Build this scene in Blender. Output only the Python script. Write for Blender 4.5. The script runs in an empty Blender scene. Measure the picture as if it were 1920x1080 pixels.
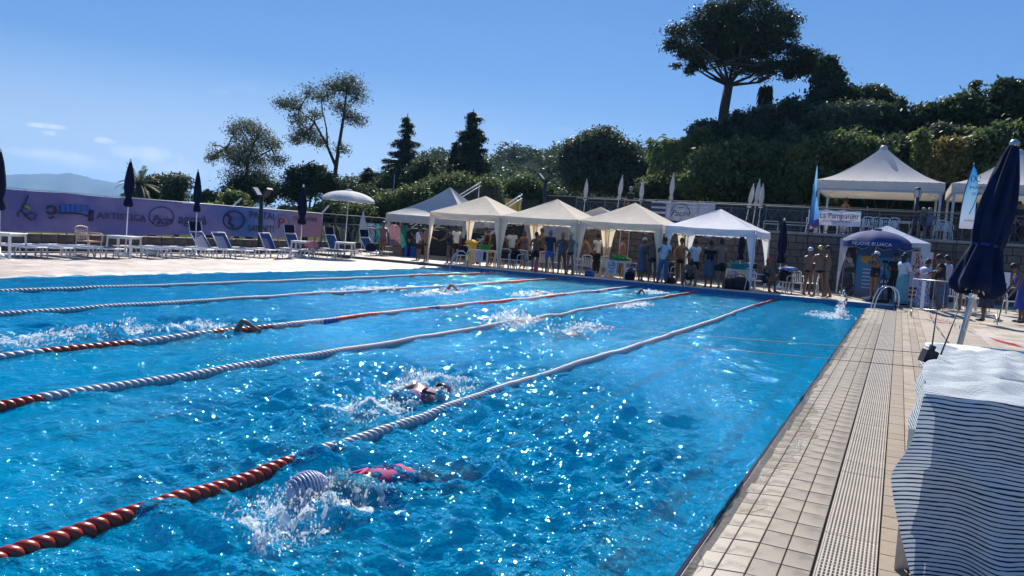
import bpy, bmesh, math, random
import numpy as np
from mathutils import Vector, Matrix, Euler
random.seed(7); np.random.seed(7)
rad = math.radians
S = bpy.context.scene
COL = S.collection

# ------------------------------------------------------------------ camera, sky, sun, exposure
FPX, YAW, PITCH, ROLL = 1430.0, 0.467, 0.0727, 0.0655
CAM = np.array([0.88, 0.0, 1.726])
_fw = np.array([-math.sin(YAW)*math.cos(PITCH), math.cos(YAW)*math.cos(PITCH), -math.sin(PITCH)])
_r0 = np.array([math.cos(YAW), math.sin(YAW), 0.0]); _u0 = np.cross(_r0, _fw)
_R = _r0*math.cos(ROLL) + _u0*math.sin(ROLL); _U = -_r0*math.sin(ROLL) + _u0*math.cos(ROLL)
def ray(u, v): return _fw + _R*(u-960)/FPX - _U*(v-540)/FPX
cam_d = bpy.data.cameras.new('camera'); cam = bpy.data.objects.new('camera', cam_d); COL.objects.link(cam)
cam_d.sensor_width = 36.0; cam_d.lens = FPX/1920*36; cam_d.clip_start = .05; cam_d.clip_end = 30000
cam.matrix_world = Matrix(((_R[0], _U[0], -_fw[0], CAM[0]), (_R[1], _U[1], -_fw[1], CAM[1]), (_R[2], _U[2], -_fw[2], CAM[2]), (0, 0, 0, 1)))
S.camera = cam
SUN_EL, SUN_AZ = rad(41), rad(-26)          # azimuth measured from +Y towards +X
w = bpy.data.worlds.new('World'); S.world = w; w.use_nodes = True
nt = w.node_tree; bg = nt.nodes['Background']
sky = nt.nodes.new('ShaderNodeTexSky'); sky.sky_type = 'NISHITA'; sky.sun_disc = False
sky.sun_elevation = SUN_EL; sky.sun_rotation = SUN_AZ
sky.altitude = 300; sky.air_density = 1.0; sky.dust_density = 0.25; sky.ozone_density = 2.5
def wn(t, **k):
    x = nt.nodes.new('ShaderNode'+t)
    for q, v in k.items(): setattr(x, q, v)
    return x
def wramp(fac, stops):
    r = wn('ValToRGB'); e = r.color_ramp.elements
    while len(e) < len(stops): e.new(.5)
    for i, (p, c) in enumerate(stops): e[i].position = p; e[i].color = (*c, 1)
    nt.links.new(fac, r.inputs[0]); return r.outputs[0]
tcw = wn('TexCoord'); sep = wn('SeparateXYZ'); nt.links.new(tcw.outputs['Generated'], sep.inputs[0])
# clear-air tint: takes out the yellow low band that the sky model gives, paler towards the horizon
tint = wramp(sep.outputs['Z'], [(0.0, (2.9, 5.2, 8.8)), (.06, (2.1, 4.5, 8.6)), (.16, (1.15, 3.35, 7.9)), (.30, (.7, 2.55, 6.9)), (1.0, (.3, 1.3, 4.4))])
m0 = wn('MixRGB'); m0.inputs[0].default_value = .88; nt.links.new(sky.outputs[0], m0.inputs[1]); nt.links.new(tint, m0.inputs[2])
# thin low clouds and milky air towards the far left
dotn = wn('VectorMath', operation='DOT_PRODUCT'); nt.links.new(tcw.outputs['Generated'], dotn.inputs[0]); dotn.inputs[1].default_value = (-.97, .22, 0)
side = wramp(dotn.outputs['Value'], [(.38, (0, 0, 0)), (.86, (1, 1, 1))])
low = wramp(sep.outputs['Z'], [(.0, (1, 1, 1)), (.08, (.62, .62, .62)), (.19, (0, 0, 0))])
milk = wn('MixRGB', blend_type='MULTIPLY'); milk.inputs[0].default_value = 1; nt.links.new(side, milk.inputs[1]); nt.links.new(low, milk.inputs[2])
mk = wn('Math', operation='MULTIPLY'); nt.links.new(milk.outputs[0], mk.inputs[0]); mk.inputs[1].default_value = .85
m1 = wn('MixRGB'); nt.links.new(mk.outputs[0], m1.inputs[0]); nt.links.new(m0.outputs[0], m1.inputs[1]); m1.inputs[2].default_value = (6.9, 8.2, 9.8, 1)
mp = wn('Mapping'); mp.inputs['Scale'].default_value = (3.2, 3.2, 17); mp.inputs['Location'].default_value = (1.3, .4, 2.1); nt.links.new(tcw.outputs['Generated'], mp.inputs[0])
cn = wn('TexNoise'); cn.inputs['Scale'].default_value = 1.5; cn.inputs['Detail'].default_value = 6; cn.inputs['Roughness'].default_value = .55; nt.links.new(mp.outputs[0], cn.inputs['Vector'])
cl = wramp(cn.outputs['Fac'], [(.60, (0, 0, 0)), (.74, (1, 1, 1))])
cl2 = wn('MixRGB', blend_type='MULTIPLY'); cl2.inputs[0].default_value = 1; nt.links.new(cl, cl2.inputs[1]); nt.links.new(milk.outputs[0], cl2.inputs[2])
m2_ = wn('MixRGB'); nt.links.new(cl2.outputs[0], m2_.inputs[0]); nt.links.new(m1.outputs[0], m2_.inputs[1]); m2_.inputs[2].default_value = (8.0, 8.8, 10.0, 1)
last = m2_.outputs[0]
# a few small separate clouds low on the left, each at its own bearing
wn1 = wn('TexNoise'); wn1.inputs['Scale'].default_value = 34; wn1.inputs['Detail'].default_value = 5; nt.links.new(tcw.outputs['Generated'], wn1.inputs['Vector'])
for (cu_, cv_, su_, sv_, op_) in ((84, 236, 30, 5, 1.0), (90, 249, 12, 5, .8), (195, 264, 20, 6, .8), (265, 288, 60, 14, .75), (75, 288, 70, 9, .6), (330, 318, 70, 18, .5), (150, 305, 80, 14, .4), (1260, 300, 24, 22, .9)):
    d_ = Vector(ray(cu_, cv_)).normalized(); hx_ = Vector((d_.y, -d_.x, 0)).normalized(); vx_ = hx_.cross(d_)
    ax = wn('VectorMath', operation='DOT_PRODUCT'); nt.links.new(tcw.outputs['Generated'], ax.inputs[0]); ax.inputs[1].default_value = hx_*(FPX/su_)
    ay = wn('VectorMath', operation='DOT_PRODUCT'); nt.links.new(tcw.outputs['Generated'], ay.inputs[0]); ay.inputs[1].default_value = vx_*(FPX/sv_)
    fd = wn('VectorMath', operation='DOT_PRODUCT'); nt.links.new(tcw.outputs['Generated'], fd.inputs[0]); fd.inputs[1].default_value = d_
    x2 = wn('Math', operation='MULTIPLY'); nt.links.new(ax.outputs['Value'], x2.inputs[0]); nt.links.new(ax.outputs['Value'], x2.inputs[1])
    y2 = wn('Math', operation='MULTIPLY_ADD'); nt.links.new(ay.outputs['Value'], y2.inputs[0]); nt.links.new(ay.outputs['Value'], y2.inputs[1]); nt.links.new(x2.outputs[0], y2.inputs[2])
    r2 = wn('Math', operation='MULTIPLY_ADD'); nt.links.new(wn1.outputs['Fac'], r2.inputs[0]); r2.inputs[1].default_value = -3.2; nt.links.new(y2.outputs[0], r2.inputs[2])
    mr_ = wn('MapRange'); nt.links.new(r2.outputs[0], mr_.inputs['Value']); mr_.inputs['From Min'].default_value = -1.9; mr_.inputs['From Max'].default_value = -.5; mr_.inputs['To Min'].default_value = op_; mr_.inputs['To Max'].default_value = 0
    gt = wn('Math', operation='GREATER_THAN'); nt.links.new(fd.outputs['Value'], gt.inputs[0]); gt.inputs[1].default_value = .5
    ml = wn('Math', operation='MULTIPLY'); nt.links.new(mr_.outputs[0], ml.inputs[0]); nt.links.new(gt.outputs[0], ml.inputs[1])
    mc = wn('MixRGB'); nt.links.new(ml.outputs[0], mc.inputs[0]); nt.links.new(last, mc.inputs[1]); mc.inputs[2].default_value = (10.5, 11.0, 12.0, 1); last = mc.outputs[0]
nt.links.new(last, bg.inputs['Color'])
bg.inputs['Strength'].default_value = 0.066
sl = bpy.data.lights.new('sun', 'SUN'); sl.energy = 5.0; sl.angle = rad(.53); sl.color = (1, .95, .87)
so = bpy.data.objects.new('sun', sl); COL.objects.link(so)
sv = Vector((math.sin(SUN_AZ)*math.cos(SUN_EL), math.cos(SUN_AZ)*math.cos(SUN_EL), math.sin(SUN_EL)))
so.rotation_euler = sv.to_track_quat('Z', 'Y').to_euler(); so.location = sv*60
S.view_settings.view_transform = 'Standard'; S.view_settings.look = 'None'
S.view_settings.exposure = 0.52; S.view_settings.gamma = 1; S.view_settings.use_curve_mapping = False
S.render.engine = 'CYCLES'
cy = S.cycles
cy.use_denoising = True
try: cy.denoiser = 'OPENIMAGEDENOISE'
except Exception: pass
cy.max_bounces = 8; cy.diffuse_bounces = 3; cy.glossy_bounces = 3; cy.transmission_bounces = 4; cy.transparent_max_bounces = 24; cy.volume_bounces = 0
cy.sample_clamp_indirect = 6; cy.caustics_reflective = False; cy.caustics_refractive = False
cy.blur_glossy = .3

# ------------------------------------------------------------------ helpers
def G(u, v, z=0.0):
    d = ray(u, v); t = (z-CAM[2])/d[2]; p = CAM + t*d; return Vector(p)
def AY(u, v, Y):
    d = ray(u, v); return Vector(CAM + d*(Y-CAM[1])/d[1])
def AX(u, v, X):
    d = ray(u, v); return Vector(CAM + d*(X-CAM[0])/d[0])
def tag(o, label=None, cat=None, group=None, kind=None):
    if label: o['label'] = label
    if cat: o['category'] = cat
    if group: o['group'] = group
    if kind: o['kind'] = kind
    return o
def empty(name, loc=(0, 0, 0), rz=0, label=None, cat=None, group=None, kind=None, parent=None):
    o = bpy.data.objects.new(name, None); COL.objects.link(o); o.empty_display_size = .1
    o.location = loc; o.rotation_euler = (0, 0, rz)
    if parent: o.parent = parent
    return tag(o, label, cat, group, kind)
def link(name, me, m=None, parent=None, loc=None, rot=None):
    o = bpy.data.objects.new(name, me); COL.objects.link(o)
    if m is not None and not me.materials: me.materials.append(m)
    if parent: o.parent = parent
    if loc is not None: o.location = loc
    if rot is not None: o.rotation_euler = rot
    return o
class MB:
    """collects shapes, then becomes one mesh object"""
    def __init__(s): s.v = []; s.f = []; s.sm = []
    def add(s, vs, fs, smooth=False):
        b = len(s.v); s.v += [tuple(v) for v in vs]; s.f += [tuple(i+b for i in f) for f in fs]; s.sm += [smooth]*len(fs); return s
    def box(s, x0, x1, y0, y1, z0, z1, M=None):
        vs = [Vector(p) for p in ((x0,y0,z0),(x1,y0,z0),(x1,y1,z0),(x0,y1,z0),(x0,y0,z1),(x1,y0,z1),(x1,y1,z1),(x0,y1,z1))]
        if M is not None: vs = [M @ v for v in vs]
        return s.add(vs, [(3,2,1,0),(4,5,6,7),(0,1,5,4),(1,2,6,5),(2,3,7,6),(3,0,4,7)])
    def bbox(s, x0, x1, y0, y1, z0, z1, c=.01):
        # box with chamfered top edges
        vs = [(x0,y0,z0),(x1,y0,z0),(x1,y1,z0),(x0,y1,z0),(x0,y0,z1-c),(x1,y0,z1-c),(x1,y1,z1-c),(x0,y1,z1-c),(x0+c,y0+c,z1),(x1-c,y0+c,z1),(x1-c,y1-c,z1),(x0+c,y1-c,z1)]
        return s.add(vs, [(0,1,5,4),(1,2,6,5),(2,3,7,6),(3,0,4,7),(4,5,9,8),(5,6,10,9),(6,7,11,10),(7,4,8,11),(8,9,10,11),(3,2,1,0)])
    def tube(s, pts, r, n=6, caps=True):
        pts = [Vector(p) for p in pts]; rs = r if isinstance(r, (list, tuple)) else [r]*len(pts)
        vs = []; fs = []; ref = Vector((0, 0, 1))
        for i, p in enumerate(pts):
            a = pts[max(i-1, 0)]; b = pts[min(i+1, len(pts)-1)]; d = (b-a)
            if d.length < 1e-9: d = Vector((0, 0, 1))
            d.normalize()
            if i == 0:
                ref = Vector((0, 0, 1)) if abs(d.z) < .9 else Vector((1, 0, 0))
            x = (ref - d*ref.dot(d)); x = x.normalized() if x.length > 1e-6 else d.orthogonal().normalized(); ref = x
            y = d.cross(x)
            for k in range(n):
                t = 2*math.pi*k/n; vs.append(p + (x*math.cos(t)+y*math.sin(t))*rs[i])
        for i in range(len(pts)-1):
            for k in range(n):
                k2 = (k+1) % n; fs.append((i*n+k, i*n+k2, (i+1)*n+k2, (i+1)*n+k))
        if caps: fs += [tuple(range(n))[::-1], tuple((len(pts)-1)*n+k for k in range(n))]
        return s.add(vs, fs, True)
    def bar(s, a, b, w_, h_, up=(0, 0, 1)):
        a = Vector(a); b = Vector(b); d = (b-a); L = d.length; d.normalize(); u = Vector(up); x = d.cross(u)
        x = x.normalized() if x.length > 1e-6 else Vector((1, 0, 0)); u = x.cross(d)
        vs = [p + x*sx*w_/2 + u*su*h_/2 for p in (a, b) for sx, su in ((-1,-1),(1,-1),(1,1),(-1,1))]
        return s.add(vs, [(0,1,2,3),(7,6,5,4),(0,4,5,1),(1,5,6,2),(2,6,7,3),(3,7,4,0)])
    def lathe(s, prof, n=16, M=None, smooth=True, sx=1, sy=1, wob=None):
        vs = []; fs = []
        for r, z in prof:
            for k in range(n):
                t = 2*math.pi*k/n; q = r*(wob(t, z) if wob else 1)
                v = Vector((q*math.cos(t)*sx, q*math.sin(t)*sy, z)); vs.append(M @ v if M is not None else v)
        m = len(prof)
        for i in range(m-1):
            for k in range(n):
                k2 = (k+1) % n; fs.append((i*n+k, i*n+k2, (i+1)*n+k2, (i+1)*n+k))
        if prof[0][0] > 1e-6: fs.append(tuple(range(n))[::-1])
        if prof[-1][0] > 1e-6: fs.append(tuple((m-1)*n+k for k in range(n)))
        return s.add(vs, fs, smooth)
    def ell(s, c, rx, ry, rz, n=10, m=6, M=None):
        prof = [(max(1e-4, math.sin(math.pi*i/m)), -math.cos(math.pi*i/m)) for i in range(m+1)]
        T = Matrix.Translation(Vector(c)) @ (M if M is not None else Matrix()) @ Matrix.Diagonal((rx, ry, rz, 1))
        return s.lathe(prof, n, T)
    def grid(s, pts, smooth=True):
        R_ = len(pts); C_ = len(pts[0]); vs = [p for row in pts for p in row]
        return s.add(vs, [(i*C_+j, i*C_+j+1, (i+1)*C_+j+1, (i+1)*C_+j) for i in range(R_-1) for j in range(C_-1)], smooth)
    def mesh(s, name='m'):
        me = bpy.data.meshes.new(name); me.from_pydata(s.v, [], s.f); me.polygons.foreach_set('use_smooth', s.sm); me.update(); return me
    def build(s, name, m, parent=None, loc=None, rot=None):
        return link(name, s.mesh(name), m, parent, loc, rot)
def children(o): return [c for c in list(bpy.data.objects) if c.parent == o]
def tree_of(o):
    ch = {}
    for c in bpy.data.objects:
        if c.parent: ch.setdefault(c.parent.name, []).append(c)
    def rec(q): return (q, [rec(c) for c in ch.get(q.name, [])])
    return rec(o)
def dup(tr, loc=None, rz=None, label=None, parent=None):
    o, kids = tr; c = o.copy(); COL.objects.link(c); c.parent = parent
    if loc is not None: c.location = loc
    if rz is not None: c.rotation_euler = (0, 0, rz)
    if label: c['label'] = label
    for k in kids: dup(k, parent=c)
    return c
def numpy_mesh(name, V, F, smooth=True):
    me = bpy.data.meshes.new(name); V = np.asarray(V, np.float32); F = np.asarray(F, np.int32); k = F.shape[1]
    me.vertices.add(len(V)); me.vertices.foreach_set('co', V.ravel())
    me.loops.add(F.size); me.loops.foreach_set('vertex_index', F.ravel())
    me.polygons.add(len(F)); me.polygons.foreach_set('loop_start', np.arange(0, F.size, k, dtype=np.int32))
    try: me.polygons.foreach_set('loop_total', np.full(len(F), k, np.int32))
    except Exception: pass
    me.polygons.foreach_set('use_smooth', np.full(len(F), smooth)); me.update(calc_edges=True); me.validate(); return me

# ------------------------------------------------------------------ materials
class N:
    def __init__(s, name):
        s.m = bpy.data.materials.new(name); s.m.use_nodes = True; s.t = s.m.node_tree; s.p = s.t.nodes['Principled BSDF']; s.out = s.t.nodes['Material Output']
    def n(s, typ, **kw):
        x = s.t.nodes.new('ShaderNode'+typ)
        for k, v in kw.items():
            if k in x.inputs.keys() if hasattr(x.inputs, 'keys') else False: x.inputs[k].default_value = v
            else: setattr(x, k, v)
        return x
    def l(s, a, b): s.t.links.new(a, b)
    def coord(s, kind='Object'): return s.n('TexCoord').outputs[kind]
    def noise(s, scale, detail=3, vec=None, rough=.5, sx=None):
        x = s.n('TexNoise'); x.inputs['Scale'].default_value = scale; x.inputs['Detail'].default_value = detail; x.inputs['Roughness'].default_value = rough
        v = vec or s.coord()
        if sx:
            mp = s.n('Mapping'); mp.inputs['Scale'].default_value = sx; s.l(v, mp.inputs[0]); v = mp.outputs[0]
        s.l(v, x.inputs['Vector']); return x.outputs['Fac']
    def ramp(s, fac, stops):
        r = s.n('ValToRGB'); e = r.color_ramp.elements
        while len(e) < len(stops): e.new(.5)
        for i, (p, c) in enumerate(stops): e[i].position = p; e[i].color = (*c, 1) if len(c) == 3 else c
        s.l(fac, r.inputs[0]); return r.outputs[0]
    def bump(s, fac, strength=.3, dist=.02):
        b = s.n('Bump'); b.inputs['Strength'].default_value = strength; b.inputs['Distance'].default_value = dist
        s.l(fac, b.inputs['Height']); return b.outputs[0]
_mc = {}
def mat(name, col, rough=.6, var=.12, scale=8, bump=0, bscale=60, metal=0, spec=.5, trans=0, sss=0, sheen=0):
    """colour with procedural variation, fine relief and roughness variation"""
    if name in _mc: return _mc[name]
    a = N(name); c = Vector(col[:3])
    f = a.noise(scale, 4)
    col_o = a.ramp(f, [(.3, tuple(c*(1-var))), (.7, tuple(min(1, x*(1+var)) for x in c))])
    a.l(col_o, a.p.inputs['Base Color']); a.p.inputs['Roughness'].default_value = rough
    a.p.inputs['Metallic'].default_value = metal; a.p.inputs['Specular IOR Level'].default_value = spec
    if bump: a.l(a.bump(a.noise(bscale, 3), bump, .01), a.p.inputs['Normal'])
    if trans:
        t = a.n('BsdfTranslucent'); a.l(col_o, t.inputs[0]); mx = a.n('MixShader'); mx.inputs[0].default_value = trans
        a.l(a.p.outputs[0], mx.inputs[1]); a.l(t.outputs[0], mx.inputs[2]); a.l(mx.outputs[0], a.out.inputs[0])
    _mc[name] = a.m; return a.m

# ================================================================== THE POOL
YF = 28.0          # far wall of the pool
XL = -16.6         # left edge
YN = -1.5          # near end, behind the camera
# swimmers' disturbances: (x, y, radius along x, radius along y, extra chop)
_d = lambda u, v: G(u, v)
CHOP = []
def chop(u, v, rx, ry, a): p = G(u, v); CHOP.append((p.x, p.y, rx, ry, a))
chop(640, 900, .9, 1.2, 1.1); chop(560, 930, .7, .8, 1.0); chop(850, 880, 1.0, 1.3, .7); chop(1000, 960, 1.0, 1.6, .55)
chop(820, 720, .8, 1.3, 1.1); chop(700, 760, .9, 1.4, .9); chop(600, 800, 1.0, 1.2, .7); chop(1050, 770, .9, 1.5, .5)
chop(970, 605, 1.0, 1.8, 1.1); chop(1080, 610, 1.0, 2.2, .8); chop(1200, 570, 1.0, 2.5, .8); chop(820, 600, 1, 2, .5)
chop(130, 625, .8, 2.0, 1.0); chop(300, 620, .8, 1.2, .9); chop(430, 605, .8, 1.3, .9)
chop(1000, 548, 1.2, 2.5, .9); chop(860, 540, 1.2, 3, .7); chop(1260, 545, 1.5, 2, .7); chop(960, 515, 1.3, 3, .5)
chop(1560, 585, 1.2, 1.8, .6); chop(1400, 572, 1.2, 1.5, .4); chop(1100, 850, .9, 1.5, .35); chop(720, 540, 1.2, 3, .5)
chop(900, 900, 1.8, 2.8, .85); chop(700, 720, 1.7, 2.6, .62); chop(1000, 760, 1.3, 3.0, .65); chop(1080, 580, 2.6, 3.6, .35); chop(1000, 600, 3, 4, .25); chop(650, 560, 4, 4, .15)
def chop_at(x, y):
    c = np.full(x.shape, .20)
    for cx_, cy_, rx, ry, a in CHOP: c = c + a*np.exp(-((x-cx_)/rx)**2-((y-cy_)/ry)**2)
    return np.minimum(c, 1.6)
def water_h(x, y):
    x = np.asarray(x, float); y = np.asarray(y, float)
    rs = np.random.RandomState(3); c = chop_at(x, y)
    wx = x + .22*np.sin(1.1*y+.6*x+1) + .10*np.sin(2.7*y-1.9*x); wy = y + .22*np.sin(1.3*x-.5*y) + .09*np.sin(3.1*x+1.7*y+2)
    h = np.zeros(x.shape)
    for k in range(46):
        lam = math.exp(rs.uniform(math.log(.075), math.log(1.9))); th = rs.uniform(0, 2*math.pi); ph = rs.uniform(0, 6.28)
        amp = .0031*lam**.82 * (.62 if lam > .9 else (1.15 if lam > .3 else 1.1))
        ar = 2*math.pi/lam*(wx*math.cos(th)+wy*math.sin(th))+ph
        s_ = np.sin(ar); cc = c if lam < .5 else .5+.5*c
        h += amp*cc*(s_ + .35*np.cos(2*ar))      # peaked crests
    return h*3.4
def graded(a, b, d0, g, far_from):
    o = [a]
    while o[-1] < b: o.append(o[-1] + max(d0, g*abs(o[-1]-far_from)))
    o[-1] = b; return np.array(o)
_xs = graded(0, -XL, .018, .0048, -2.0); _xs = -_xs[::-1]
_ys = np.concatenate([np.arange(YN, 2.0, .12), graded(2.0, YF, .014, .0062, 0)])
_X, _Y = np.meshgrid(_xs, _ys)
_Z = water_h(_X, _Y)
nr, nc = _X.shape
idx = np.arange(nr*nc).reshape(nr, nc)
F_ = np.stack([idx[:-1, :-1], idx[:-1, 1:], idx[1:, 1:], idx[1:, :-1]], -1).reshape(-1, 4)
wm = numpy_mesh('water', np.stack([_X, _Y, _Z], -1).reshape(-1, 3), F_)
print('water quads', len(F_)); at_ = wm.attributes.new('chop', 'FLOAT', 'POINT'); at_.data.foreach_set('value', chop_at(_X, _Y).astype(np.float32).ravel())
a = N('pool_water'); a.t.nodes.remove(a.p)
co = a.coord()
n1 = a.noise(9, 3, co, .55); n2 = a.noise(38, 2, co, .5)
ad = a.n('Math', operation='MULTIPLY_ADD'); a.l(n2, ad.inputs[0]); ad.inputs[1].default_value = .22; a.l(n1, ad.inputs[2])
bmp = a.n('Bump'); bmp.inputs['Distance'].default_value = .085; a.l(ad.outputs[0], bmp.inputs['Height']); atn = a.n('Attribute'); atn.attribute_name = 'chop'
mrr = a.n('MapRange'); a.l(atn.outputs['Fac'], mrr.inputs['Value']); mrr.inputs['From Min'].default_value = .2; mrr.inputs['From Max'].default_value = 1.0; mrr.inputs['To Min'].default_value = .42; mrr.inputs['To Max'].default_value = 1.12; a.l(mrr.outputs[0], bmp.inputs['Strength']); bp = bmp.outputs[0]
fr = a.n('Fresnel'); fr.inputs['IOR'].default_value = 1.26; a.l(bp, fr.inputs['Normal'])
gl = a.n('BsdfGlossy'); gl.inputs['Color'].default_value = (.34, .76, 1, 1); gl.inputs['Roughness'].default_value = .05; a.l(bp, gl.inputs['Normal'])
rf = a.n('BsdfRefraction'); rf.inputs['IOR'].default_value = 1.333; rf.inputs['Roughness'].default_value = .0; rf.inputs['Color'].default_value = (.62, 1, 1, 1); a.l(bp, rf.inputs['Normal'])
tr = a.n('BsdfTransparent'); tr.inputs['Color'].default_value = (.62, 1, 1, 1)
m1 = a.n('MixShader'); m1.inputs[0].default_value = .42; a.l(rf.outputs[0], m1.inputs[1]); a.l(tr.outputs[0], m1.inputs[2])
bd = a.n('BsdfDiffuse'); bd.inputs['Color'].default_value = (0, .60, 1.0, 1); a.l(bp, bd.inputs['Normal'])   # light scattered back by the water itself
m3 = a.n('MixShader'); m3.inputs[0].default_value = .24; a.l(m1.outputs[0], m3.inputs[1]); a.l(bd.outputs[0], m3.inputs[2])
m2 = a.n('MixShader'); a.l(fr.outputs[0], m2.inputs[0]); a.l(m3.outputs[0], m2.inputs[1]); a.l(gl.outputs[0], m2.inputs[2])
a.l(m2.outputs[0], a.out.inputs[0])
tag(link('water', wm, a.m), kind='structure')

# basin: tiled floor, walls, lane lines
a = N('basin_tile')
br = a.n('TexBrick'); br.offset = 0; br.inputs['Scale'].default_value = 1; br.inputs['Brick Width'].default_value = .25; br.inputs['Row Height'].default_value = .12
br.inputs['Mortar Size'].default_value = .004; br.inputs['Color1'].default_value = (.0, .60, .98, 1); br.inputs['Color2'].default_value = (.0, .54, .96, 1); br.inputs['Mortar'].default_value = (.0, .36, .70, 1)
a.l(a.coord(), br.inputs['Vector'])
nz = a.noise(.8, 4); mx = a.n('MixRGB', blend_type='MULTIPLY'); mx.inputs[0].default_value = 1
a.l(br.outputs[0], mx.inputs[1]); a.l(a.ramp(nz, [(.3, (.86, .9, .95)), (.7, (1, 1, 1))]), mx.inputs[2]); a.l(mx.outputs[0], a.p.inputs['Base Color'])
a.p.inputs['Roughness'].default_value = .9; a.p.inputs['Specular IOR Level'].default_value = 0
M_basin = a.m
M_navy_tile = mat('navy_tile', (.002, .006, .03), .3, .2, 14)
M_blue_wall = mat('blue_wall_tile', (.028, .16, .33), .35, .15, 9)
DEP = -1.55
b = MB(); b.add([(XL, YN, DEP), (0, YN, DEP), (0, YF, DEP), (XL, YF, DEP)], [(0, 1, 2, 3)])
tag(b.build('pool_floor', M_basin), kind='structure')
b = MB(); b.box(XL-.2, XL, YN-.2, YF, DEP, -.012); b.box(0, .012, YN, YF, DEP, -.10); b.box(XL, 0, YN-.2, YN, DEP, .02)
b.box(XL-.2, 0, YF, YF+.2, DEP, -.20)
tag(b.build('pool_wall', M_basin), kind='structure')
ROPE_X = [-13.86, -10.95, -7.72, -5.56, -2.80]
edges_ = [XL]+ROPE_X+[0]
LL = tag(empty('lane_marking', kind='structure'), kind='structure')
for i in range(6):
    c = (edges_[i]+edges_[i+1])/2
    b = MB(); b.box(c-.13, c+.13, YN+1, YF-1.6, DEP+.004, DEP+.008); b.box(c-.45, c+.45, YF-1.6, YF-1.35, DEP+.004, DEP+.008)
    b.build('lane_line', M_navy_tile, LL)
b = MB(); b.box(-.020, .003, YN, YF, -.30, -.006)
tag(b.build('edge_band', mat('matt_navy_tile', (.004, .010, .045), .8, .2, 14, spec=.1)), kind='structure')

# far end wall rising above the water, with tiles one by one
M_cap = mat('pale_stone_cap', (.62, .58, .52), .55, .12, 6, .2, 80)
e = empty('pool_end_wall', (0, 0, 0)); tag(e, kind='structure')
b = MB(); b.box(XL+.1, 1.06, YF+.012, YF+.42, DEP*.3, .135); b.build('wall_core', M_blue_wall, e)
tm = MB(); tm.bbox(0, .246, 0, .012, 0, .118, .003); 
tmesh = bpy.data.meshes.new('end_tile'); bmx = MB(); bmx.box(.002, .246, -.002, .011, .002, .122); tmesh = bmx.mesh('end_tile'); tmesh.materials.append(M_blue_wall)
x = XL+.1; k = 0
while x < 1.0 and k < 290:
    for zz in (.008, -.118, ):
        if x > -9 or zz > 0:
            link('tile', tmesh, None, e, (x, YF, zz)); k += 1
    x += .25
b = MB(); xx = XL+.1
while xx < 1.0:
    b.bbox(xx+.002, xx+.496, YF-.012, YF+.44, .136, .158, .006); xx += .5
b.build('cap_stones', M_cap, e)['kind'] = 'stuff'

# ================================================================== DECKS
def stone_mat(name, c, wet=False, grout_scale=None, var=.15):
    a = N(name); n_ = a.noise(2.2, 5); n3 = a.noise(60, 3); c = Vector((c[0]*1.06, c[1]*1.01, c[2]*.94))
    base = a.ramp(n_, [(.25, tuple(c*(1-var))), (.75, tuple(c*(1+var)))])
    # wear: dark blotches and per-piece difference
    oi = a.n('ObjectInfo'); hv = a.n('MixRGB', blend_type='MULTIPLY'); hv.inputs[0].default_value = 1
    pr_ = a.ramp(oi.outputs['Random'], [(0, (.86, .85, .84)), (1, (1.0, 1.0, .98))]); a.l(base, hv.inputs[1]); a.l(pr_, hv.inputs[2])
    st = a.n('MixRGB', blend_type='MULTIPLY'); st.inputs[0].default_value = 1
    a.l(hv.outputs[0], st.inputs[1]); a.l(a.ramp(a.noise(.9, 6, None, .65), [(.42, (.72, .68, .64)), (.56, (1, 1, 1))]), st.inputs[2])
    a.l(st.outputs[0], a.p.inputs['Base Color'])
    if wet:
        rw = a.ramp(a.noise(3.5, 4), [(.38, (.30, .30, .30)), (.6, (.65, .65, .65))]); a.l(rw, a.p.inputs['Roughness'])
        a.p.inputs['Coat Weight'].default_value = .06; a.p.inputs['Specular IOR Level'].default_value = .35; a.p.inputs['Coat Roughness'].default_value = .08
    else: a.l(a.ramp(n_, [(.3, (.5, .5, .5)), (.7, (.75, .75, .75))]), a.p.inputs['Roughness'])
    # ribbed anti-slip relief
    wv = a.n('TexWave'); wv.wave_type = 'BANDS'; wv.bands_direction = 'Y'; wv.inputs['Scale'].default_value = 16; a.l(a.coord(), wv.inputs['Vector'])
    s_ = a.n('Math', operation='MULTIPLY_ADD'); a.l(n3, s_.inputs[0]); s_.inputs[1].default_value = .8; a.l(wv.outputs['Fac'], s_.inputs[2])
    a.l(a.bump(s_.outputs[0], .25 if not wet else .12, .004), a.p.inputs['Normal'])
    return a.m
M_cope = stone_mat('wet_coping_stone', (.37, .335, .285), True, var=.1)
M_tile = stone_mat('deck_tile_stone', (.40, .34, .27))
M_tile3 = stone_mat('left_deck_stone', (.68, .62, .56)); M_tile2 = stone_mat('pale_deck_stone', (.47, .415, .35))
M_joint = mat('dark_joint', (.10, .09, .08), .9, .3, 20, .3)
M_sub = mat('joint_bed', (.16, .14, .12), .9, .3, 10, .3)
M_plast = mat('white_grate_plastic', (.46, .40, .33), .55, .22, 1.3, .1, spec=.3)
M_channel = mat('channel_dark', (.02, .02, .022), .8, .2, 10)

# bed under the near deck, one sheet with the channel left open
def deck_z(x, y):
    t = min(1, max(0, (y-25.6)/2.6)); t = t*t*(3-2*t); return .0 + (.13*t if x > .9 else .13*t)
GX0 = .62; GX1 = .92       # channel
e = tag(empty('pool_coping'), kind='structure')
b = MB()
b.box(.012, GX0, YN, YF, -.10, -.006)
b.build('bed', M_joint, e)
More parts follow.
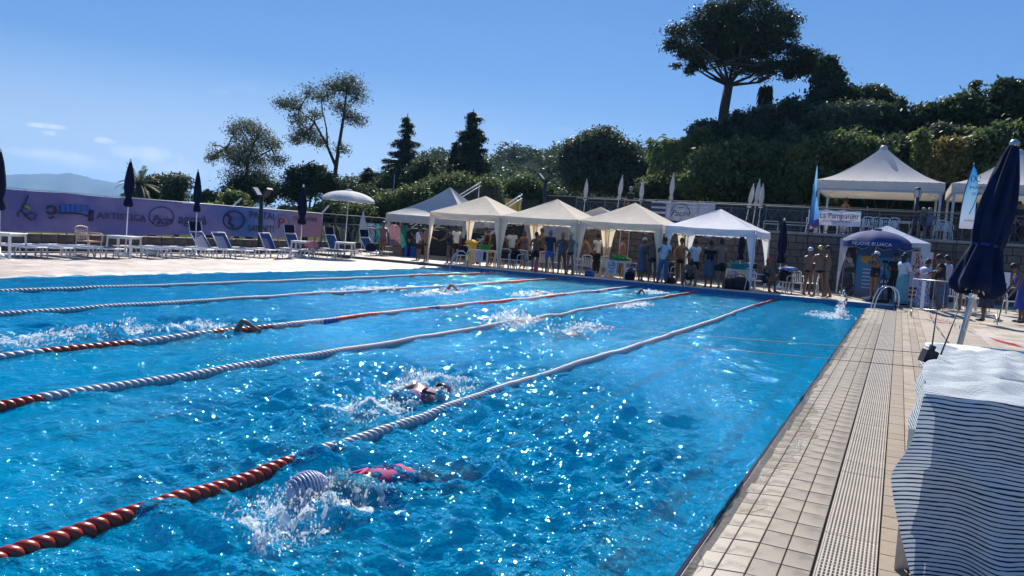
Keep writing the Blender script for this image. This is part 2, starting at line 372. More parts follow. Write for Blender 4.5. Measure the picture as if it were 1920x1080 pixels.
# coping tiles in four rows, slightly sloped down to the water
rows = [(0.003, .150), (.156, .300), (.306, .450), (.456, .604)]
meshes = []
for (x0, x1) in rows:
    def zc(x): return -.012 + .028*min(1, x/.3)
    b = MB(); c = .003; L_ = .236; vs = []
    for yy in (0, L_):
        for xx in (x0, x1): vs.append((xx, yy, -.03))
    top = [(x0+c, c), (x1-c, c), (x0+c, L_-c), (x1-c, L_-c)]
    vs += [(x0, 0, zc(x0)-c), (x1, 0, zc(x1)-c), (x0, L_, zc(x0)-c), (x1, L_, zc(x1)-c)] + [(px, py, zc(px)) for px, py in top]
    b.add(vs, [(0, 1, 5, 4), (1, 3, 7, 5), (3, 2, 6, 7), (2, 0, 4, 6), (4, 5, 9, 8), (5, 7, 11, 9), (7, 6, 10, 11), (6, 4, 8, 10), (8, 9, 11, 10)])
    me = b.mesh('tile'); me.materials.append(M_cope); meshes.append(me)
far = MB(); k = 0; y = 3.2
yy = YN
while yy < YF-.05:
    for r, me in enumerate(meshes):
        jz = random.uniform(-.0012, .0012)
        if yy > 3.2 and yy < 21.2 and k < 300:
            link('tile', me, None, e, (0, yy, jz), (random.uniform(-.002, .002), random.uniform(-.002, .002), 0)); k += 1
        else:
            for f in me.polygons: far.add([(me.vertices[i].co.x, me.vertices[i].co.y+yy, me.vertices[i].co.z+jz) for i in f.vertices], [tuple(range(len(f.vertices)))])
    yy += .243
far.build('far_tiles', M_cope, e)['kind'] = 'stuff'
# drainage grate: slotted bars lying over a dark channel
e = tag(empty('drain_grate'), 'long pale slotted drain grate running beside the pool coping', 'drain')
b = MB(); b.box(GX0, GX1, YN, YF, -.16, -.15); b.box(GX0-.004, GX0+.004, YN, YF, -.15, .0); b.box(GX1-.004, GX1+.004, YN, YF, -.15, .0)
b.build('channel', M_channel, e)
def seg(y0, y1):
    b = MB(); n_ = 13; wd = (GX1-GX0-.02)/n_
    for i in range(n_):
        x0 = GX0+.010+i*wd; b.bbox(x0+.0015, x0+wd*.62, y0, y1, -.006, .0205, .002)
    b.bbox(GX0+.001, GX0+.010, y0, y1, -.006, .023, .002); b.bbox(GX1-.010, GX1-.001, y0, y1, -.006, .023, .002)
    yy = y0
    while yy < y1-.01:
        b.box(GX0+.010, GX1-.010, yy, yy+.011, -.004, .0185); yy += .045
    return b
y0 = 3.0; k = 0
gm = seg(0, .494).mesh('grate_panel'); gm.materials.append(M_plast)
while y0 < YF-.5:
    link('grate_panel', gm, None, e, (0, y0, random.uniform(-.0015, .0015))); y0 += .5
seg(YN, 2.995).build('grate_panel', M_plast, e)
# deck tiles beyond the grate
e = tag(empty('side_deck'), kind='structure')
b = MB()
def sheet(x0, x1, y0, y1, dz, n=40):
    return [[(x, y0+(y1-y0)*i/n, deck_z(x, y0+(y1-y0)*i/n)+dz) for x in (x0, x1)] for i in range(n+1)]
b.grid(sheet(GX1+.004, 9.0, YN, YF+14, -.010, 220)); b.build('bed', M_sub, e)
def deck_tiles(x0, x1, wx, wy, ya, yb, m, offs=0.0, gap=.006, lim=300):
    cnt = 0; st = MB()
    b = MB(); b.bbox(gap/2, wx-gap/2, gap/2, wy-gap/2, -.012, .006, .002); me = b.mesh('tile'); me.materials.append(m)
    r = 0; x = x0
    while x < x1-.01:
        y = ya + (offs*wy if r % 2 else 0)
        while y < yb:
            z = deck_z(x, y+wy/2); sl_ = math.atan2(deck_z(x, y+wy)-deck_z(x, y), wy)
            # only pieces that show at about ten pixels stay single
            if cnt < lim and y > 3.0 and y*1.0 < 30 and (x < 6.5):
                link('tile', me, None, e, (x, y, deck_z(x, y)+random.uniform(-.0012, .0012)), (sl_, 0, 0)); cnt += 1
            else:
                b2 = []; M_ = Matrix.Translation((x, y, deck_z(x, y))) @ Matrix.Rotation(sl_, 4, 'X')
                for f in me.polygons: st.add([M_ @ me.vertices[i].co for i in f.vertices], [tuple(range(len(f.vertices)))])
            y += wy
        x += wx; r += 1
    if st.v: st.build('far_tiles', m, e)['kind'] = 'stuff'
    return cnt
M_tile_b = stone_mat('tan_deck_stone', (.35, .29, .23))
c1 = deck_tiles(GX1+.006, GX1+.006+.30, .15, .245, YN, YF-.1, M_tile_b, 0, lim=110)
c2 = deck_tiles(GX1+.306, GX1+.306+.30, .15, .30, YN, 27.9, M_tile_b, 0, .007, lim=60)
c3 = deck_tiles(GX1+.606, 9.0, .40, .60, YN, 41.0, M_tile2, .5, .008, lim=125)
print('deck tiles', c1, c2, c3)
# far deck behind the end wall, left deck
e = tag(empty('far_deck'), kind='structure')
b = MB(); b.box(-30, GX1+.31, YF+.44, 42, -.1, .128); b.box(-30, XL+.1, YF-.0, YF+.44, -.1, .024)
b.build('bed', M_sub, e)
st = MB(); x = -30
while x < GX1+.2:
    y = YF+.445; 
    while y < 38:
        st.bbox(x+.004, min(x+.596, GX1+.30), y+.004, y+.396, .10, .134+random.uniform(0, .001), .003); y += .4
    x += .6
st.build('floor_tiles', M_tile2, e)['kind'] = 'stuff'
e = tag(empty('left_deck'), kind='structure')
b = MB(); b.box(-30, XL-.45, YN-6, YF, -.1, .010); b.build('bed', M_sub, e)
a_lip = stone_mat('overflow_lip_stone', (.72, .68, .64), True, var=.08)
b = MB(); y = YN-6
while y < YF-.1:
    pts = []; b.add([(XL+.0, y+.003, -.02), (XL+.0, y+.497, -.02), (XL-.44, y+.497, .03), (XL-.44, y+.003, .03), (XL+.0, y+.003, -.1), (XL+.0, y+.497, -.1)], [(0, 1, 2, 3), (0, 4, 5, 1)]); y += .5
b.build('lip_stones', a_lip, e)['kind'] = 'stuff'
st = MB(); y = YN-6
while y < YF-.01:
    x = XL-.45
    while x > -26.5:
        st.bbox(x-.596, x-.004, y+.004, y+.396, -.01, .024+random.uniform(0, .001), .003); x -= .6
    y += .4
st.build('floor_tiles', M_tile3, e)['kind'] = 'stuff'
b = MB(); 
# water lapping over the coping: a thin clear sheet with lively edges
a = N('washed_water'); a.t.nodes.remove(a.p); bp = a.bump(a.noise(32, 3), .8, .012); g = a.n('BsdfGlossy'); g.inputs['Roughness'].default_value = .05; a.l(bp, g.inputs['Normal']); t = a.n('BsdfTransparent'); t.inputs['Color'].default_value = (1, 1, 1, 1)
f = a.n('Fresnel'); f.inputs['IOR'].default_value = 1.16; a.l(bp, f.inputs['Normal']); mx = a.n('MixShader'); a.l(f.outputs[0], mx.inputs[0]); a.l(t.outputs[0], mx.inputs[1]); a.l(g.outputs[0], mx.inputs[2]); a.l(mx.outputs[0], a.out.inputs[0])
ys = np.arange(2.6, 26, .035); V = []; nx_ = 18
for y in ys:
    edge = .09+.07*math.sin(y*.9+1)+.06*math.sin(y*2.3)+.04*math.sin(y*5.1)+.03*math.sin(y*11); edge += .20*math.exp(-((y-7.4)/.8)**2)+.15*math.exp(-((y-5.2)/.35)**2); edge = max(.03, edge)
    for j in range(nx_):
        q = j/(nx_-1); x = .01+(edge-.01)*q; zt = -.012+.028*min(1, max(0, x)/.3); V.append((x, y, zt+.004+.016*(1-q)**.5*(1 if x > 0 else 1)*(.6+.4*math.sin(y*7+x*20))*(1-q)+.007*math.exp(-((q-.9)/.08)**2)+.003*math.sin(x*60+y*35)*(1-q)))
idx = np.arange(len(V)).reshape(len(ys), nx_); Fq = np.stack([idx[:-1, :-1], idx[:-1, 1:], idx[1:, 1:], idx[1:, :-1]], -1).reshape(-1, 4)
tag(link('washed_water', numpy_mesh('washed_water', np.array(V), Fq), a.m), kind='structure')

# ================================================================== LANE ROPES
M_wf = mat('white_float', (.38, .42, .46), .45, .14, 9, .1, 200, trans=.12)
M_rf = mat('red_float', (.42, .045, .02), .3, .2, 9, .1, 200, trans=.1)
M_bf = mat('blue_float', (.02, .06, .30), .3, .2, 9, trans=.1)
M_cable = mat('steel_cable', (.3, .3, .3), .4, .1, 10, metal=.8)
def float_mesh(r, L_, m):
    b = MB(); n = 14
    # a twisted disc float: skewed lathe so that neighbours read as a helix
    prof = [(.35*r, -.5*L_), (.80*r, -.46*L_), (.97*r, -.22*L_), (1.0*r, 0), (.97*r, .22*L_), (.80*r, .46*L_), (.35*r, .5*L_)]
    sh = Matrix(((1, 0, 0, 0), (0, 0, 1, 0), (0, 1, 0, 0), (0, 0, 0, 1)))
    vs = []; fs = []
    for q, z in prof:
        for k in range(n):
            t = 2*math.pi*k/n; vs.append((q*math.cos(t), z + .38*L_*math.cos(t+.6)*q/r, q*math.sin(t)))
    m_ = len(prof)
    for i in range(m_-1):
        for k in range(n): fs.append((i*n+k, (i+1)*n+k, (i+1)*n+(k+1) % n, i*n+(k+1) % n))
    b.add(vs, fs, True); me = b.mesh('float_disc'); me.materials.append(m); return me
def lane_rope(X, label, pattern, r, pitch, nparts, sag, loose=0):
    e = tag(empty('lane_rope', (X, 0, 0)), label, 'lane rope', 'lane ropes across the pool')
    ys = np.arange(YN+.3, YF-.55, pitch)
    ph = X*1.7
    def ctr(y): return sag*(math.sin(y*.42+ph)+.5*math.sin(y*.93+ph*2)) 
    cab = MB(); cab.tube([(ctr(y), y, .012) for y in np.arange(YN, YF+.01, .5)], .008, 5); cab.build('cable', M_cable, e)
    ms = {m.name: float_mesh(r, pitch*.985, m) for m in (M_wf, M_rf, M_bf)}
    zz = water_h(np.array([X+ctr(y) for y in ys]), ys)
    zz = np.convolve(np.pad(zz, 4, 'edge'), np.ones(9)/9, 'valid')
    far = {}
    near_i = [i for i, y in enumerate(ys) if y > 1.8][:nparts]
    ni = set(near_i)
    for i, y in enumerate(ys):
        m = pattern(y); z = .45*float(zz[i])+.012
        dx = (ctr(y+.05)-ctr(y-.05))/.1
        yaw_ = -math.atan(dx)+ (random.uniform(-.16, .16)*loose)
        if i in ni: link('float_disc', ms[m.name], None, e, (ctr(y), y, z), (0, random.uniform(-.2, .2)*loose, yaw_))
        else:
            me = ms[m.name]; b = far.setdefault(m.name, MB()); c_, s_ = math.cos(yaw_), math.sin(yaw_)
            b.add([(ctr(y)+v.co.x*c_-v.co.y*s_, y+v.co.x*s_+v.co.y*c_, z+v.co.z) for v in me.vertices], [tuple(p.vertices) for p in me.polygons], True)
    for nm, b in far.items(): b.build('far_floats', _mc[nm], e)['kind'] = 'stuff'
    return e
def pat_ends(red_near, red_far): return lambda y: M_rf if (y < red_near or y > red_far) else M_wf
lane_rope(-2.80, 'nearest lane rope, white floats with a long red end in the foreground', pat_ends(4.02, 23.2), .055, .074, 290, .035)
lane_rope(-5.56, 'second lane rope from the grate, white with a short red stretch by the left edge', pat_ends(4.0, 23.0), .058, .078, 120, .045)
def p3(y):
    for a_, c in ((5.25, M_wf), (6.45, M_rf), (7.65, M_wf), (8.85, M_rf), (10.0, M_wf), (10.35, M_bf), (11.8, M_rf), (13.3, M_wf), (13.8, M_bf), (15.3, M_wf), (17.2, M_rf), (19, M_wf), (20.5, M_rf), (21.5, M_wf)):
        if y < a_: return c
    return M_bf if y < 23.2 or y > 24.0 else M_wf
lane_rope(-7.72, 'lane rope of alternating red, white and blue loose floats', p3, .058, .105, 110, .05, 1.3)
lane_rope(-10.95, 'white lane rope second from the sunbathers deck, red at its far end', pat_ends(-9, 22.5), .055, .085, 90, .05)
lane_rope(-13.86, 'white lane rope nearest the sunbathers deck, red at its far end', pat_ends(-9, 21.5), .055, .085, 60, .05)

# ================================================================== MATERIALS FOR THINGS
M_tent = mat('cream_tent_cloth', (.92, .81, .64), .8, .06, 3, .15, 120, trans=.42)
M_tentw = mat('white_tent_cloth', (.84, .84, .88), .7, .05, 3, .15, 120, trans=.4)
M_tentg = mat('grey_tent_cloth', (.60, .57, .52), .8, .08, 3, .15, 120, trans=.2)
M_shiny = mat('shiny_tarp', (.66, .68, .72), .28, .10, 5, .6, 9, trans=.15)
M_legm = mat('grey_leg_metal', (.45, .46, .48), .4, .1, 10, metal=.6)
M_alu = mat('aluminium', (.42, .44, .46), .32, .12, 12, .05, 60, metal=.85)
M_white = mat('white_plastic', (.74, .73, .70), .45, .10, 4, .08, 60)
M_whitem = mat('white_painted_metal', (.74, .74, .75), .35, .08, 8)
M_beige = mat('beige_plastic', (.62, .45, .33), .5, .10, 5)
M_navy = mat('navy_cloth', (.006, .011, .036), .85, .25, 6, .3, 150, spec=.2, trans=.06)
M_navyb = mat('blue_parasol_cloth', (.018, .045, .20), .8, .2, 6, .3, 150, trans=.2)
M_sling = mat('blue_sling', (.03, .07, .20), .7, .2, 12, .2, 200, trans=.15)
M_offw = mat('offwhite_cloth', (.62, .62, .60), .8, .08, 5, .2, 100, trans=.2)
M_black = mat('black_matter', (.012, .012, .014), .6, .3, 9)
M_dark = mat('dark_metal', (.03, .035, .045), .5, .2, 9, metal=.3)
M_green = mat('green_plastic', (.06, .42, .10), .35, .15, 9, trans=.2)
M_teal = mat('turquoise_plastic', (.03, .40, .50), .35, .15, 9, trans=.25)
M_yellow = mat('yellow_plastic', (.55, .36, .05), .5, .15, 5)
M_wood = mat('brown_box', (.28, .19, .11), .7, .2, 6)
M_paper = mat('paper', (.76, .74, .76), .7, .04, 5)
M_concrete = mat('concrete', (.30, .28, .26), .9, .2, 3, .4, 30)
M_blue = mat('blue_bag', (.02, .12, .50), .5, .2, 6)
M_pink = mat('pink_plastic', (.75, .09, .16), .4, .1, 6)
M_red = mat('red_print', (.36, .025, .03), .6, .1, 8)
M_inkd = mat('dark_ink', (.035, .038, .08), .6, .1, 8)
M_steel = mat('polished_steel', (.70, .71, .72), .12, .06, 10, metal=1)
def cloth_bag(name, x, y, z, sx, sy, sz, m, label, cat='bag', rz=0, grp=None):
    e = empty(name, (x, y, z), rz, label, cat, grp)
    b = MB(); ph = random.uniform(0, 6)
    b.lathe([(.02, 0), (.9, .02), (1, .25), (.97, .6), (.8, .85), (.45, .97), (.05, 1)], 14, Matrix.Diagonal((sx/2, sy/2, sz, 1)), wob=lambda t, q: 1+.09*math.sin(3*t+ph)+.05*math.sin(7*t+ph+q*4))
    b.build('bag_body', m, e)
    h = MB(); h.tube([(sx*.28*math.cos(t), 0, sz*.9+sz*.28*math.sin(t)) for t in np.linspace(0, math.pi, 8)], .012, 5); h.build('strap', M_black, e)
    b = MB(); b.bar((-sx*.3, -sy*.46, sz*.62), (sx*.3, -sy*.46, sz*.62), .02, .03); b.build('zip_flap', M_black, e)
    return e

# ------------------------------------------------------------------ pop-up tents
def leg_cover(sx, sy, h, top=.34, bot=.05, m=None):
    b = MB(); n = 8; P1 = []; P2 = []
    for i in range(n+1):
        t = i/n; w_ = bot + (top-bot)*(t**1.7); z = .12 + (h-.12)*t; wv = .02*math.sin(i*1.7)
        P1.append([(0, 0, z), (-sx*w_, wv, z)]); P2.append([(0, 0, z), (wv, -sy*w_, z)])
    b.grid(P1); b.grid(P2); return b
def popup_tent(cx, cy, w_, d_, eave, apex, m, label, grp='pop-up tents along the far side', z0=.134, valance=.27, covers=True, sagk=.10, val_mat=None):
    e = empty('popup_tent', (cx, cy, z0), 0, label, 'tent', grp)
    n = 10; b = MB()
    for s_ in range(4):                         # four slopes
        rows = []
        for i in range(n+1):
            t = i/n; row = []
            for j in range(7):
                q = -1+2*j/6; wd = (1-t)
                x, y = q*w_/2*wd, -d_/2*wd
                if s_ % 2: x, y = q*d_/2*wd, -w_/2*wd
                z = eave + (apex-eave)*(t - sagk*math.sin(math.pi*t)*(1-.55*abs(q))) - .035*(1-abs(q)**2)*(1-t)**3 + .012*math.sin(9*q+5*t+s_*2+cx)
                if t == 1: z = apex
                p = Vector((x, y, z)); p.rotate(Euler((0, 0, s_*math.pi/2))); row.append(p)
            rows.append(row)
        b.grid(rows)
    b.build('canopy', m, e)
    for s_ in range(4):
        L_ = w_ if s_ % 2 == 0 else d_; D_ = d_ if s_ % 2 == 0 else w_
        rows = [[(-L_/2+L_*j/14, -D_/2-.006-.015*i*math.sin(j*1.3+s_+cx), eave-.035*(1-(2*j/14-1)**2)*(1 if i == 0 else .5)-valance*i/2+.004) for j in range(15)] for i in range(3)]
        v = MB(); v.grid(rows[::-1]); v.build('valance', val_mat or m, e, None, (0, 0, s_*math.pi/2))
    for sx in (-1, 1):
        for sy in (-1, 1):
            x, y = sx*(w_/2-.02), sy*(d_/2-.02)
            l = MB(); l.box(-.018, .018, -.018, .018, 0, eave-.02); l.box(-.045, .045, -.045, .045, 0, .012); l.build('leg', M_legm, e, (x, y, 0))
            if covers: leg_cover(sx, sy, eave-valance*.6).build('leg_cover', m, e, (x+sx*.03, y+sy*.03, 0))
    t = MB(); z1, z2 = eave-.05, eave-.36                 # scissor truss
    for s_ in range(4):
        L_ = w_ if s_ % 2 == 0 else d_; D_ = d_ if s_ % 2 == 0 else w_
        for q in range(4):
            x0 = -L_/2+.03+(L_-.06)*q/4; x1 = x0+(L_-.06)/4; M_ = Matrix.Rotation(s_*math.pi/2, 4, 'Z')
            for za, zb in ((z1, z2), (z2, z1)): t.bar(M_ @ Vector((x0, -D_/2+.05, za)), M_ @ Vector((x1, -D_/2+.05, zb)), .012, .022)
    t.build('truss', M_legm, e)
    return e
DZ = .134
tw = 3.56
xs_t = [AY(802, 392, 28.75).x, AY(940, 400, 28.75).x, AY(1086, 408, 28.75).x, AY(1246, 421, 28.75).x]
def tent_between(u0, u1, vL, apexv, m, label, yf=28.72, d=3.5, **k):
    a_ = AY(u0, vL, yf); b_ = AY(u1, vL, yf); w_ = b_.x-a_.x-.04; cx = (a_.x+b_.x)/2; cy = yf+d/2
    ap = AY(k.pop('apu'), apexv, cy).z
    ev = k.pop('eave', None) or a_.z-DZ
    return popup_tent(cx, cy, w_, d, ev, ap-DZ, m, label, **k)
tent_between(806, 940, 397, 367, M_tent, 'cream pop-up tent nearest the sunbathers deck, above the yellow bin', apu=901, eave=2.28)
tent_between(941, 1085, 404, 373, M_tent, 'cream pop-up tent with bags piled on chairs beneath it', apu=1036, eave=2.28)
tent_between(1087, 1243, 410, 380, M_tent, 'cream pop-up tent beside the bright white one, empty chair under its edge', apu=1187, eave=2.27)
tent_between(1247, 1418, 429, 392, M_tentw, 'bright white pop-up tent with bluish valance, right end of the row', apu=1355, eave=2.25)
p = AY(1127, 388, 34.2); popup_tent(p.x, 34.2, 2.6, 1.3, p.z-DZ-.55, p.z-DZ, M_tent, 'small cream tent whose peak shows behind the row of tents', covers=False)
# shiny tarp tent on the right
p0 = AY(1577, 446, 31.6); p1 = AY(1745, 458, 31.6); pa = AY(1665, 423, 33.0)
popup_tent((p0.x+p1.x)/2, 33.1, p1.x-p0.x, 3.0, p0.z-DZ-.02, pa.z-DZ, M_shiny, 'shiny white tarp tent sheltering posters by the stone wall', valance=.16, sagk=.04)
# large greyish tent left of the row
p0 = AY(724, 398, 33.4)
e = popup_tent(p0.x+2.55, 35.6, 5.1, 4.4, p0.z-.02-.05, AY(860, 352, 35.6).z, M_tentg, 'large grey-beige peaked tent at the foot of the white stairs', z0=.02, valance=.42, sagk=.27, covers=False)
for sx in (-.46, .46):
    b = MB(); rows = [[(sx*5.1-.12+.24*j/4+.02*math.sin(i), -2.2-.03+.05*math.sin(j*2+i*.4), 2.3-1.05*i/5) for j in range(5)] for i in range(6)]; b.grid(rows[::-1]); b.build('curtain', M_tentg, e)

# ------------------------------------------------------------------ pavilions on the terrace
ZT = 2.56; YW = 35.0                      # terrace level, face of the stone wall
def pavilion(x0, x1, yf, label, peak_uv):
    w_ = x1-x0; cx = (x0+x1)/2; cy = yf+w_/2; ez = AY(1530, 337, yf).z - ZT
    e = empty('pavilion', (cx, cy, ZT), 0, label, 'pavilion', 'pavilions on the terrace')
    ap = AY(peak_uv[0], peak_uv[1], cy).z - ZT
    n = 16; b = MB()
    for s_ in range(4):
        rows = []
        for i in range(n+1):
            t = i/n; wd = (1-t)+.035*t; z = ez+(ap-ez)*(t**1.75*.62+t*.38)
            row = []
            for j in range(9):
                q = -1+2*j/8; p = Vector((q*w_/2*wd, -w_/2*wd, z+.02*math.sin(4*q+6*t)*(1-t))); p.rotate(Euler((0, 0, s_*math.pi/2))); row.append(p)
            rows.append(row)
        b.grid(rows)
    b.build('canopy', M_pav, e)
    c = MB(); c.ell((0, 0, ap-.02), .17, .17, .16, 14, 8); c.lathe([(.175, ap-.16), (.19, ap-.05)], 14); c.build('peak_cap', M_pav2, e)
    for s_ in range(4):
        v = MB(); v.box(-w_/2, w_/2, -w_/2-.012, -w_/2-.002, ez-.36, ez+.01); v.build('valance', M_pav, e, None, (0, 0, s_*math.pi/2))
        h = MB(); k = -w_/2+.25
        while k < w_/2: h.box(k, k+.03, -w_/2-.022, -w_/2-.013, ez-.05, ez+.02); k += .42
        h.build('hooks', M_legm, e, None, (0, 0, s_*math.pi/2))
        r = MB(); r.bar((-w_/2+.05, -w_/2+.05, ez-.40), (w_/2-.05, -w_/2+.05, ez-.40), .06, .09); r.build('rail', M_legm, e, None, (0, 0, s_*math.pi/2))
        q = MB(); q.grid([[(-w_/2+.3, -w_/2+.10, ez-.42), (w_/2-.3, -w_/2+.10, ez-.42)], [(-w_/2+.3, -w_/2+.5, ez-.05), (w_/2-.3, -w_/2+.5, ez-.05)]]); q.build('inner_lining', M_pav, e, None, (0, 0, s_*math.pi/2))
    for sx in (-1, 1):
        for sy in (-1, 1):
            l = MB(); l.box(-.05, .05, -.05, .05, 0, ez-.36); l.box(-.11, .11, -.11, .11, 0, .015); l.build('post', M_legm, e, (sx*(w_/2-.12), sy*(w_/2-.12), 0))
    return e
M_pav = mat('pavilion_pvc', (.78, .74, .69), .6, .06, 1.5, .05, 60, spec=.2, trans=.38)
M_pav2 = mat('pavilion_cap', (.50, .52, .56), .4, .06, 4)
pl, pr = AY(1531, 338, 37).x, AY(1772, 350, 37).x
pavilion(pl, pr, 37.0, 'large white pavilion with a domed cap, behind the white lettered banner', (1660, 278))
pavilion(pr+.25, pr+.25+pr-pl, 37.0, 'large white pavilion half hidden by the big tilted navy parasol', (1925, 286))

# ------------------------------------------------------------------ parasols
def closed_parasol(x, y, z, H, R_, m, label, grp, tilt=(0, 0), pole_m=None, low=.45, rp=.02, base=True, fold=7, name='closed_parasol'):
    e = empty(name, (x, y, z), 0, label, 'parasol', grp); e.rotation_euler = (tilt[0], tilt[1], 0)
    b = MB(); b.tube([(0, 0, 0), (0, 0, H*.98)], rp, 8); b.build('pole', pole_m or M_whitem, e)
    zl = H*low; L_ = H-zl; ph = random.uniform(0, 6)
    prof = [(R_*.55, zl-.02*L_), (R_*.95, zl+.02*L_), (R_*.85, zl+.10*L_), (R_*.55, zl+.17*L_), (R_*.80, zl+.26*L_), (R_*1.0, zl+.42*L_), (R_*.88, zl+.6*L_), (R_*.62, zl+.8*L_), (R_*.3, zl+.94*L_), (R_*.1, H)]
    b = MB(); b.lathe(prof, 28, wob=lambda t, q: 1+.20*math.sin(fold*t+ph+1.2*math.sin(q*2))+.08*math.sin(3*t+ph)); b.build('canopy', m, e)
    t = MB(); t.lathe([(R_*.62, zl+.155*L_), (R_*.64, zl+.18*L_), (R_*.62, zl+.20*L_)], 14); t.build('tie', m, e)
    f = MB(); f.ell((0, 0, H+.01), .035*R_/.14, .035*R_/.14, .06*R_/.14, 8, 5); f.build('finial', pole_m or M_whitem, e)
    if base:
        q = MB(); q.lathe([(.28, 0), (.28, .05), (.12, .11), (.05, .13), (.04, .3), (0.001, .3)], 16); q.build('base', M_white if grp != 'white parasols on the terrace' else M_concrete, e)
    return e
GL = 'closed navy parasols beside the loungers'
p = AX(-2, 478, -22.6); closed_parasol(p.x, p.y, .02, 3.1, .14, M_navy, 'closed navy parasol cut by the left edge of the picture', GL)
p = AX(235, 480, -22.8); closed_parasol(p.x, p.y, .02, AX(241, 302, p.x).z, .15, M_navy, 'closed navy parasol in front of the palm tree', GL, low=.53, tilt=(rad(-1), rad(1)))
p = AX(366, 480, -22.9); closed_parasol(p.x, p.y, .02, AX(371, 321, p.x).z, .13, M_navy, 'closed navy parasol between the palm tree and the twin floodlight post', GL, low=.53)
p = AX(563, 484, -22.7); closed_parasol(p.x, p.y, .02, AX(567, 350, p.x).z, .18, M_navy, 'closed navy parasol by the table with the pink cloth', GL, low=.47)
GT = 'white parasols on the terrace'
for u, vt, vb, lab in ((1096, 337, 400, 'folded white terrace parasol above the second cream tent'), (1157, 330, 398, 'folded white terrace parasol leaning right, left of the man with a cap'), (1201, 338, 398, 'folded white terrace parasol just right of the man with a cap'), (1257, 325, 398, 'folded white terrace parasol behind the grey striped banner'), (1399, 345, 408, 'folded white parasol, first of a trio above the bright white tent'), (1413, 337, 415, 'folded white parasol, tallest and middle one of a trio'), (1424, 346, 420, 'folded white parasol, last of a trio above the bright white tent')):
    p = AY(u-2, vb, 35.6 if u < 1300 else 35.8+.25*((u % 5)-2)); H = AY(u, vt, p.y).z-ZT
    closed_parasol(p.x, p.y, ZT, H, .095, M_offw, lab, GT, tilt=(0, rad({1157: 5, 1399: 7, 1413: 4}.get(u, 1.5))), low=.5, rp=.018)
p = AY(1463, 500, 33.2); closed_parasol(p.x, p.y, DZ, AY(1467, 412, 33.2).z-DZ, .16, M_navy, 'closed navy parasol at the right corner of the bright white tent', 'navy parasols on the far deck', low=.38)
p = AY(1387, 500, 31.8); closed_parasol(p.x, p.y, DZ, AY(1389, 440, 31.8).z-DZ+.1, .12, M_navy, 'closed navy parasol standing under the bright white tent', 'navy parasols on the far deck', low=.5)
p = AX(643, 470, -24.6); closed_parasol(p.x, p.y+1.5, .02, 2.2, .17, M_offw, 'folded pale parasol behind the open white parasol', None, low=.3)
def open_parasol(x, y, z, H, R_, drop, m, label, name='open_parasol', val=.12, text=None, tilt=0):
    e = empty(name, (x, y, z), 0, label, 'parasol'); e.rotation_euler = (0, tilt, 0)
    b = MB(); b.tube([(0, 0, 0), (0, 0, H)], .022, 8); b.build('pole', M_whitem, e)
    nseg = 8; sub = 4; n = nseg*sub; prof = []
    for i in range(9):
        t = i/8; prof.append((R_*math.sin(t*1.12)/math.sin(1.12), H-drop*(t**2.0)*.85-drop*.15*t))
    vs = []; 
    for i, (r, zz) in enumerate(prof):
        for k in range(n):
            q = (k % sub)/sub; sc = 1-.045*math.sin(math.pi*q)*(i/8); vs.append((r*sc*math.cos(2*math.pi*k/n), r*sc*math.sin(2*math.pi*k/n), zz-.05*R_*math.sin(math.pi*q)*(i/8)*.6))
    fs = [(i*n+k, (i+1)*n+k, (i+1)*n+(k+1) % n, i*n+(k+1) % n) for i in range(8) for k in range(n)]
    b = MB(); b.add(vs, fs, True); b.build('canopy', m, e)
    v = MB(); rows = []
    ring = vs[8*n:9*n]; ring = ring+[ring[0]]
    for i in range(3): rows.append([(x_*(1+.004*i), y_*(1+.004*i), z_-val*i/2+(.015*math.sin(k*math.pi/2) if i == 2 else 0)) for k, (x_, y_, z_) in enumerate(ring)])
    v.grid(rows); v.build('valance', m, e)
    for k in range(8):
        r = MB(); t = 2*math.pi*k/8; r.bar((0.03*math.cos(t), .03*math.sin(t), H-drop*.9-.1), (R_*.62*math.cos(t), R_*.62*math.sin(t), H-drop*.42-.03), .01, .014); r.build('rib', M_whitem, e)
    c = MB(); c.ell((0, 0, H+.02), .16, .16, .05, 12, 6); c.build('vent_cap', m, e)
    q = MB(); q.lathe([(.30, 0), (.30, .06), (.12, .11), (.05, .13), (.04, .3), (0.001, .3)], 16); q.build('base', M_white, e)
    return e
p = AX(645, 484, -22.7); Hh = AX(650, 357, p.x).z
dep_ = (Vector(p)-Vector(CAM)).dot(Vector(_fw))
open_parasol(p.x, p.y, .02, Hh-.02, 48/1430*dep_, (Hh - AX(650, 381, p.x).z)*.62, M_offw, 'open white beach parasol over the white table on the left deck', tilt=rad(2))
p = AY(1635, 540, 30.9); R2 = 54/1430*33.0
par = open_parasol(p.x, p.y, DZ, AY(1633, 431, 30.9).z-DZ, R2*.92, .42, M_navyb, 'open navy parasol with white lettering on its rim, beside the shiny tarp tent', val=.20)
p = AX(735, 470, -25); open_parasol(p.x, 36.5, .02, 2.25, .9, .22, M_tentg, 'small beige parasol open behind the hanging towels')
def text(s_, size, m, loc, face='y', parent=None, name='lettering', ext=.002, align='CENTER', shear=0, spacing=1, wid=1):
    cu = bpy.data.curves.new(name, 'FONT'); cu.body = s_; cu.size = size; cu.extrude = ext; cu.align_x = align; cu.align_y = 'CENTER'; cu.shear = shear; cu.space_character = spacing; cu.resolution_u = 2
    tmp = bpy.data.objects.new('tmp_text', cu); me = bpy.data.meshes.new_from_object(tmp); bpy.data.objects.remove(tmp); me.materials.clear(); me.materials.append(m)
    o = bpy.data.objects.new(name, me); COL.objects.link(o); o.location = loc
    if parent: o.parent = parent
    o.scale = (wid, 1, 1)
    o.rotation_euler = (math.pi/2, 0, 0) if face == 'y' else (math.pi/2, 0, math.pi/2)
    return o
zc_ = AY(1635, 431, 30.9).z-DZ-.42-.12
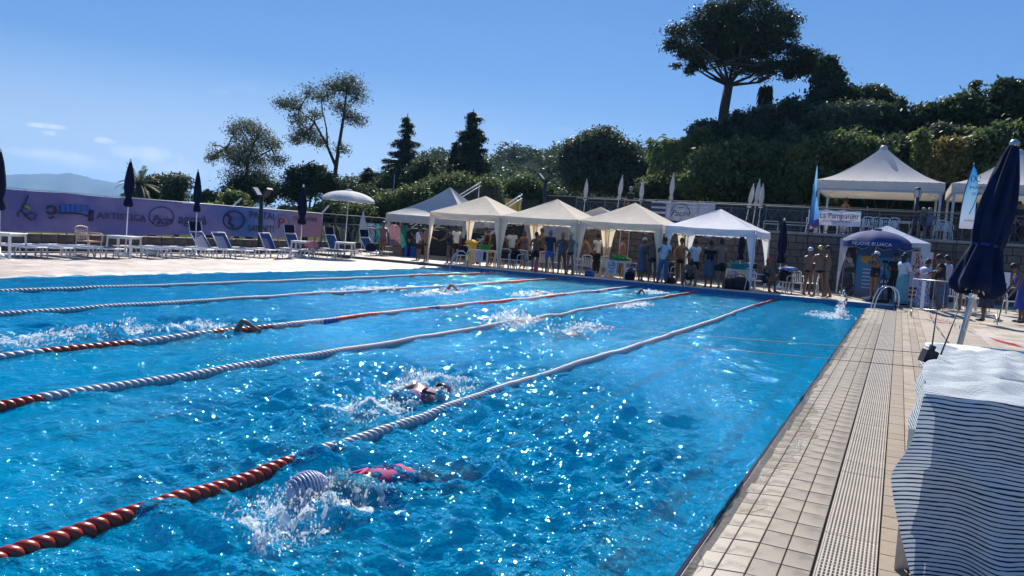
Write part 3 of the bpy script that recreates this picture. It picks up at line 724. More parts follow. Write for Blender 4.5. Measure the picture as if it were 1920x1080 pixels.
text('NUOVE BLUACA', .17, M_paper, (-.12, -R2*.92-.0, zc_+.01), parent=par)
# the big tilted navy parasol on the right, near
pb = G(1803, 645, 0.0); 
base_p = Vector(CAM)+Vector(ray(1812, 640))*7.6/1.0
base_p = base_p * 1.0
def at_depth(u, v, d): return Vector(CAM)+Vector(ray(u, v))*d
PD = 9.5; A0 = at_depth(1801, 640, PD); A1 = at_depth(1902, 270, PD+.1)
dirv = (A1-A0); L_ = dirv.length; dn = dirv.normalized(); start = A0 - dn*(A0.z/dn.z); H = (A1-start).length
e = empty('tilted_parasol', start, 0, 'big closed navy parasol on a silver pole, leaning beside the striped cloth', 'parasol')
e.rotation_euler = dn.to_track_quat('Z', 'Y').to_euler()
b = MB(); b.tube([(0, 0, 0), (0, 0, H*.97)], .034, 14); b.build('pole', M_alu, e)
b = MB(); zcl = (at_depth(1822, 540, PD)-start).length; b.lathe([(.048, zcl-.12), (.048, zcl)], 12); b.box(.045, .085, -.02, .02, zcl-.10, zcl-.02); b.build('clamp', M_steel, e)
z0_ = (at_depth(1831, 547, PD)-start).length; z1_ = H; LL_ = z1_-z0_
prof = [(r*1.10, z) for r, z in [(.115, z0_+.00), (.20, z0_-.03), (.235, z0_+.03*LL_), (.21, z0_+.12*LL_), (.175, z0_+.23*LL_), (.145, z0_+.30*LL_), (.165, z0_+.38*LL_), (.172, z0_+.5*LL_), (.158, z0_+.62*LL_), (.13, z0_+.76*LL_), (.09, z0_+.89*LL_), (.055, z0_+.97*LL_), (.03, z1_)]]
def wobf(t, q):
    k = 1+.15*math.sin(8*t+1.5*math.sin(q*1.3))+.07*math.sin(13*t+q*3)
    if q < z0_+.25*LL_: k *= 1+.30*max(0, math.cos(t-2.6))*(1-(q-z0_)/(.25*LL_))
    return k
# finer profile by interpolation
pz = np.array([z for r, z in prof[1:]]); prr = np.array([r for r, z in prof[1:]]); zz = np.linspace(pz[0], pz[-1], 60)
prof2 = [(.13, z0_+.08)]+[(float(np.interp(z, pz, prr)), float(z)) for z in zz]
b = MB(); b.lathe(prof2, 96, wob=wobf); b.build('canopy', mat('big_parasol_cloth', (.008, .016, .050), .85, .25, 5, .35, 220, spec=.2, trans=.06), e)
b = MB(); b.lathe([(.165, z0_+.29*LL_), (.169, z0_+.30*LL_), (.165, z0_+.31*LL_)], 40, wob=lambda t, q: 1+.05*math.sin(8*t)); b.build('tie', M_navyb, e)
b = MB(); b.ell((0, 0, H+.0), .06, .06, .06, 12, 8); b.build('finial', M_alu, e)
for k in range(5):
    t = 1.2+k*.7; r = MB(); r.tube([(.04*math.cos(t), .04*math.sin(t), z0_+.1), (.12*math.cos(t), .12*math.sin(t), z0_-.015)], .006, 5); r.build('rib_end', M_whitem, e)
b = MB(); b.lathe([(.30, 0), (.30, .09), (.08, .13), (.045, .16), (.045, .4), (0.001, .4)], 20); 
b.build('base', M_concrete, e)

# ------------------------------------------------------------------ chairs, tables, loungers
def make_chair(m, label, name='plastic_chair', grp=None):
    e = empty(name, (0, 0, 0), 0, label, 'chair', grp)
    b = MB(); rows = [[(x, y, .42+.012*math.cos(x*6)-.02*(y > .1)) for x in np.linspace(-.22, .22, 5)] for y in np.linspace(-.22, .22, 5)]; b.grid(rows); b.box(-.225, .225, -.235, -.215, .385, .425); b.box(-.225, -.205, -.22, .22, .39, .42); b.box(.205, .225, -.22, .22, .39, .42)
    b.build('seat', m, e)
    b = MB(); f = lambda x, z: (x, .20+.30*(z-.42)*.6+.03*(1-(x/.22)**2), z)
    for k in range(5):
        x = -.145+.0725*k; b.bar(f(x, .44), f(x, .76), .036, .012, (0, 1, 0))
    for x in (-.20, .20): b.bar(f(x, .42), f(x, .80), .035, .022, (0, 1, 0))
    b.tube([f(x, .80+.05*(1-(x/.21)**2)) for x in np.linspace(-.21, .21, 7)], .022, 6)
    b.build('backrest', m, e)
    for s_ in (-1, 1):
        a = MB(); a.tube([(s_*.25, .24, .66), (s_*.27, .05, .66), (s_*.26, -.16, .65), (s_*.25, -.21, .60), (s_*.24, -.22, .42)], .018, 6); a.build('armrest', m, e)
        for sy in (-1, 1):
            l = MB(); l.bar((s_*.21, sy*.20, .42), (s_*.25, sy*(.25 if sy > 0 else .24), 0), .045, .025); l.build('leg', m, e)
    return e
ch0 = make_chair(M_white, 'white plastic armchair'); CH = tree_of(ch0); ch_first = [True]
CHAIRG = 'white plastic chairs by the pool'
def chair(x, y, z, rz, label, grp=CHAIRG):
    if ch_first[0]:
        ch_first[0] = False; ch0.location = (x, y, z); ch0.rotation_euler = (0, 0, rz); ch0['label'] = label; ch0['group'] = grp; return ch0
    c = dup(CH, (x, y, z), rz, label); c['group'] = grp; return c
def chair_px(u, v, rz, label, z=DZ, grp=CHAIRG, Y=None):
    p = G(u, v, z) if Y is None else AY(u, v, Y)
    return chair(p.x, p.y, z, rz, label, grp)
def make_table(m, label, s_=.4, grp=None, h=.73):
    e = empty('plastic_table', (0, 0, 0), 0, label, 'table', grp)
    b = MB(); b.bbox(-s_, s_, -s_, s_, h-.03, h, .008); b.box(-s_+.03, s_-.03, -s_+.03, -s_+.045, h-.09, h-.03); b.box(-s_+.03, s_-.03, s_-.045, s_-.03, h-.09, h-.03); b.box(-s_+.03, -s_+.045, -s_+.045, s_-.045, h-.09, h-.03); b.box(s_-.045, s_-.03, -s_+.045, s_-.045, h-.09, h-.03)
    b.build('tabletop', m, e)
    for sx in (-1, 1):
        for sy in (-1, 1):
            l = MB(); l.bar((sx*(s_-.05), sy*(s_-.05), h-.03), (sx*(s_-.02), sy*(s_-.02), 0), .075, .04); l.build('leg', m, e)
    return e
tb0 = make_table(M_white, 'white plastic table', .42); TB = tree_of(tb0); tb_first = [True]
def table(x, y, z, rz, label, grp):
    if tb_first[0]:
        tb_first[0] = False; tb0.location = (x, y, z); tb0.rotation_euler = (0, 0, rz); tb0['label'] = label; tb0['group'] = grp; return tb0
    c = dup(TB, (x, y, z), rz, label); c['group'] = grp; return c
TG = 'white tables among the loungers'
for u, lab in ((8, 'white plastic table cut by the left edge of the picture'), (232, 'white plastic table round the pole of the navy parasol by the palm'), (566, 'white plastic table carrying a pink cloth'), (646, 'white plastic table under the open white parasol')):
    p = AX(u, 484, -22.4); table(p.x, p.y, .024, .5, lab, TG)
def make_lounger(back, shade, label):
    e = empty('sun_lounger', (0, 0, 0), 0, label, 'sun lounger', 'sun loungers on the left deck')
    L_ = 1.25 if back else 1.95; hw = .31                 # local x: from head (-) to feet (+)
    f = MB(); x0 = -.95
    for s_ in (-1, 1): f.tube([(x0, s_*hw, .33), (1.0, s_*hw, .33)], .022, 6)
    f.tube([(1.0, -hw, .33), (1.0, hw, .33)], .022, 6); f.tube([(-.95, -hw, .33), (-.95, hw, .33)], .022, 6); f.build('frame', M_whitem, e)
    for xx, dx in ((-.72, -.10), (-.60, .10), (.55, -.10), (.67, .10)):
        for s_ in (-1, 1):
            l = MB(); l.bar((xx, s_*hw, .33), (xx+dx, s_*(hw+.01), 0), .03, .03); l.build('leg', M_whitem, e)
    s_ = MB(); s_.grid([[(x, y, .335-.02*math.cos(y*4.8)) for y in np.linspace(-hw, hw, 5)] for x in np.linspace(-.25 if back else -.93, .98, 9)]); s_.build('sling', M_sling, e)
    if back:
        a = rad(back); bl = .72; bk = MB(); dx, dz = -math.cos(a), math.sin(a)
        bk.grid([[(-.25+dx*t, y, .34+dz*t-.015*math.cos(y*4.8)) for y in np.linspace(-hw, hw, 5)] for t in np.linspace(0, bl, 6)]); o = bk.build('backrest', M_sling, e)
        g = MB()
        for q in (-1, 1): g.tube([(-.25, q*hw, .34), (-.25+dx*(bl+.05), q*hw, .34+dz*(bl+.05))], .018, 6)
        g.tube([(-.25+dx*(bl+.05), -hw, .34+dz*(bl+.05)), (-.25+dx*(bl+.05), hw, .34+dz*(bl+.05))], .018, 6); g.build('back_frame', M_whitem, e)
        if shade:
            c = MB(); tx, tz = -.25+dx*bl, .34+dz*bl
            c.grid([[(tx-.05-.06*t, y, tz+.02+.40*t) for y in np.linspace(-hw+.02, hw-.02, 5)] for t in np.linspace(0, 1, 4)]); c.build('sunshade', M_navy, e)
            h = MB()
            for q in (-1, 1): h.tube([(tx, q*(hw-.01), tz), (tx-.11, q*(hw-.01), tz+.42)], .012, 5)
            h.build('shade_hinge', M_whitem, e)
    return e
proto = {}
def lounger(u, v, X, ang, back, shade, label):
    k = (back, shade); p = AX(u, v, X)
    if k not in proto: o = make_lounger(back, shade, label); proto[k] = tree_of(o)
    else: o = dup(proto[k], label=label)
    o.location = (p.x, p.y, .024); o.rotation_euler = (0, 0, rad(ang)); return o
lounger(28, 481, -22.9, 3, 0, 0, 'flat blue sun lounger beside the table at the left edge of the picture')
lounger(78, 481, -22.7, 2, 0, 0, 'flat blue sun lounger below the curly black logo of the banner')
lounger(128, 481, -22.8, 4, 0, 0, 'flat blue sun lounger below the barbell-shaped logo of the banner')
lounger(178, 481, -22.6, 0, 0, 0, 'flat blue sun lounger just left of the parasol by the palm')
lounger(262, 481, -22.7, 3, 0, 0, 'flat blue sun lounger just right of the table round the parasol by the palm')
lounger(308, 481, -22.9, 2, 0, 0, 'flat blue sun lounger behind the white domed parasol foot')
lounger(352, 481, -22.7, 1, 0, 0, 'flat blue sun lounger at the pole of the second navy parasol')
lounger(392, 481, -22.8, 2, 50, 1, 'sun lounger with navy sunshade in front of the round blue logo')
lounger(430, 481, -22.4, -4, 52, 0, 'sun lounger with raised back and bare white frame ends, left of the floodlight post')
lounger(470, 481, -22.9, 3, 0, 0, 'flat blue sun lounger right behind the floodlight post')
lounger(515, 481, -22.5, 0, 58, 0, 'sun lounger with raised back just right of the floodlight post')
lounger(560, 481, -23.0, -6, 60, 1, 'sun lounger with navy sunshade behind the table with the pink cloth')
lounger(606, 481, -22.3, 2, 0, 0, 'flat sun lounger holding a dark towel, between the two right-hand tables')
lounger(634, 481, -23.2, -6, 60, 1, 'sun lounger with navy sunshade behind the open parasol pole')
lounger(700, 481, -22.6, -8, 55, 1, 'sun lounger with sunshade, farthest one, beside the man in red trunks')
bc = make_chair(M_beige, 'beige plastic armchair standing against the long banner'); p = AX(166, 470, -23.9); bc.location = (p.x, p.y, .024); bc.rotation_euler = (0, 0, rad(100)); bc.scale = (1.25, 1.25, 1.12)
for u, lab in ((287, 'white domed parasol foot lying on the deck by the second parasol'), (705, 'white domed parasol foot under the farthest lounger')):
    p = AX(u, 480, -23.4); e = empty('parasol_foot', (p.x, p.y, .024), 0, lab, 'parasol foot'); b = MB(); b.ell((0, 0, .1), .32, .32, .14, 18, 8); b.build('dome', M_white, e); b = MB(); b.tube([(0, 0, .2), (0, 0, .34)], .035, 8); b.build('socket', M_whitem, e)
# pink cloth over the table, dark towel on a lounger, clothes
def drape(name, x, y, z, w_, d_, fall, m, label, cat, rz=0):
    b = MB(); rows = []
    for i in range(13):
        t = -1+2*i/12; row = []
        for j in range(13):
            s_ = -1+2*j/12; r = max(abs(t), abs(s_)); zz = .02+.015*math.sin(5*t+3*s_)
            X_, Y_ = t*w_/2, s_*d_/2
            if r > .55: zz -= fall*((r-.55)/.45)*(1+.25*math.sin(4*t+5*s_)); sc = (.55+(r-.55)*.15)/r; X_ *= sc/.6; Y_ *= sc/.6
            row.append((X_, Y_, zz))
        rows.append(row)
    b.grid(rows); o = b.build(name, m, None, (x, y, z), (0, 0, rz)); md = o.modifiers.new('th', 'SOLIDIFY'); md.thickness = .008
    return tag(o, label, cat)
M_pinkc = mat('pink_cloth', (.62, .20, .22), .85, .15, 12, .3, 90)
p = AX(577, 484, -22.0); drape('pink_cloth', p.x+.1, p.y+.1, .77, .42, .42, .32, M_pinkc, 'pink cloth hanging over the corner of a white table', 'cloth', .3)
p = AX(630, 484, -21.8); drape('dark_towel', p.x, p.y, .36, .9, .5, .03, M_navy, 'dark blue towel lying on a flat sun lounger', 'towel', .6)
p = AX(700, 484, -21.9); cloth_bag('sports_bag', p.x-.2, p.y, .36, .55, .4, .42, M_navy, 'navy bag resting on the farthest sun lounger')

# ------------------------------------------------------------------ long banner, low wall and fence on the left
XB = -25.4
e = empty('low_wall', (XB-.25, 10, .02), 0, 'low dark stone wall under the long purple banner', 'wall')
M_lw = stone_mat('dark_wall_stone', (.17, .14, .12), False, var=.3)
yy = -4-10; me_ = MB(); me_.bbox(.0, .34, .01, .59, .01, .30, .02); wmsh = me_.mesh('block'); wmsh.materials.append(M_lw)
while yy < 29:
    for q in (0, 1): link('block', wmsh, None, e, (-.17+random.uniform(-.01, .01), yy+q*.3, q*.31))
    yy += .6
b = MB(); b.box(-.12, .10, -14, 29, 0, .60); b.build('core', M_concrete, e)
yb0, yb1 = AX(-40, 350, XB).y, AX(604, 400, XB).y
zt0, zt1 = AX(0, 352, XB).z, AX(604, 401, XB).z; zb0, zb1 = AX(0, 435, XB).z, AX(604, 446, XB).z
bn = empty('long_banner', (XB, yb0, 0), 0, 'long purple and blue sponsor banner stretched behind the sun loungers', 'banner')
a = N('banner_print'); LB = yb1-yb0
sp = a.n('SeparateXYZ'); a.l(a.coord(), sp.inputs[0]); mr = a.n('MapRange'); a.l(sp.outputs['Y'], mr.inputs['Value']); mr.inputs['From Min'].default_value = 0; mr.inputs['From Max'].default_value = LB
g1 = a.ramp(mr.outputs[0], [(0, (.13, .115, .29)), (.45, (.17, .15, .35)), (.60, (.13, .15, .36)), (.70, (.07, .19, .48)), (.80, (.23, .27, .49)), (.90, (.36, .21, .31)), (1, (.40, .20, .27))])
g2 = a.n('MixRGB'); nn = a.noise(.5, 5, None, .6, (1, 1, 1.6)); a.l(a.ramp(nn, [(.45, (0, 0, 0)), (.75, (.55, .55, .55))]), g2.inputs[0]); a.l(g1, g2.inputs[1]); g2.inputs[2].default_value = (.38, .30, .47, 1); a.l(g2.outputs[0], a.p.inputs['Base Color']); a.p.inputs['Roughness'].default_value = .5
ny, nz_ = 140, 8; rows = []
def bx_(s_, t): return .03*math.sin(s_*2.1)*math.sin(math.pi*t)+.018*math.sin(s_*5+t*4)
for i in range(nz_+1):
    t = i/nz_; row = []
    for j in range(ny+1):
        s_ = j/ny; y = s_*LB; zt_ = zt0+(zt1-zt0)*s_-.03*abs(math.sin(y*1.1)); zb_ = zb0+(zb1-zb0)*s_+.03*math.sin(y*.9); row.append((bx_(y, t), y, zb_+(zt_-zb_)*t))
    rows.append(row)
b = MB(); b.grid(rows); b.build('cloth', a.m, bn)
def bpos(u, v): p = AX(u, v, XB); return (.055, p.y-yb0, p.z)
def bh(u, px): return px/1430*((Vector(AX(u, 420, XB))-Vector(CAM)).dot(Vector(_fw)))
def btext(s_, u, v, hpx, m, wid=1, **k): return text(s_, bh(u, hpx)*1.35, m, bpos(u, v), 'x', bn, wid=wid, **k)
btext('ARTISTICA', 228, 407, 12, M_inkd, 1.3); btext('swimming', 256, 413, 5, M_inkd, 1.3)
btext('agorà', 360, 412, 19, M_inkd, 1.15, name='lettering'); btext('PASTAI', 490, 405, 14, M_inkd, 1.05); btext('SANNITI', 488, 429, 13, M_inkd, 1.0)
btext('P', 526, 419, 20, M_red, 1.3); btext('CARPENTIERI', 571, 411, 8, M_inkd, 1.0); btext('Pacini', 303, 413, 17, M_inkd, .85, shear=.4)
def bcurve(pts, wpx, m, name='logo_line'):
    q = [Vector(bpos(u, v)) for u, v in pts]; r = bh(pts[0][0], wpx)/2; b = MB(); b.tube(q, r, 5); b.build(name, m, bn)
def circ(u, v, ru, rv, a0=0, a1=360, n=26): return [(u+ru*math.cos(rad(a0+(a1-a0)*i/n)), v+rv*math.sin(rad(a0+(a1-a0)*i/n))) for i in range(n+1)]
bcurve(circ(301, 406, 23, 18), 1.6, M_inkd)
bcurve([(51, 366), (46, 380), (40, 390), (40, 397), (46, 404), (56, 412), (64, 410), (66, 402), (58, 398), (50, 403), (44, 400), (36, 395), (31, 400), (33, 406)], 2.6, M_inkd)
bcurve([(44, 386), (50, 388), (54, 392)], 5, mat('leaf_ink', (.20, .38, .06), .6))
bcurve([(100, 406), (94, 409), (90, 408)], 3, M_inkd); bcurve(circ(95, 394, 9, 7, 200, 520), 4, M_inkd); bcurve([(104, 398), (112, 400), (130, 400), (150, 401), (162, 405)], 3, M_inkd); bcurve([(170, 394), (168, 404), (169, 414)], 10, M_inkd)
b = MB(); q0 = bpos(112, 394); q1 = bpos(166, 385); 
for k in range(6):
    u = 113+k*9; c0, c1 = bpos(u, 397), bpos(u+7, 384); b.box(.05, .056, c0[1], c1[1], c0[2], c1[2])
b.build('blue_letters', mat('blue_ink', (.03, .12, .45), .6), bn)
bcurve(circ(437, 413, 20, 17), 3.2, M_inkd); bcurve([(424, 402), (432, 408), (428, 418), (436, 424)], 6, M_inkd); btext('CENTER', 446, 412, 9, mat('blue_ink', (.03, .12, .45)), 1.1)
bcurve(circ(528, 418, 14, 15, 130, 400), 1.6, mat('ring_ink', (.2, .25, .35), .6))
for k, sx in enumerate(np.linspace(0, LB, 12)):
    zt_ = zt0+(zt1-zt0)*sx/LB; b = MB(); b.tube([(-.05, sx, .6), (-.05, sx, zt_+.04)], .025, 6); b.build('post', M_legm, bn)
b = MB(); b.tube([(-.03, 0, zt0+.02), (-.03, LB, zt1+.02)], .018, 6); b.build('top_rail', M_whitem, bn)
# fence with crossed bars, right of the banner
def cross_fence(P0, P1, h, label, cell=.5, m=None, z0=0, top=True, name='lattice_fence', cross=True):
    P0 = Vector(P0); P1 = Vector(P1); e = empty(name, P0, math.atan2(P1.y-P0.y, P1.x-P0.x), label, 'railing'); L_ = (P1-P0).length; m = m or M_rail
    b = MB(); b.tube([(0, 0, h), (L_, 0, h)], .028, 6); b.build('top_rail', m, e)
    b = MB(); b.bar((0, 0, h-.14), (L_, 0, h-.14), .02, .03); b.build('middle_rail', m, e)
    b = MB(); b.bar((0, 0, .08), (L_, 0, .08), .02, .03); b.build('bottom_rail', m, e)
    n = max(1, round(L_/1.5)); step = L_/n
    pm = MB(); pm.box(-.022, .022, -.022, .022, 0, h); pmm = pm.mesh('post'); pmm.materials.append(m)
    for k in range(n+1): link('post', pmm, None, e, (k*step, 0, 0))
    nb = max(1, round(step/cell)); cw = step/nb; c = MB()
    c.bar((0, 0, .08), (cw, 0, h-.14), .014, .02); c.bar((0, .016, h-.14), (cw, .016, .08), .014, .02); c.bar((cw/2, -.016, .08), (cw/2, -.016, h-.14), .012, .012)
    cm = c.mesh('cross_bar'); cm.materials.append(m)
    for k in range(n*nb): link('cross_bar', cm, None, e, (k*cw, 0, 0))
    return e
M_rail = mat('grey_blue_railing', (.085, .105, .12), .65, .15, 9, spec=.25)
p0 = AX(603, 440, XB); p1 = AX(685, 445, XB)
cross_fence((XB, p0.y, .02), (XB, p1.y+6, .02), 1.55, 'grey lattice railing between the long banner and the hanging towels', .6)
cross_fence((XB-.6, p0.y-6, .0), (XB-.6, p1.y+9, .0), 2.05, 'tall plain railing standing behind the lattice railing', 1.4)
for u, vt, lab in ((439, 374, 'slanted white bar sticking up behind the banner near the floodlight post'), (606, 388, 'slanted white bar sticking up at the right end of the banner')):
    p = AX(u, vt, XB-.3); b = MB(); b.bar((p.x, p.y-.05, .6), (p.x, p.y-.05, p.z-.3), .05, .05); b.bar((p.x, p.y-.05, p.z-.3), (p.x, p.y+.42, p.z+.08), .05, .06); tag(b.build('fence_arm', M_whitem), lab, 'fence arm')
# twin floodlight posts
def flood_post(p, H, label):
    e = empty('floodlight_post', p, 0, label, 'lamp post'); b = MB(); b.tube([(0, 0, 0), (0, 0, H-.25)], [.10, .085], 10); b.build('pole', M_dark, e)
    for s_ in (-1, 1):
        b = MB(); b.bar((0, 0, H-.5), (s_*.22, 0, H-.2), .08, .08); b.build('arm', M_dark, e)
        T = Matrix.Translation((s_*.30, 0, H-.10)) @ Matrix.Rotation(s_*rad(42), 4, 'Y'); b = MB(); b.box(-.05, .05, -.16, .16, -.24, .24, T); o = b.build('floodlight', M_dark, e)
        b = MB(); b.box(-s_*.062 if s_ > 0 else .05, -s_*.05 if s_ > 0 else .062, -.13, .13, -.2, .2, T); b.build('lens', M_offw, o)
p = AX(487, 462, XB+.8); flood_post((p.x, p.y, .02), AX(487, 357, p.x).z, 'dark post with two floodlights spread in a V, in front of the long banner')
p = AY(1021, 372, 37.5); flood_post((p.x, p.y, ZT), AY(1021, 328, 37.5).z-ZT, 'dark floodlight post on the terrace above the cream tents')
def globe_post(p, H, label):
    e = empty('globe_lamp', p, 0, label, 'lamp post'); b = MB(); b.tube([(0, 0, 0), (0, 0, H-.45)], [.09, .08], 10); b.build('pole', M_dark, e)
    b = MB(); b.ell((0, 0, H-.28), .13, .13, .2, 12, 8); b.build('lantern', M_offw, e); b = MB()
    for k in range(4): t = k*math.pi/2+.4; b.tube([(.10*math.cos(t), .10*math.sin(t), H-.48), (.16*math.cos(t), .16*math.sin(t), H-.28), (.08*math.cos(t), .08*math.sin(t), H-.08)], .012, 5)
    b.ell((0, 0, H-.08), .12, .12, .05, 10, 5); b.build('lantern_frame', M_dark, e)
p = AY(1717, 400, 35.7); globe_post((p.x, p.y, ZT), AY(1717, 350, 35.7).z-ZT, 'black post with an oval lantern, in front of the large pavilion')

# ================================================================== TERRACE, STONE WALL, STAIRS
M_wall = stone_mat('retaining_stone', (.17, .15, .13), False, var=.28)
M_terr = mat('terrace_paving', (.40, .36, .31), .8, .15, 3, .2, 40)
XW0, XW1 = -13.6, 12.0
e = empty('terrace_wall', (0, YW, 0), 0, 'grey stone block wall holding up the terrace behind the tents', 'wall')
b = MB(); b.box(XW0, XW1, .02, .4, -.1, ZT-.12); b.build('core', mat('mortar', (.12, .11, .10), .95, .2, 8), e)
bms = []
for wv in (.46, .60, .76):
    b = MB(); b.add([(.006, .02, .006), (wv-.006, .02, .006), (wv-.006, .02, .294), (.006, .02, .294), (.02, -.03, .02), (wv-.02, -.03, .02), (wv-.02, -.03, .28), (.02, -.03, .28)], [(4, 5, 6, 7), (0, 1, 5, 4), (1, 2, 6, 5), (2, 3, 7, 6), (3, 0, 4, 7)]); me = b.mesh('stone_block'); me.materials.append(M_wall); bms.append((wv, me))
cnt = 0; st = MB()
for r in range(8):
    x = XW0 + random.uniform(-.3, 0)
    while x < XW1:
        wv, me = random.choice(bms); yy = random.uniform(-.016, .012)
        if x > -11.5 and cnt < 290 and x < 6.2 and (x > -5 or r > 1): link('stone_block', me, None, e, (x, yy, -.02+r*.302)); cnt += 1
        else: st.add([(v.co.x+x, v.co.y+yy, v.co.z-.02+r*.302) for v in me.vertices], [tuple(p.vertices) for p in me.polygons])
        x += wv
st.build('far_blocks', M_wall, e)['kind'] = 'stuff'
b = MB(); x = XW0
while x < XW1: b.bbox(x+.004, x+.996, -.06, .42, ZT-.115, ZT-.002, .01); x += 1.0
b.build('coping_stones', M_concrete, e)['kind'] = 'stuff'
e = tag(empty('terrace_floor'), kind='structure')
b = MB(); b.box(-16.5, 16, YW+.42, 47, -.1, ZT-.004); b.build('slab', M_terr, e)
cross_fence((XW0, YW+.15, ZT), (XW1, YW+.15, ZT), 1.05, 'long grey railing with crossed bars along the terrace edge', .5)
# dark screen behind the terrace
M_screen = mat('dark_screen', (.016, .022, .028), .8, .4, 2, .3, 80)
e = empty('dark_screen', (0, 42.4, ZT), 0, 'dark net screen closing the back of the terrace', 'screen')
b = MB(); b.grid([[(x, .03*math.sin(x*1.7)+.02*i, z) for x in np.linspace(-18.5, 14, 60)] for i, z in enumerate((0.02, .7, 1.5))]); b.build('netting', M_screen, e)
for k in range(12): b = MB(); b.tube([(-18.5+k*2.95, -.05, 0), (-18.5+k*2.95, -.05, 1.62)], .03, 6); b.build('post', M_dark, e)
b = MB(); b.tube([(-18.5, -.03, 1.52), (14, -.03, 1.52)], .02, 6); b.build('top_rail', M_rail, e)

# grey banner with the round logo
def flag_banner(u0, u1, vt0, vt1, hgt, Y, z_fn, label, m, name='banner'):
    p0 = AY(u0, vt0, Y); p1 = AY(u1, vt1, Y); W_ = p1.x-p0.x
    e = empty(name, (p0.x, Y, p0.z), 0, label, 'banner'); dz = (p1.z-p0.z)
    rows = [[(W_*j/24, .02*math.sin(j*.7+i*.5), dz*j/24-hgt*i/6+.015*math.sin(j*.9)) for j in range(25)] for i in range(7)]
    b = MB(); b.grid(rows[::-1]); b.build('cloth', m, e); return e, W_
M_gb = mat('grey_banner_cloth', (.30, .33, .42), .6, .25, 1.4, .2, 40, trans=.15)
e, W_ = flag_banner(1222, 1342, 377, 381, .88, YW+.05, None, 'grey-blue banner with a round logo and dark stripes, hung on the terrace railing', M_gb)
for k in range(3): b = MB(); b.box(.0, W_*.235, -.035, -.03, -.23-k*.24, -.09-k*.24); b.build('dark_stripe', M_inkd, e)
b = MB(); b.tube([(W_*.47+.43*math.cos(t), -.04, -.48+.40*math.sin(t)) for t in np.linspace(-.3, math.pi+.3, 26)], .012, 5); b.build('logo_line', M_inkd, e)
text('Pacini', .38, M_inkd, (W_*.47, -.04, -.52), parent=e, shear=.4); text('pool', .11, M_inkd, (W_*.47, -.04, -.25), parent=e)
# white lettered banner
M_wb = mat('white_banner_cloth', (.70, .68, .74), .6, .06, 2, .15, 40, trans=.15)
e, W_ = flag_banner(1517, 1615, 392, 397, .64, YW+.05, None, 'white banner reading La Pampanini on the terrace railing', M_wb)
cuz = text('La Pampanini', .315, M_inkd, (W_*.585, -.035, -.25), parent=e, wid=.92); text('piscina golf & spa', .15, mat('pink_ink', (.45, .13, .18), .6), (W_*.55, -.035, -.46), parent=e, shear=.4); text('hotel', .08, M_inkd, (W_*.85, -.035, -.40), parent=e)
# feather flags
def feather(u, vt, vb, Y, w_, curve, label, m, twist=0, z0=ZT, letters=None):
    p = AY(u, vb, Y); H = AY(u, vt, Y).z-z0; zb = p.z-z0
    e = empty('feather_flag', (p.x, Y, z0), twist, label, 'flag'); N_ = 18; left = []; pole = []
    for i in range(N_+1):
        t = i/N_; z = zb+(H-zb)*t; xo = curve*(t**2.2); pole.append((xo, 0, z))
    b = MB(); b.tube([(0, 0, 0), (0, 0, zb)]+pole, .016, 6); b.build('pole', M_dark, e)
    rows = []
    for i in range(N_+1):
        t = i/N_; xo, _, z = pole[i]; ww = w_*(min(1, (1-t)*3.2)**.6)*(.85+.15*math.cos(t*3))
        rows.append([(xo+ww*(j/5), .05*math.sin(t*7+j*.6)*(j/5), z-.12*(j/5)*(1 if t > .5 else t)) for j in range(6)])
    b = MB(); b.grid(rows); b.build('sail', m, e); b = MB(); b.bar((-.3, 0, .02), (.3, 0, .02), .05, .03); b.bar((0, -.3, .02), (0, .3, .02), .05, .03); b.build('foot', M_dark, e)
    return e, zb, H
def flag_mat(name, stops):
    a = N(name); sp = a.n('SeparateXYZ'); a.l(a.coord('Generated'), sp.inputs[0]); nn = a.noise(2.5, 4, a.coord('Generated'))
    ad = a.n('Math', operation='MULTIPLY_ADD'); a.l(nn, ad.inputs[0]); ad.inputs[1].default_value = .3; a.l(sp.outputs['Z'], ad.inputs[2])
    c = a.ramp(ad.outputs[0], stops); a.l(c, a.p.inputs['Base Color']); a.p.inputs['Roughness'].default_value = .6
    t = a.n('BsdfTranslucent'); a.l(c, t.inputs[0]); mx = a.n('MixShader'); mx.inputs[0].default_value = .4; a.l(a.p.outputs[0], mx.inputs[1]); a.l(t.outputs[0], mx.inputs[2]); a.l(mx.outputs[0], a.out.inputs[0]); return a.m
M_fl1 = flag_mat('blue_flag_print', [(.15, (.40, .22, .30)), (.25, (.06, .14, .42)), (.5, (.10, .30, .60)), (.8, (.20, .50, .75)), (1.0, (.25, .55, .80))])
M_fl2 = flag_mat('cyan_flag_print', [(.12, (.50, .40, .52)), (.35, (.42, .55, .72)), (.7, (.20, .48, .72)), (1.05, (.02, .22, .60))])
e, zb, H_ = feather(1517, 302, 420, 34.6, .16, .10, 'narrow blue feather flag with a red swirl, left of the white lettered banner', M_fl1, z0=DZ)
b = MB(); rows = []
for i in range(10):
    t = i/9; ww = .06+.30*math.sin(min(1, t*1.35)*math.pi*.62)*(.25+t); rows.append([(.02+ww*j/4, -.04+.04*math.sin(j+t*5), zb+1.9*(1-t)-.22+.1*j/4*t) for j in range(5)])
b.grid(rows[::-1]); b.build('lower_sail', M_fl1, e)
b = MB(); b.tube([(.15, -.08, zb-.10), (.26, -.08, zb-.05), (.36, -.08, zb+.08), (.32, -.08, zb+.22)], .03, 6); b.build('red_swirl', M_red, e)
e, zb, H_ = feather(1797, 305, 428, 34.4, .50, .30, 'broad light-blue feather flag with dark script, beside the tilted navy parasol', M_fl2, z0=DZ)
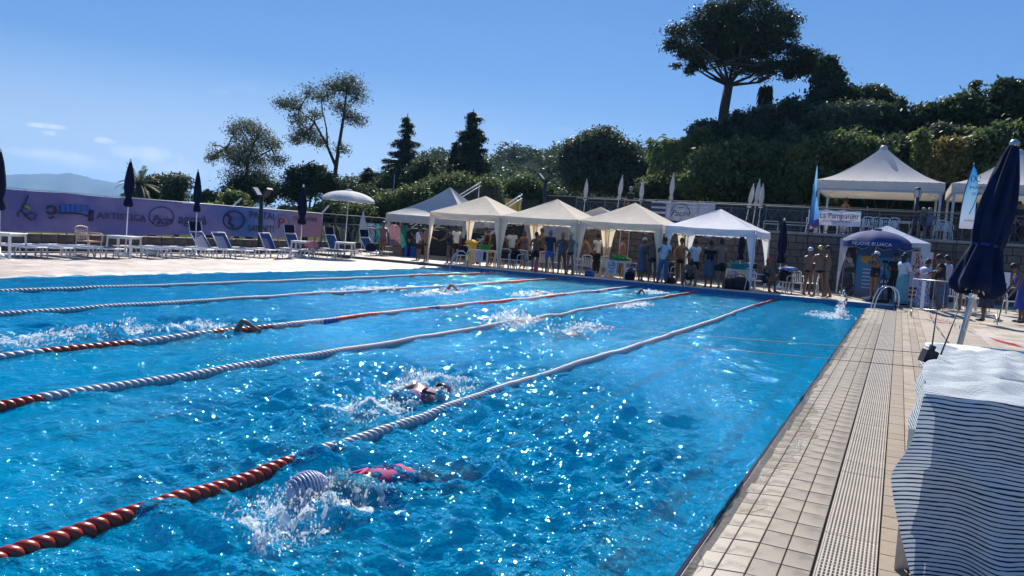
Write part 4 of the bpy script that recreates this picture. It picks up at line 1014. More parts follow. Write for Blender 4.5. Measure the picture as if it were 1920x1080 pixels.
text('MARE', .18, M_inkd, (.50, -.09, zb+(H_-zb)*.62), parent=e, wid=1.2); text('2024', .15, M_inkd, (.46, -.09, zb+(H_-zb)*.53), parent=e); text('estate', .14, M_inkd, (.32, -.09, zb+.32), parent=e, shear=.3)
b = MB(); b.tube([(.40+.10*math.cos(t)*1.5, -.09, zb+(H_-zb)*.76+.12*math.sin(t*2)) for t in np.linspace(0, 6, 20)], .014, 5); b.build('logo_line', M_inkd, e); b = MB(); b.tube([(.30, -.09, zb+.55), (.42, -.09, zb+.9), (.52, -.09, zb+1.35)], .014, 5); b.build('logo_line', M_inkd, e)
# stairs with white handrails
M_step = mat('light_stair_tread', (.62, .58, .52), .7, .12, 5, .1)
def stairs(Pb, Pt, width, label, n=12):
    Pb = Vector(Pb); Pt = Vector(Pt); d = Pt-Pb; e = empty('white_stairs', Pb, math.atan2(d.y, d.x), label, 'stairs'); L_ = math.hypot(d.x, d.y); Hh = d.z
    for k in range(n):
        s_ = MB(); s_.bbox(L_*k/n, L_*(k+1)/n+.03, -width/2, width/2, Hh*(k+1)/n-.05, Hh*(k+1)/n, .008); s_.build('step', M_step, e)
    for q in (-1,):
        b = MB(); b.bar((0, q*width/2, -.08), (L_, q*width/2, Hh-.08), .05, .10); b.build('stringer', M_whitem, e)
        b = MB(); b.tube([(-.1, q*width/2, .98), (L_+.1, q*width/2, Hh+.98)], .028, 6); b.tube([(-.1, q*width/2, .78), (L_+.1, q*width/2, Hh+.78)], .028, 6); b.build('handrail', M_whitem, e)
        for k in range(5):
            t = k/4; b = MB(); b.tube([(L_*t, q*width/2, Hh*t-.05), (L_*t, q*width/2, Hh*t+.98)], .022, 6); b.build('post', M_whitem, e)
    return e
def rail_pt(u, v, Y): p = AY(u, v, Y); return (p.x, p.y, p.z-.98)
a0 = rail_pt(800, 410, 38.2); a1 = rail_pt(907, 343, 38.2); stairs((a0[0]-(a1[0]-a0[0])*.35, 38.2, a0[2]-(a1[2]-a0[2])*.35), a1, 1.0, 'upper flight of white stairs rising from behind the grey-beige tent', 16)
a0 = rail_pt(884, 433, 35.8); a1 = rail_pt(985, 366, 35.8); stairs((a0[0]-(a1[0]-a0[0])*.25, 35.8, a0[2]-(a1[2]-a0[2])*.25), a1, 1.1, 'lower flight of white stairs ending at the left end of the terrace railing', 16)
# dark side wall of the stairs and lattice fence overgrown with ivy behind
e = empty('stair_side_wall', (0, 36.6, 0), 0, 'dark rendered wall under the white stairs behind the first tents', 'wall')
b = MB(); q0, q1 = AY(690, 440, 36.6).x, -13.0
b.box(q0, q1, 0, .25, -.1, 1.55); b.box((q0+q1)/2+1.5, q1, .0, .25, 1.552, 2.45); b.build('wall', mat('dark_render', (.045, .05, .055), .9, .3, 2, .2, 30), e)
p0 = AY(905, 350, 40.5); p1 = AY(995, 385, 40.5)
e = empty('ivy_screen', (p0.x-2.2, 40.6, 0), 0, 'diamond-mesh screen with small glinting slats in front of the hedge', 'fence')
sm_ = MB(); sm_.bar((0, 0, 0), (.10, 0, .13), .012, .035); sme = sm_.mesh('slat'); sme.materials.append(M_rail); c_ = 0
sl_all = MB(); Wd = p1.x-p0.x+3.0
for i in range(34):
    for j in range(13):
        x = i*Wd/34+(j % 2)*.09; z = 2.0+j*.17; top = 4.6-1.15*(i/34)
        if z < top:
            if c_ < 280: link('slat', sme, None, e, (x, 0, z)); c_ += 1
            else: sl_all.add([(v.co.x+x, v.co.y, v.co.z+z) for v in sme.vertices], [tuple(p.vertices) for p in sme.polygons])
if sl_all.v: sl_all.build('far_slats', M_rail, e)['kind'] = 'stuff'
for k in range(5): b = MB(); b.tube([(Wd*k/4, .05, 0), (Wd*k/4, .05, 4.6-1.15*k/4)], .03, 6); b.build('post', M_dark, e)
p = AY(963, 378, 37.6); e = empty('yellow_box', (p.x, 37.6, ZT), 0, 'orange-yellow box at the top of the lower stairs', 'box'); b = MB(); b.bbox(-.35, .35, -.3, .3, 0, p.z-ZT+.05, .02); b.build('body', M_yellow, e); b = MB(); b.bbox(-.38, .38, -.33, .33, p.z-ZT+.052, p.z-ZT+.13, .02); b.build('lid', M_yellow, e)
b = MB(); b.box(-.5, .5, -.3, .3, -2.56, -.002); b.build('plinth', M_concrete, e)
# chairs, tables and benches of the terrace bar
TCG = 'white chairs on the terrace'
for k, (u, rz, lab) in enumerate(((1524, 3.0, 'white chair behind the left end of the lettered banner'), (1560, 3.3, 'white terrace chair showing under the lettered banner'), (1583, 2.9, 'white terrace chair next to the hanging white cloths'), (1625, 3.1, 'first white chair right of the lettered banner'), (1641, 3.0, 'second white chair right of the lettered banner'), (1658, 3.2, 'third white chair right of the lettered banner'), (1672, 2.9, 'fourth white chair right of the lettered banner'), (1763, 3.1, 'white terrace chair at the back right of the seated man'), (1772, 3.4, 'white terrace chair facing the railing right of the seated man'), (1718, 3.0, 'white terrace chair left of the seated man in blue'))):
    p = AY(u, 430, 36.3+.25*(k % 3)); chair(p.x, p.y, ZT, rz+math.pi, lab, TCG)
for u, lab in ((1600, 'white terrace table behind the lettered banner'), (1695, 'white terrace table between the chairs and the seated man')):
    p = AY(u, 430, 36.9); table(p.x, p.y, ZT, .1, lab, 'tables on the terrace')
for u, w_, lab in ((1451, .9, 'low steel bench frame at the terrace edge above the navy parasol'), (1487, 1.3, 'long low steel bench frame left of the blue feather flag'), (1860, 1.2, 'steel bench frame on the terrace behind the tilted parasol')):
    p = AY(u, 430, 35.7); e = empty('steel_bench', (p.x, p.y, ZT), 0, lab, 'bench', 'steel benches on the terrace')
    for zz in (.42, .30): b = MB(); b.bar((-w_/2, 0, zz), (w_/2, 0, zz), .05, .03); b.build('rail', M_alu, e)
    for s_ in (-1, 1): b = MB(); b.tube([(s_*w_/2, 0, 0), (s_*w_/2, 0, .43)], .02, 6); b.build('leg', M_alu, e)
for u in (1578, 1584): p = AY(u, 430, 35.5); drape('white_cloth', p.x, p.y, ZT+.72, .22, .2, .5, M_paper, 'white cloth hanging over a chair behind the lettered banner' if u == 1578 else 'second white cloth hanging beside its twin behind the lettered banner', 'cloth')
for u in (1683, 1700, 1783, 1795): pass

# ================================================================== THINGS UNDER AND AROUND THE TENTS
def bin_(u, v, label):
    p = AY(u, v, 31.5); e = empty('waste_bin', (p.x, 31.5, DZ), 0, label, 'bin'); b = MB(); b.lathe([(.24, 0), (.28, .95), (.30, .96)], 4, Matrix.Rotation(rad(45), 4, 'Z'), False); b.build('body', M_yellow, e)
    b = MB(); b.lathe([(.33, .965), (.33, 1.0), (.2, 1.10), (.001, 1.12)], 4, Matrix.Rotation(rad(45), 4, 'Z'), False); b.build('lid', M_yellow, e); b = MB(); b.tube([(-.2, .24, .9), (.2, .24, .9)], .025, 6); b.build('handle', M_black, e)
bin_(882, 490, 'tall yellow wheelie bin under the first cream tent')
def sign_table(u, Y, rz, label, sign_lab, cupm, logo='dark'):
    p = AY(u, 510, Y); t = table(p.x, p.y, DZ, rz, label, 'white tables under the tents')
    return p
def tub(x, y, z, m, label, r=.2, h=.16, cups=0, grp=None, lid=False):
    e = empty('plastic_tub', (x, y, z), 0, label, 'tub', grp); b = MB(); b.lathe([(r*.8, 0), (r, h), (r*1.06, h), (r*1.06, h+.012), (r*.95, h+.012), (r*.78, .02)], 14, sx=1.4); b.build('tub_body', m, e)
    for k in range(cups):
        c = MB(); t = random.uniform(-.9, .9); c.lathe([(.032, 0), (.042, .13), (.036, .13), (.028, .01)], 8, Matrix.Translation((t*r*1.1, random.uniform(-.5, .5)*r, h*.4+random.uniform(0, .1)))); c.build('bottle', m, e)
    return e
def paper_sign(x, y, z, label, ring=M_inkd, w_=.42, h=.55):
    e = empty('paper_sign', (x, y, z), 0, label, 'sign'); b = MB(); b.grid([[(-w_/2+w_*j/4, -.01*math.sin(j+i), -h*i/4) for j in range(5)] for i in range(5)][::-1]); o = b.build('sheet', M_paper, e)
    b = MB(); b.tube([(.14*math.cos(t), -.02, -.20+.14*math.sin(t)) for t in np.linspace(0, 6.28, 20)], .010, 5); b.tube([(-.08, -.02, -.24), (-.02, -.02, -.18), (.04, -.02, -.22), (.08, -.02, -.17)], .012, 5); b.ell((.05, -.02, -.13), .025, .006, .025, 6, 4); b.build('logo', ring, e)
    b = MB(); b.box(-.13, .13, -.024, -.018, -.44, -.425); b.box(-.10, .10, -.024, -.018, -.48, -.468); b.build('text_line', ring, e); return e
q = G(906, 508, DZ); p = AY(906, 500, 30.0); table(p.x, p.y, DZ, 0, 'white table with the green tub under the first cream tent', 'white tables under the tents'); tub(p.x+.02, p.y, DZ+.74, M_green, 'green plastic tub on the table under the first cream tent', .22, .2, 3); paper_sign(p.x, p.y-.46, DZ+.72, 'pale sign hanging from the table with the green tub', mat('faded_ink', (.35, .30, .42), .7))
p = AY(1158, 520, 29.7); table(p.x, p.y, DZ, .05, 'white table with green bottles under the third cream tent', 'white tables under the tents'); tub(p.x+.05, p.y, DZ+.74, M_green, 'tray of green bottles on the table with the round dark logo', .3, .08, 12); tub(p.x-.3, p.y+.1, DZ+.74, M_blue, 'round blue tub left of the green bottles', .12, .16); paper_sign(p.x-.12, p.y-.46, DZ+.74, 'grey sign with a round dark swimmer logo hanging from a table')
p = AY(1383, 530, 30.6); table(p.x, p.y, DZ, 0, 'white table with the turquoise tub under the bright white tent', 'white tables under the tents'); tub(p.x, p.y, DZ+.74, M_teal, 'turquoise tub of bottles under the bright white tent', .34, .2, 8); paper_sign(p.x-.08, p.y-.46, DZ+.72, 'pale sign with a faint red ring under the bright white tent', mat('pink_ink2', (.5, .2, .25), .7))
CG = 'white plastic chairs under the tents'
CHL = [(868, 499, .2, 'white chair with a dark bag beside the yellow bin'), (926, 502, -.4, 'white chair left of the pole between the first two tents'), (945, 507, .3, 'white chair carrying a black backpack under the second cream tent'), (966, 506, -.2, 'white chair carrying a bag behind the man in a white t-shirt'), (988, 507, 2.9, 'white chair carrying black bags left of the man in blue shorts'), (1018, 506, .4, 'white chair behind the pink bottle'), (1040, 505, 3.2, 'white chair hidden behind the man in blue shorts'), (1078, 515, 1.4, 'white chair at the leg between the second and third tent'), (1098, 511, .3, 'empty white chair seen clearly under the third cream tent'), (1178, 522, 3.0, 'white chair holding a bright blue bottle bag'), (1136, 512, .5, 'white chair behind the table with the round dark logo'), (1252, 527, -.3, 'white chair carrying a black bag at the left leg of the white tent'), (1236, 526, 2.4, 'white chair behind the man in jeans'), (1400, 540, 2.6, 'white chair under the turquoise tub table'), (1470, 542, -.5, 'white chair buried under black bags right of the white tent'), (1494, 538, .4, 'white chair left of the three bathers'), (1520, 540, 3.4, 'white chair behind the three bathers'), (1778, 560, .1, 'white chair behind the metal barrier, left one'), (1812, 564, -.4, 'white chair behind the metal barrier near the silver pole'), (1898, 578, .2, 'white chair carrying a dark bag near the right edge'), (1835, 565, 2.0, 'white chair behind the woman in the dark dress')]
for u, v, rz, lab in CHL:
    if lab.startswith('white chair with'): cr = 1
    Yc = {True: 29.6}.get(u < 1260, 30.2 if u < 1530 else 29.2)
    p = AY(u, v, Yc+.35*((u*7) % 3)); chair(p.x, p.y, DZ, rz, lab, CG)
    if 'black backpack' in lab or 'black bag' in lab or 'carrying a bag' in lab or 'dark bag' in lab:
        mm = M_black if 'black' in lab else M_navy
        nm = {'white chair with a dark bag beside the yellow bin': 'dark bag on the chair beside the yellow bin', 'white chair carrying a black backpack under the second cream tent': 'black backpack on a chair under the second cream tent', 'white chair carrying a bag behind the man in a white t-shirt': 'dark blue bag next to the man in a white t-shirt', 'white chair carrying black bags left of the man in blue shorts': 'black sports bag beside the man in blue shorts', 'white chair carrying a black bag at the left leg of the white tent': 'black bag on the chair at the left leg of the white tent', 'white chair buried under black bags right of the white tent': 'big black bag piled on a chair right of the white tent', 'white chair carrying a dark bag near the right edge': 'dark round bag on a chair near the right edge'}[lab]
        cloth_bag('sports_bag', p.x, p.y-.02, DZ+.43, .48, .42, .42 if 'right of' not in lab else .5, mm, nm, rz=rz, grp='bags on chairs')
for u, v, sx, sz, m, lab in ((1046+8, 513, .5, .25, M_blue, None), (1105, 513, .42, .28, M_blue, 'blue bag on the ground by the empty white chair'), (1365, 541, .5, .42, M_black, 'black bag on the ground at the left foot of the turquoise tub table'), (1385, 545, .7, .5, M_black, 'large black bag under the turquoise tub table'), (1180, 525, .42, .35, M_navy, 'navy bag on the ground beside the round dark logo table'), (1256, 528, .4, .3, M_black, 'black bag on the ground by the crouching man')):
    if lab: p = AY(u, v, 29.4); cloth_bag('holdall', p.x, p.y, DZ, sx, .35, sz, m, lab, grp='bags on the ground')
p = AY(1478, 500, 29.9); drape('blue_towel', p.x, p.y, DZ+.95, .6, .5, .12, mat('blue_white_towel', (.20, .26, .50), .9, .8, 9, .3), 'blue and white towel heaped on the black bags right of the white tent', 'towel', .3)
def bottle(u, v, m, label, Y=28.9, s_=1):
    p = AY(u, v, Y); e = empty('water_bottle', (p.x, Y, .16 if Y < 28.45 else DZ), 0, label, 'bottle'); b = MB(); b.lathe([(.055*s_, 0), (.06*s_, .02), (.06*s_, .30*s_), (.03*s_, .36*s_)], 12); b.build('bottle_body', m, e); b = MB(); b.lathe([(.032*s_, .36*s_), (.032*s_, .42*s_), (.001, .43*s_)], 10); b.build('cap', m, e)
bottle(1004, 507, M_pink, 'pink thermos standing on the pool end wall', 28.25, 1.25)
bottle(1184, 498, M_blue, 'bright blue bottle beside the round dark logo table', 29.5, 1.5)
bottle(775+0, 470, M_teal, 'turquoise bottle by the white stairs', 33, 1)
# small bundle left of the tents: boxes, blue crate, towels hung on a line
p = AX(738, 465, -23.0)
def crate(x, y, z, sx, sy, sz, m, label, rz=0, cat='box'):
    e = empty('storage_box', (x, y, z), rz, label, cat); b = MB(); b.bbox(-sx/2, sx/2, -sy/2, sy/2, 0, sz*.86, .01); b.build('body', m, e); b = MB(); b.bbox(-sx/2-.015, sx/2+.015, -sy/2-.015, sy/2+.015, sz*.862, sz, .01); b.build('lid', m, e)
p = AY(742, 466, 33.0); crate(p.x, 33.0, .024, 1.3, .6, .55, M_wood, 'long brown wooden box behind the man in red trunks')
p = AY(770, 468, 32.8); crate(p.x, 32.8, .024, .5, .45, .62, M_blue, 'small blue crate at the foot of the white stairs')
p = AY(753, 480, 31.6); crate(p.x, 31.6, .024, .7, .35, .12, M_wood, 'flat brown board on the deck by the barefoot man')
xx = AY(675, 430, 34.5).x; e = empty('towel_line', (xx, 34.5, .02), 0, 'towels and clothes hung in a row left of the grey tent', 'clothes line')
for sx in (0, 3.4): b = MB(); b.tube([(sx, 0, 0), (sx, 0, 1.75)], .02, 6); b.build('pole', M_whitem, e)
b = MB(); b.tube([(0, 0, 1.72), (1.7, 0, 1.66), (3.4, 0, 1.72)], .008, 4); b.build('line', M_cable, e)
for k, (x0, wv, hv, col) in enumerate(((.05, .95, 1.2, (.22, .32, .46)), (1.05, .35, 1.0, (.05, .30, .32)), (1.62, .3, 1.1, (.45, .52, .62)), (2.0, .75, 1.15, (.42, .22, .26)), (2.8, .5, 1.2, (.03, .30, .24)))):
    b = MB(); b.grid([[(x0+wv*j/6, .03*math.sin(j*1.7+k)+.02*i, 1.70-hv*i/5) for j in range(7)] for i in range(6)][::-1]); b.build('towel', mat('towel_%d' % k, col, .9, .35, 7, .3, 80, trans=.2), e)

# posters under the shiny tent and the umbrella
def poster(x0, x1, Y, z0, z1, m, label, lean=0.0, name='poster_board'):
    e = empty(name, (x0, Y, z0), 0, label, 'poster'); b = MB(); b.box(0, x1-x0, -.012, .012, 0, z1-z0); b.build('panel', m, e)
    for sx in (.05, x1-x0-.05): f = MB(); f.bar((sx, 0, 0.01), (sx, .35, .01), .04, .02); f.bar((sx, .03, 0), (sx, .03, (z1-z0)*.9), .03, .03); f.build('stand', M_legm, e)
    return e
Yp = 32.2
def pp(u): return AY(u, 500, Yp).x
a = N('poster_dark'); vo = a.n('TexVoronoi'); vo.distance = 'CHEBYCHEV'; vo.inputs['Scale'].default_value = 5; a.l(a.coord(), vo.inputs['Vector'])
a.l(a.ramp(vo.outputs['Color'], [(.35, (.01, .012, .02)), (.55, (.03, .03, .05)), (.75, (.25, .25, .27)), (.9, (.5, .5, .5))]), a.p.inputs['Base Color'])
Mpd = a.m
e = poster(pp(1583), pp(1604), Yp-.1, DZ, 2.0, Mpd, 'narrow dark poster with a grid of small photographs')
a = N('poster_blue'); sp = a.n('SeparateXYZ'); a.l(a.coord('Generated'), sp.inputs[0]); nn = a.noise(3, 4, a.coord('Generated')); ad = a.n('Math', operation='MULTIPLY_ADD'); a.l(nn, ad.inputs[0]); ad.inputs[1].default_value = .25; a.l(sp.outputs['Z'], ad.inputs[2])
a.l(a.ramp(ad.outputs[0], [(.15, (.30, .20, .24)), (.32, (.10, .25, .42)), (.6, (.05, .26, .50)), (.95, (.04, .30, .55)), (1.1, (.02, .10, .30))]), a.p.inputs['Base Color']); a.p.inputs['Roughness'].default_value = .35
e = poster(pp(1605), pp(1706), Yp, DZ, 2.0, a.m, 'wide sky-blue poster wall behind the camera tripod')
text('REGIONE', .12, M_paper, (1.5, -.02, 1.55), parent=e); text('LAZIO', .16, M_paper, (1.0, -.02, 1.15), parent=e); text('CSI', .16, M_paper, (1.05, -.02, .25), parent=e)
b = MB(); b.ell((.35, -.02, 1.45), .22, .01, .14, 16, 8); b.build('yellow_badge', M_yellow, e)
for k in range(6): b = MB(); b.box(.25, .7, -.018, -.0125, .35+k*.14, .39+k*.14); b.build('text_line', M_paper, e)
e = poster(pp(1707), pp(1748), Yp+.02, DZ, 2.0, M_paper, 'white poster with big dark red capitals SCLEROSI MULTIPLA', name='poster_board')
for k, (s_, zz) in enumerate((('SCLE', 1.62), ('ROSI', 1.40), ('MULT', 1.18), ('iPLA', .96))): text(s_, .30, M_red, (.50, -.02, zz+.06), parent=e, wid=1.15)
for k in range(3): b = MB(); b.box(.03, .6, -.018, -.0125, .12+k*.16, .21+k*.16); b.build('red_bar', M_red, e)
# camera tripod
p = G(1655, 562, DZ); p = AY(1655, 540, 30.4); e = empty('camera_tripod', (p.x, p.y, DZ), .2, 'black tripod with a small camera in front of the blue poster wall', 'tripod')
for k in range(3): t = k*2.094+.4; b = MB(); b.tube([(.03*math.cos(t), .03*math.sin(t), .95), (.42*math.cos(t), .42*math.sin(t), 0)], .018, 6); b.build('leg', M_black, e)
b = MB(); b.tube([(0, 0, .5), (0, 0, 1.35)], .018, 6); b.build('column', M_black, e); b = MB(); b.box(-.09, .09, -.05, .05, 1.36, 1.47); b.ell((0, -.09, 1.41), .035, .05, .035, 8, 6); b.build('camera', M_black, e); b = MB(); b.tube([(0, .03, 1.3), (.2, .14, 1.05)], .01, 5); b.build('pan_handle', M_black, e)
p = AY(1668, 520, 31.4); table(p.x, p.y, DZ, 0, 'white table behind the camera tripod', 'white tables under the tents')
p = AY(1620, 560, 30.0); crate(p.x+.5, 29.4, DZ, .55, .4, .10, M_black, 'flat black mat at the feet of the swimmer taking a picture')
# metal crowd barrier with tape
bp0 = G(1710, 592, .05); bp1 = G(1872, 602, .10)
def barrier(P0, P1, label):
    P0 = Vector(P0); P1 = Vector(P1); e = empty('metal_barrier', P0, math.atan2(P1.y-P0.y, P1.x-P0.x), label, 'barrier'); L_ = (P1-P0).xy.length; z1, z0 = 1.08, .22
    b = MB(); b.tube([(0, 0, z0), (0, 0, z1), (L_, 0, z1), (L_, 0, z0), (0, 0, z0)], .02, 8); b.build('frame', M_alu, e)
    n = int(L_/.26)
    for k in range(1, n): b = MB(); b.tube([(L_*k/n, 0, z0), (L_*k/n, 0, z1)], .009, 5); b.build('bar', M_alu, e)
    for x in (.02, L_-.02): b = MB(); b.tube([(x, -.28, 0), (x, 0, z0+.02), (x, .28, 0)], .016, 6); b.build('foot', M_alu, e)
    return e
P0 = G(1706, 592, 0.05); d_ = G(1872, 604, .1)-P0
barrier((P0.x, P0.y, .05), (P0.x+d_.x*.98, P0.y+d_.y*.98, .1), 'grey metal crowd barrier with a ribbon tied at its left post')
M_tape = N('barrier_tape'); wv = M_tape.n('TexWave'); wv.bands_direction = 'DIAGONAL'; wv.inputs['Scale'].default_value = 1.25; M_tape.l(M_tape.coord(), wv.inputs['Vector']); M_tape.l(M_tape.ramp(wv.outputs['Fac'], [(.48, (.75, .72, .72)), (.52, (.60, .03, .02))]), M_tape.p.inputs['Base Color']); M_tape = M_tape.m
T0 = Vector((P0.x+.05, P0.y, 1.08)); pole_pt = at_depth(1808, 618, PD-.06)
def tape(pts, w_, label, twist=3):
    b = MB(); rows = [[], []]; n = len(pts)
    for i, p_ in enumerate(pts):
        a_ = twist*i/n*math.pi*2; d_ = Vector((0, math.cos(a_), math.sin(a_)))*w_/2; rows[0].append(tuple(Vector(p_)-d_)); rows[1].append(tuple(Vector(p_)+d_))
    b.grid(rows); tag(b.build('barrier_tape', M_tape), label, 'tape')
tp = []
A_ = G(1738, 578, .12); 
for i in range(40):
    t = i/39; q_ = Vector(A_).lerp(pole_pt, t); q_.z -= .25*math.sin(math.pi*t)*(1-t); tp.append(q_)
tp[0] = Vector(A_)
tape(tp, .07, 'twisted red and white tape running from the barrier to the silver parasol pole', 5)
R0 = pole_pt + Vector((.35, .1, -.1)); R1 = at_depth(1990, 658, 9.0); tape([Vector(pole_pt).lerp(R1, i/20)+Vector((0, 0, -.05*math.sin(math.pi*i/20))) for i in range(21)], .07, 'red and white tape running from the silver pole out of the picture on the right', .12)
b = MB(); q = AY(1733, 520, P0.y); b.grid([[(-.04+.05*i+.0, .02*math.sin(j), -j*.14) for i in range(3)] for j in range(7)][::-1]); o = b.build('pink_ribbon', M_paper, None, (q.x, P0.y-.03, 1.1)); tag(o, 'pale ribbon hanging down from the top of the metal barrier', 'ribbon')
# white board beyond and easel legs
p = AY(1868, 540, 29.0); e = empty('display_board', (p.x, 29.0, DZ), -.3, 'white board on thin legs behind the woman in the dark dress', 'board'); b = MB(); b.box(-.35, .35, -.01, .01, .75, 1.35); b.build('board', M_paper, e)
for s_ in (-1, 1): b = MB(); b.tube([(s_*.28, .02, .75), (s_*.32, .15, 0)], .012, 5); b.build('leg', M_alu, e)
p = G(1872, 600, .1); e = empty('post', (p.x, p.y, .05), 0, 'thin dark post at the right end of the metal barrier', 'post'); b = MB(); b.tube([(0, 0, 0), (.1, 0, 1.15)], .016, 6); b.build('pole', M_dark, e); b = MB(); b.tube([(-.1, -.1, .01), (.1, .1, .01)], .015, 5); b.build('foot', M_dark, e)
# pool ladders
def ladder(u, v, z, rz, label, s_=1):
    p = G(u, v, z); e = empty('pool_ladder', (p.x, p.y, z), rz, label, 'ladder')
    for q in (-.24, .24):
        b = MB(); b.tube([(q, .42, 0), (q, .42, .45), (q, .36, .64), (q, .22, .76), (q, .05, .76), (q, -.12, .64), (q, -.22, .40), (q, -.30, 0), (q, -.34, -.9)], .021, 8); b.build('handrail', M_steel, e)
    for zz in (-.25, -.5, -.75): b = MB(); b.bar((-.24, -.33, zz), (.24, -.33, zz), .08, .03); b.build('rung', M_steel, e)
    for q in (-.24, .24): b = MB(); b.lathe([(.05, 0), (.045, .02), (.022, .03)], 12, Matrix.Translation((q, .42, 0))); b.build('collar', M_steel, e)
ladder(857, 504, .03, rad(-58), 'steel pool ladder at the far left corner beside the cream tents')
ladder(1654, 580, .02, rad(-78), 'steel pool ladder at the far right corner below the camera tripod')

# ================================================================== FOREGROUND DESK UNDER A STRIPED CLOTH
a = N('striped_cloth'); uvn = a.n('UVMap'); sp = a.n('SeparateXYZ'); a.l(uvn.outputs[0], sp.inputs[0])
nz = a.noise(2.0, 2, uvn.outputs[0], .5, (3.0, 14, 1)); nb = a.noise(8, 3, uvn.outputs[0], .6, (1, 6, 1))
s1 = a.n('Math', operation='MULTIPLY_ADD'); a.l(nz, s1.inputs[0]); s1.inputs[1].default_value = .016; a.l(sp.outputs['Y'], s1.inputs[2])
fr_ = a.n('Math', operation='MULTIPLY'); a.l(s1.outputs[0], fr_.inputs[0]); fr_.inputs[1].default_value = 1/.024
mo = a.n('Math', operation='FRACT'); a.l(fr_.outputs[0], mo.inputs[0])
th = a.n('Math', operation='MULTIPLY_ADD'); a.l(nb, th.inputs[0]); th.inputs[1].default_value = .42; th.inputs[2].default_value = .12
lt = a.n('Math', operation='LESS_THAN'); a.l(mo.outputs[0], lt.inputs[0]); a.l(th.outputs[0], lt.inputs[1])
mx = a.n('MixRGB'); a.l(lt.outputs[0], mx.inputs[0]); a.l(a.ramp(a.noise(3, 4, uvn.outputs[0]), [(.3, (.60, .67, .71)), (.7, (.72, .76, .78))]), mx.inputs[1]); mx.inputs[2].default_value = (.012, .035, .055, 1)
a.l(mx.outputs[0], a.p.inputs['Base Color']); a.p.inputs['Roughness'].default_value = .85; a.l(a.bump(a.noise(260, 2, uvn.outputs[0]), .25, .003), a.p.inputs['Normal'])
t = a.n('BsdfTranslucent'); a.l(mx.outputs[0], t.inputs[0]); ms = a.n('MixShader'); ms.inputs[0].default_value = .2; a.l(a.p.outputs[0], ms.inputs[1]); a.l(t.outputs[0], ms.inputs[2]); a.l(ms.outputs[0], a.out.inputs[0])
M_str = a.m
FD = 4.1
# left edge of the cloth, from its far end over the top, over the front fold and down
def zpt(u, v, z): return G(u, v, z)
topz = at_depth(1732, 735, FD).z
LE = [G(1742, 645, .775), G(1741, 655, .80), G(1738, 668, .86), G(1736, 690, .93), G(1734, 712, .985), at_depth(1735, 733, FD+.02), at_depth(1731, 745, FD-.05), at_depth(1722, 780, FD-.07), at_depth(1708, 830, FD-.09), at_depth(1680, 872, FD-.12), at_depth(1671, 895, FD-.13), at_depth(1674, 930, FD-.12), at_depth(1684, 985, FD-.11), at_depth(1697, 1040, FD-.12), at_depth(1708, 1085, FD-.12), at_depth(1712, 1125, FD-.12)]
def spl(P, t):
    t = max(0, min(len(P)-1.0001, t)); i = int(t); f = t-i; p0, p1, p2, p3 = P[max(i-1, 0)], P[i], P[min(i+1, len(P)-1)], P[min(i+2, len(P)-1)]
    return .5*((2*p1)+(p2-p0)*f+(2*p0-5*p1+4*p2-p3)*f*f+(3*p1-p0-3*p2+p3)*f**3)
nv, nu = 190, 150; V = np.zeros((nv, nu, 3)); UV = np.zeros((nv, nu, 2)); arc = 0; prev = None
fold_i = 5.3
rsn = np.random.RandomState(5)
for i in range(nv):
    t = (len(LE)-1)*i/(nv-1); p = spl([Vector(q) for q in LE], t)
    if prev is not None: arc += (p-prev).length if t > fold_i else (p-prev).length
    prev = p
    # rightward line: the cloth's body hangs straight a little way in from its curly edge
    base = Vector(LE[5]) if t > fold_i else p
    for j in range(nu):
        s_ = (j/(nu-1))**1.25*1.95
        k = math.exp(-s_/.20); 
        if t > fold_i:
            xx = base.x + s_ + (p.x-base.x)*k; yy = base.y - .06 + (p.y-base.y+.06)*k; zz = p.z
            dn_ = min(1, (t-fold_i)/4)
            g = .5+.5*math.sin((s_+.18*(t-fold_i)*.35)*15+2.0*math.sin(s_*3))
            yy -= 1.7*dn_*(.055*math.exp(-((s_-.22-.02*(t-fold_i))/.09)**2) + .03*math.exp(-((s_-.52+.010*(t-fold_i))/.13)**2) + .022*math.sin(s_*5.2+.3*t)) 
            zz += .004*math.sin(s_*6+t*.7)*dn_
        else:
            xx = base.x+s_; yy = base.y; zz = p.z
            am = min(1, (fold_i-t)/.8)
            zz += am*(.030*math.sin(s_*7+yy*3.1)*math.sin(yy*4.3+s_*2) + .018*math.sin(s_*17-yy*8+1)*math.exp(-s_*.3)+.02*math.exp(-((s_-.25-.09*(yy-FD))/.07)**2)-.016*math.exp(-((s_-.42-.05*yy)/.05)**2))
            xx += .02*math.sin(yy*9)*am
        V[i, j] = (xx, yy, zz); UV[i, j] = (s_, arc + (.006*math.sin(s_*9)+.004*math.sin(s_*23+1)))
idx = np.arange(nv*nu).reshape(nv, nu); Fq = np.stack([idx[:-1, :-1], idx[1:, :-1], idx[1:, 1:], idx[:-1, 1:]], -1).reshape(-1, 4)
me = numpy_mesh('striped_cloth', V.reshape(-1, 3), Fq); uv = me.uv_layers.new(name='UVMap'); li = np.zeros(len(me.loops), np.int32); me.loops.foreach_get('vertex_index', li); uv.data.foreach_set('uv', UV.reshape(-1, 2)[li].astype(np.float32).ravel())
e = link('striped_cloth', me, M_str); tag(e, 'pale cloth with thin dark stripes draped over the desk in the foreground', 'cloth')
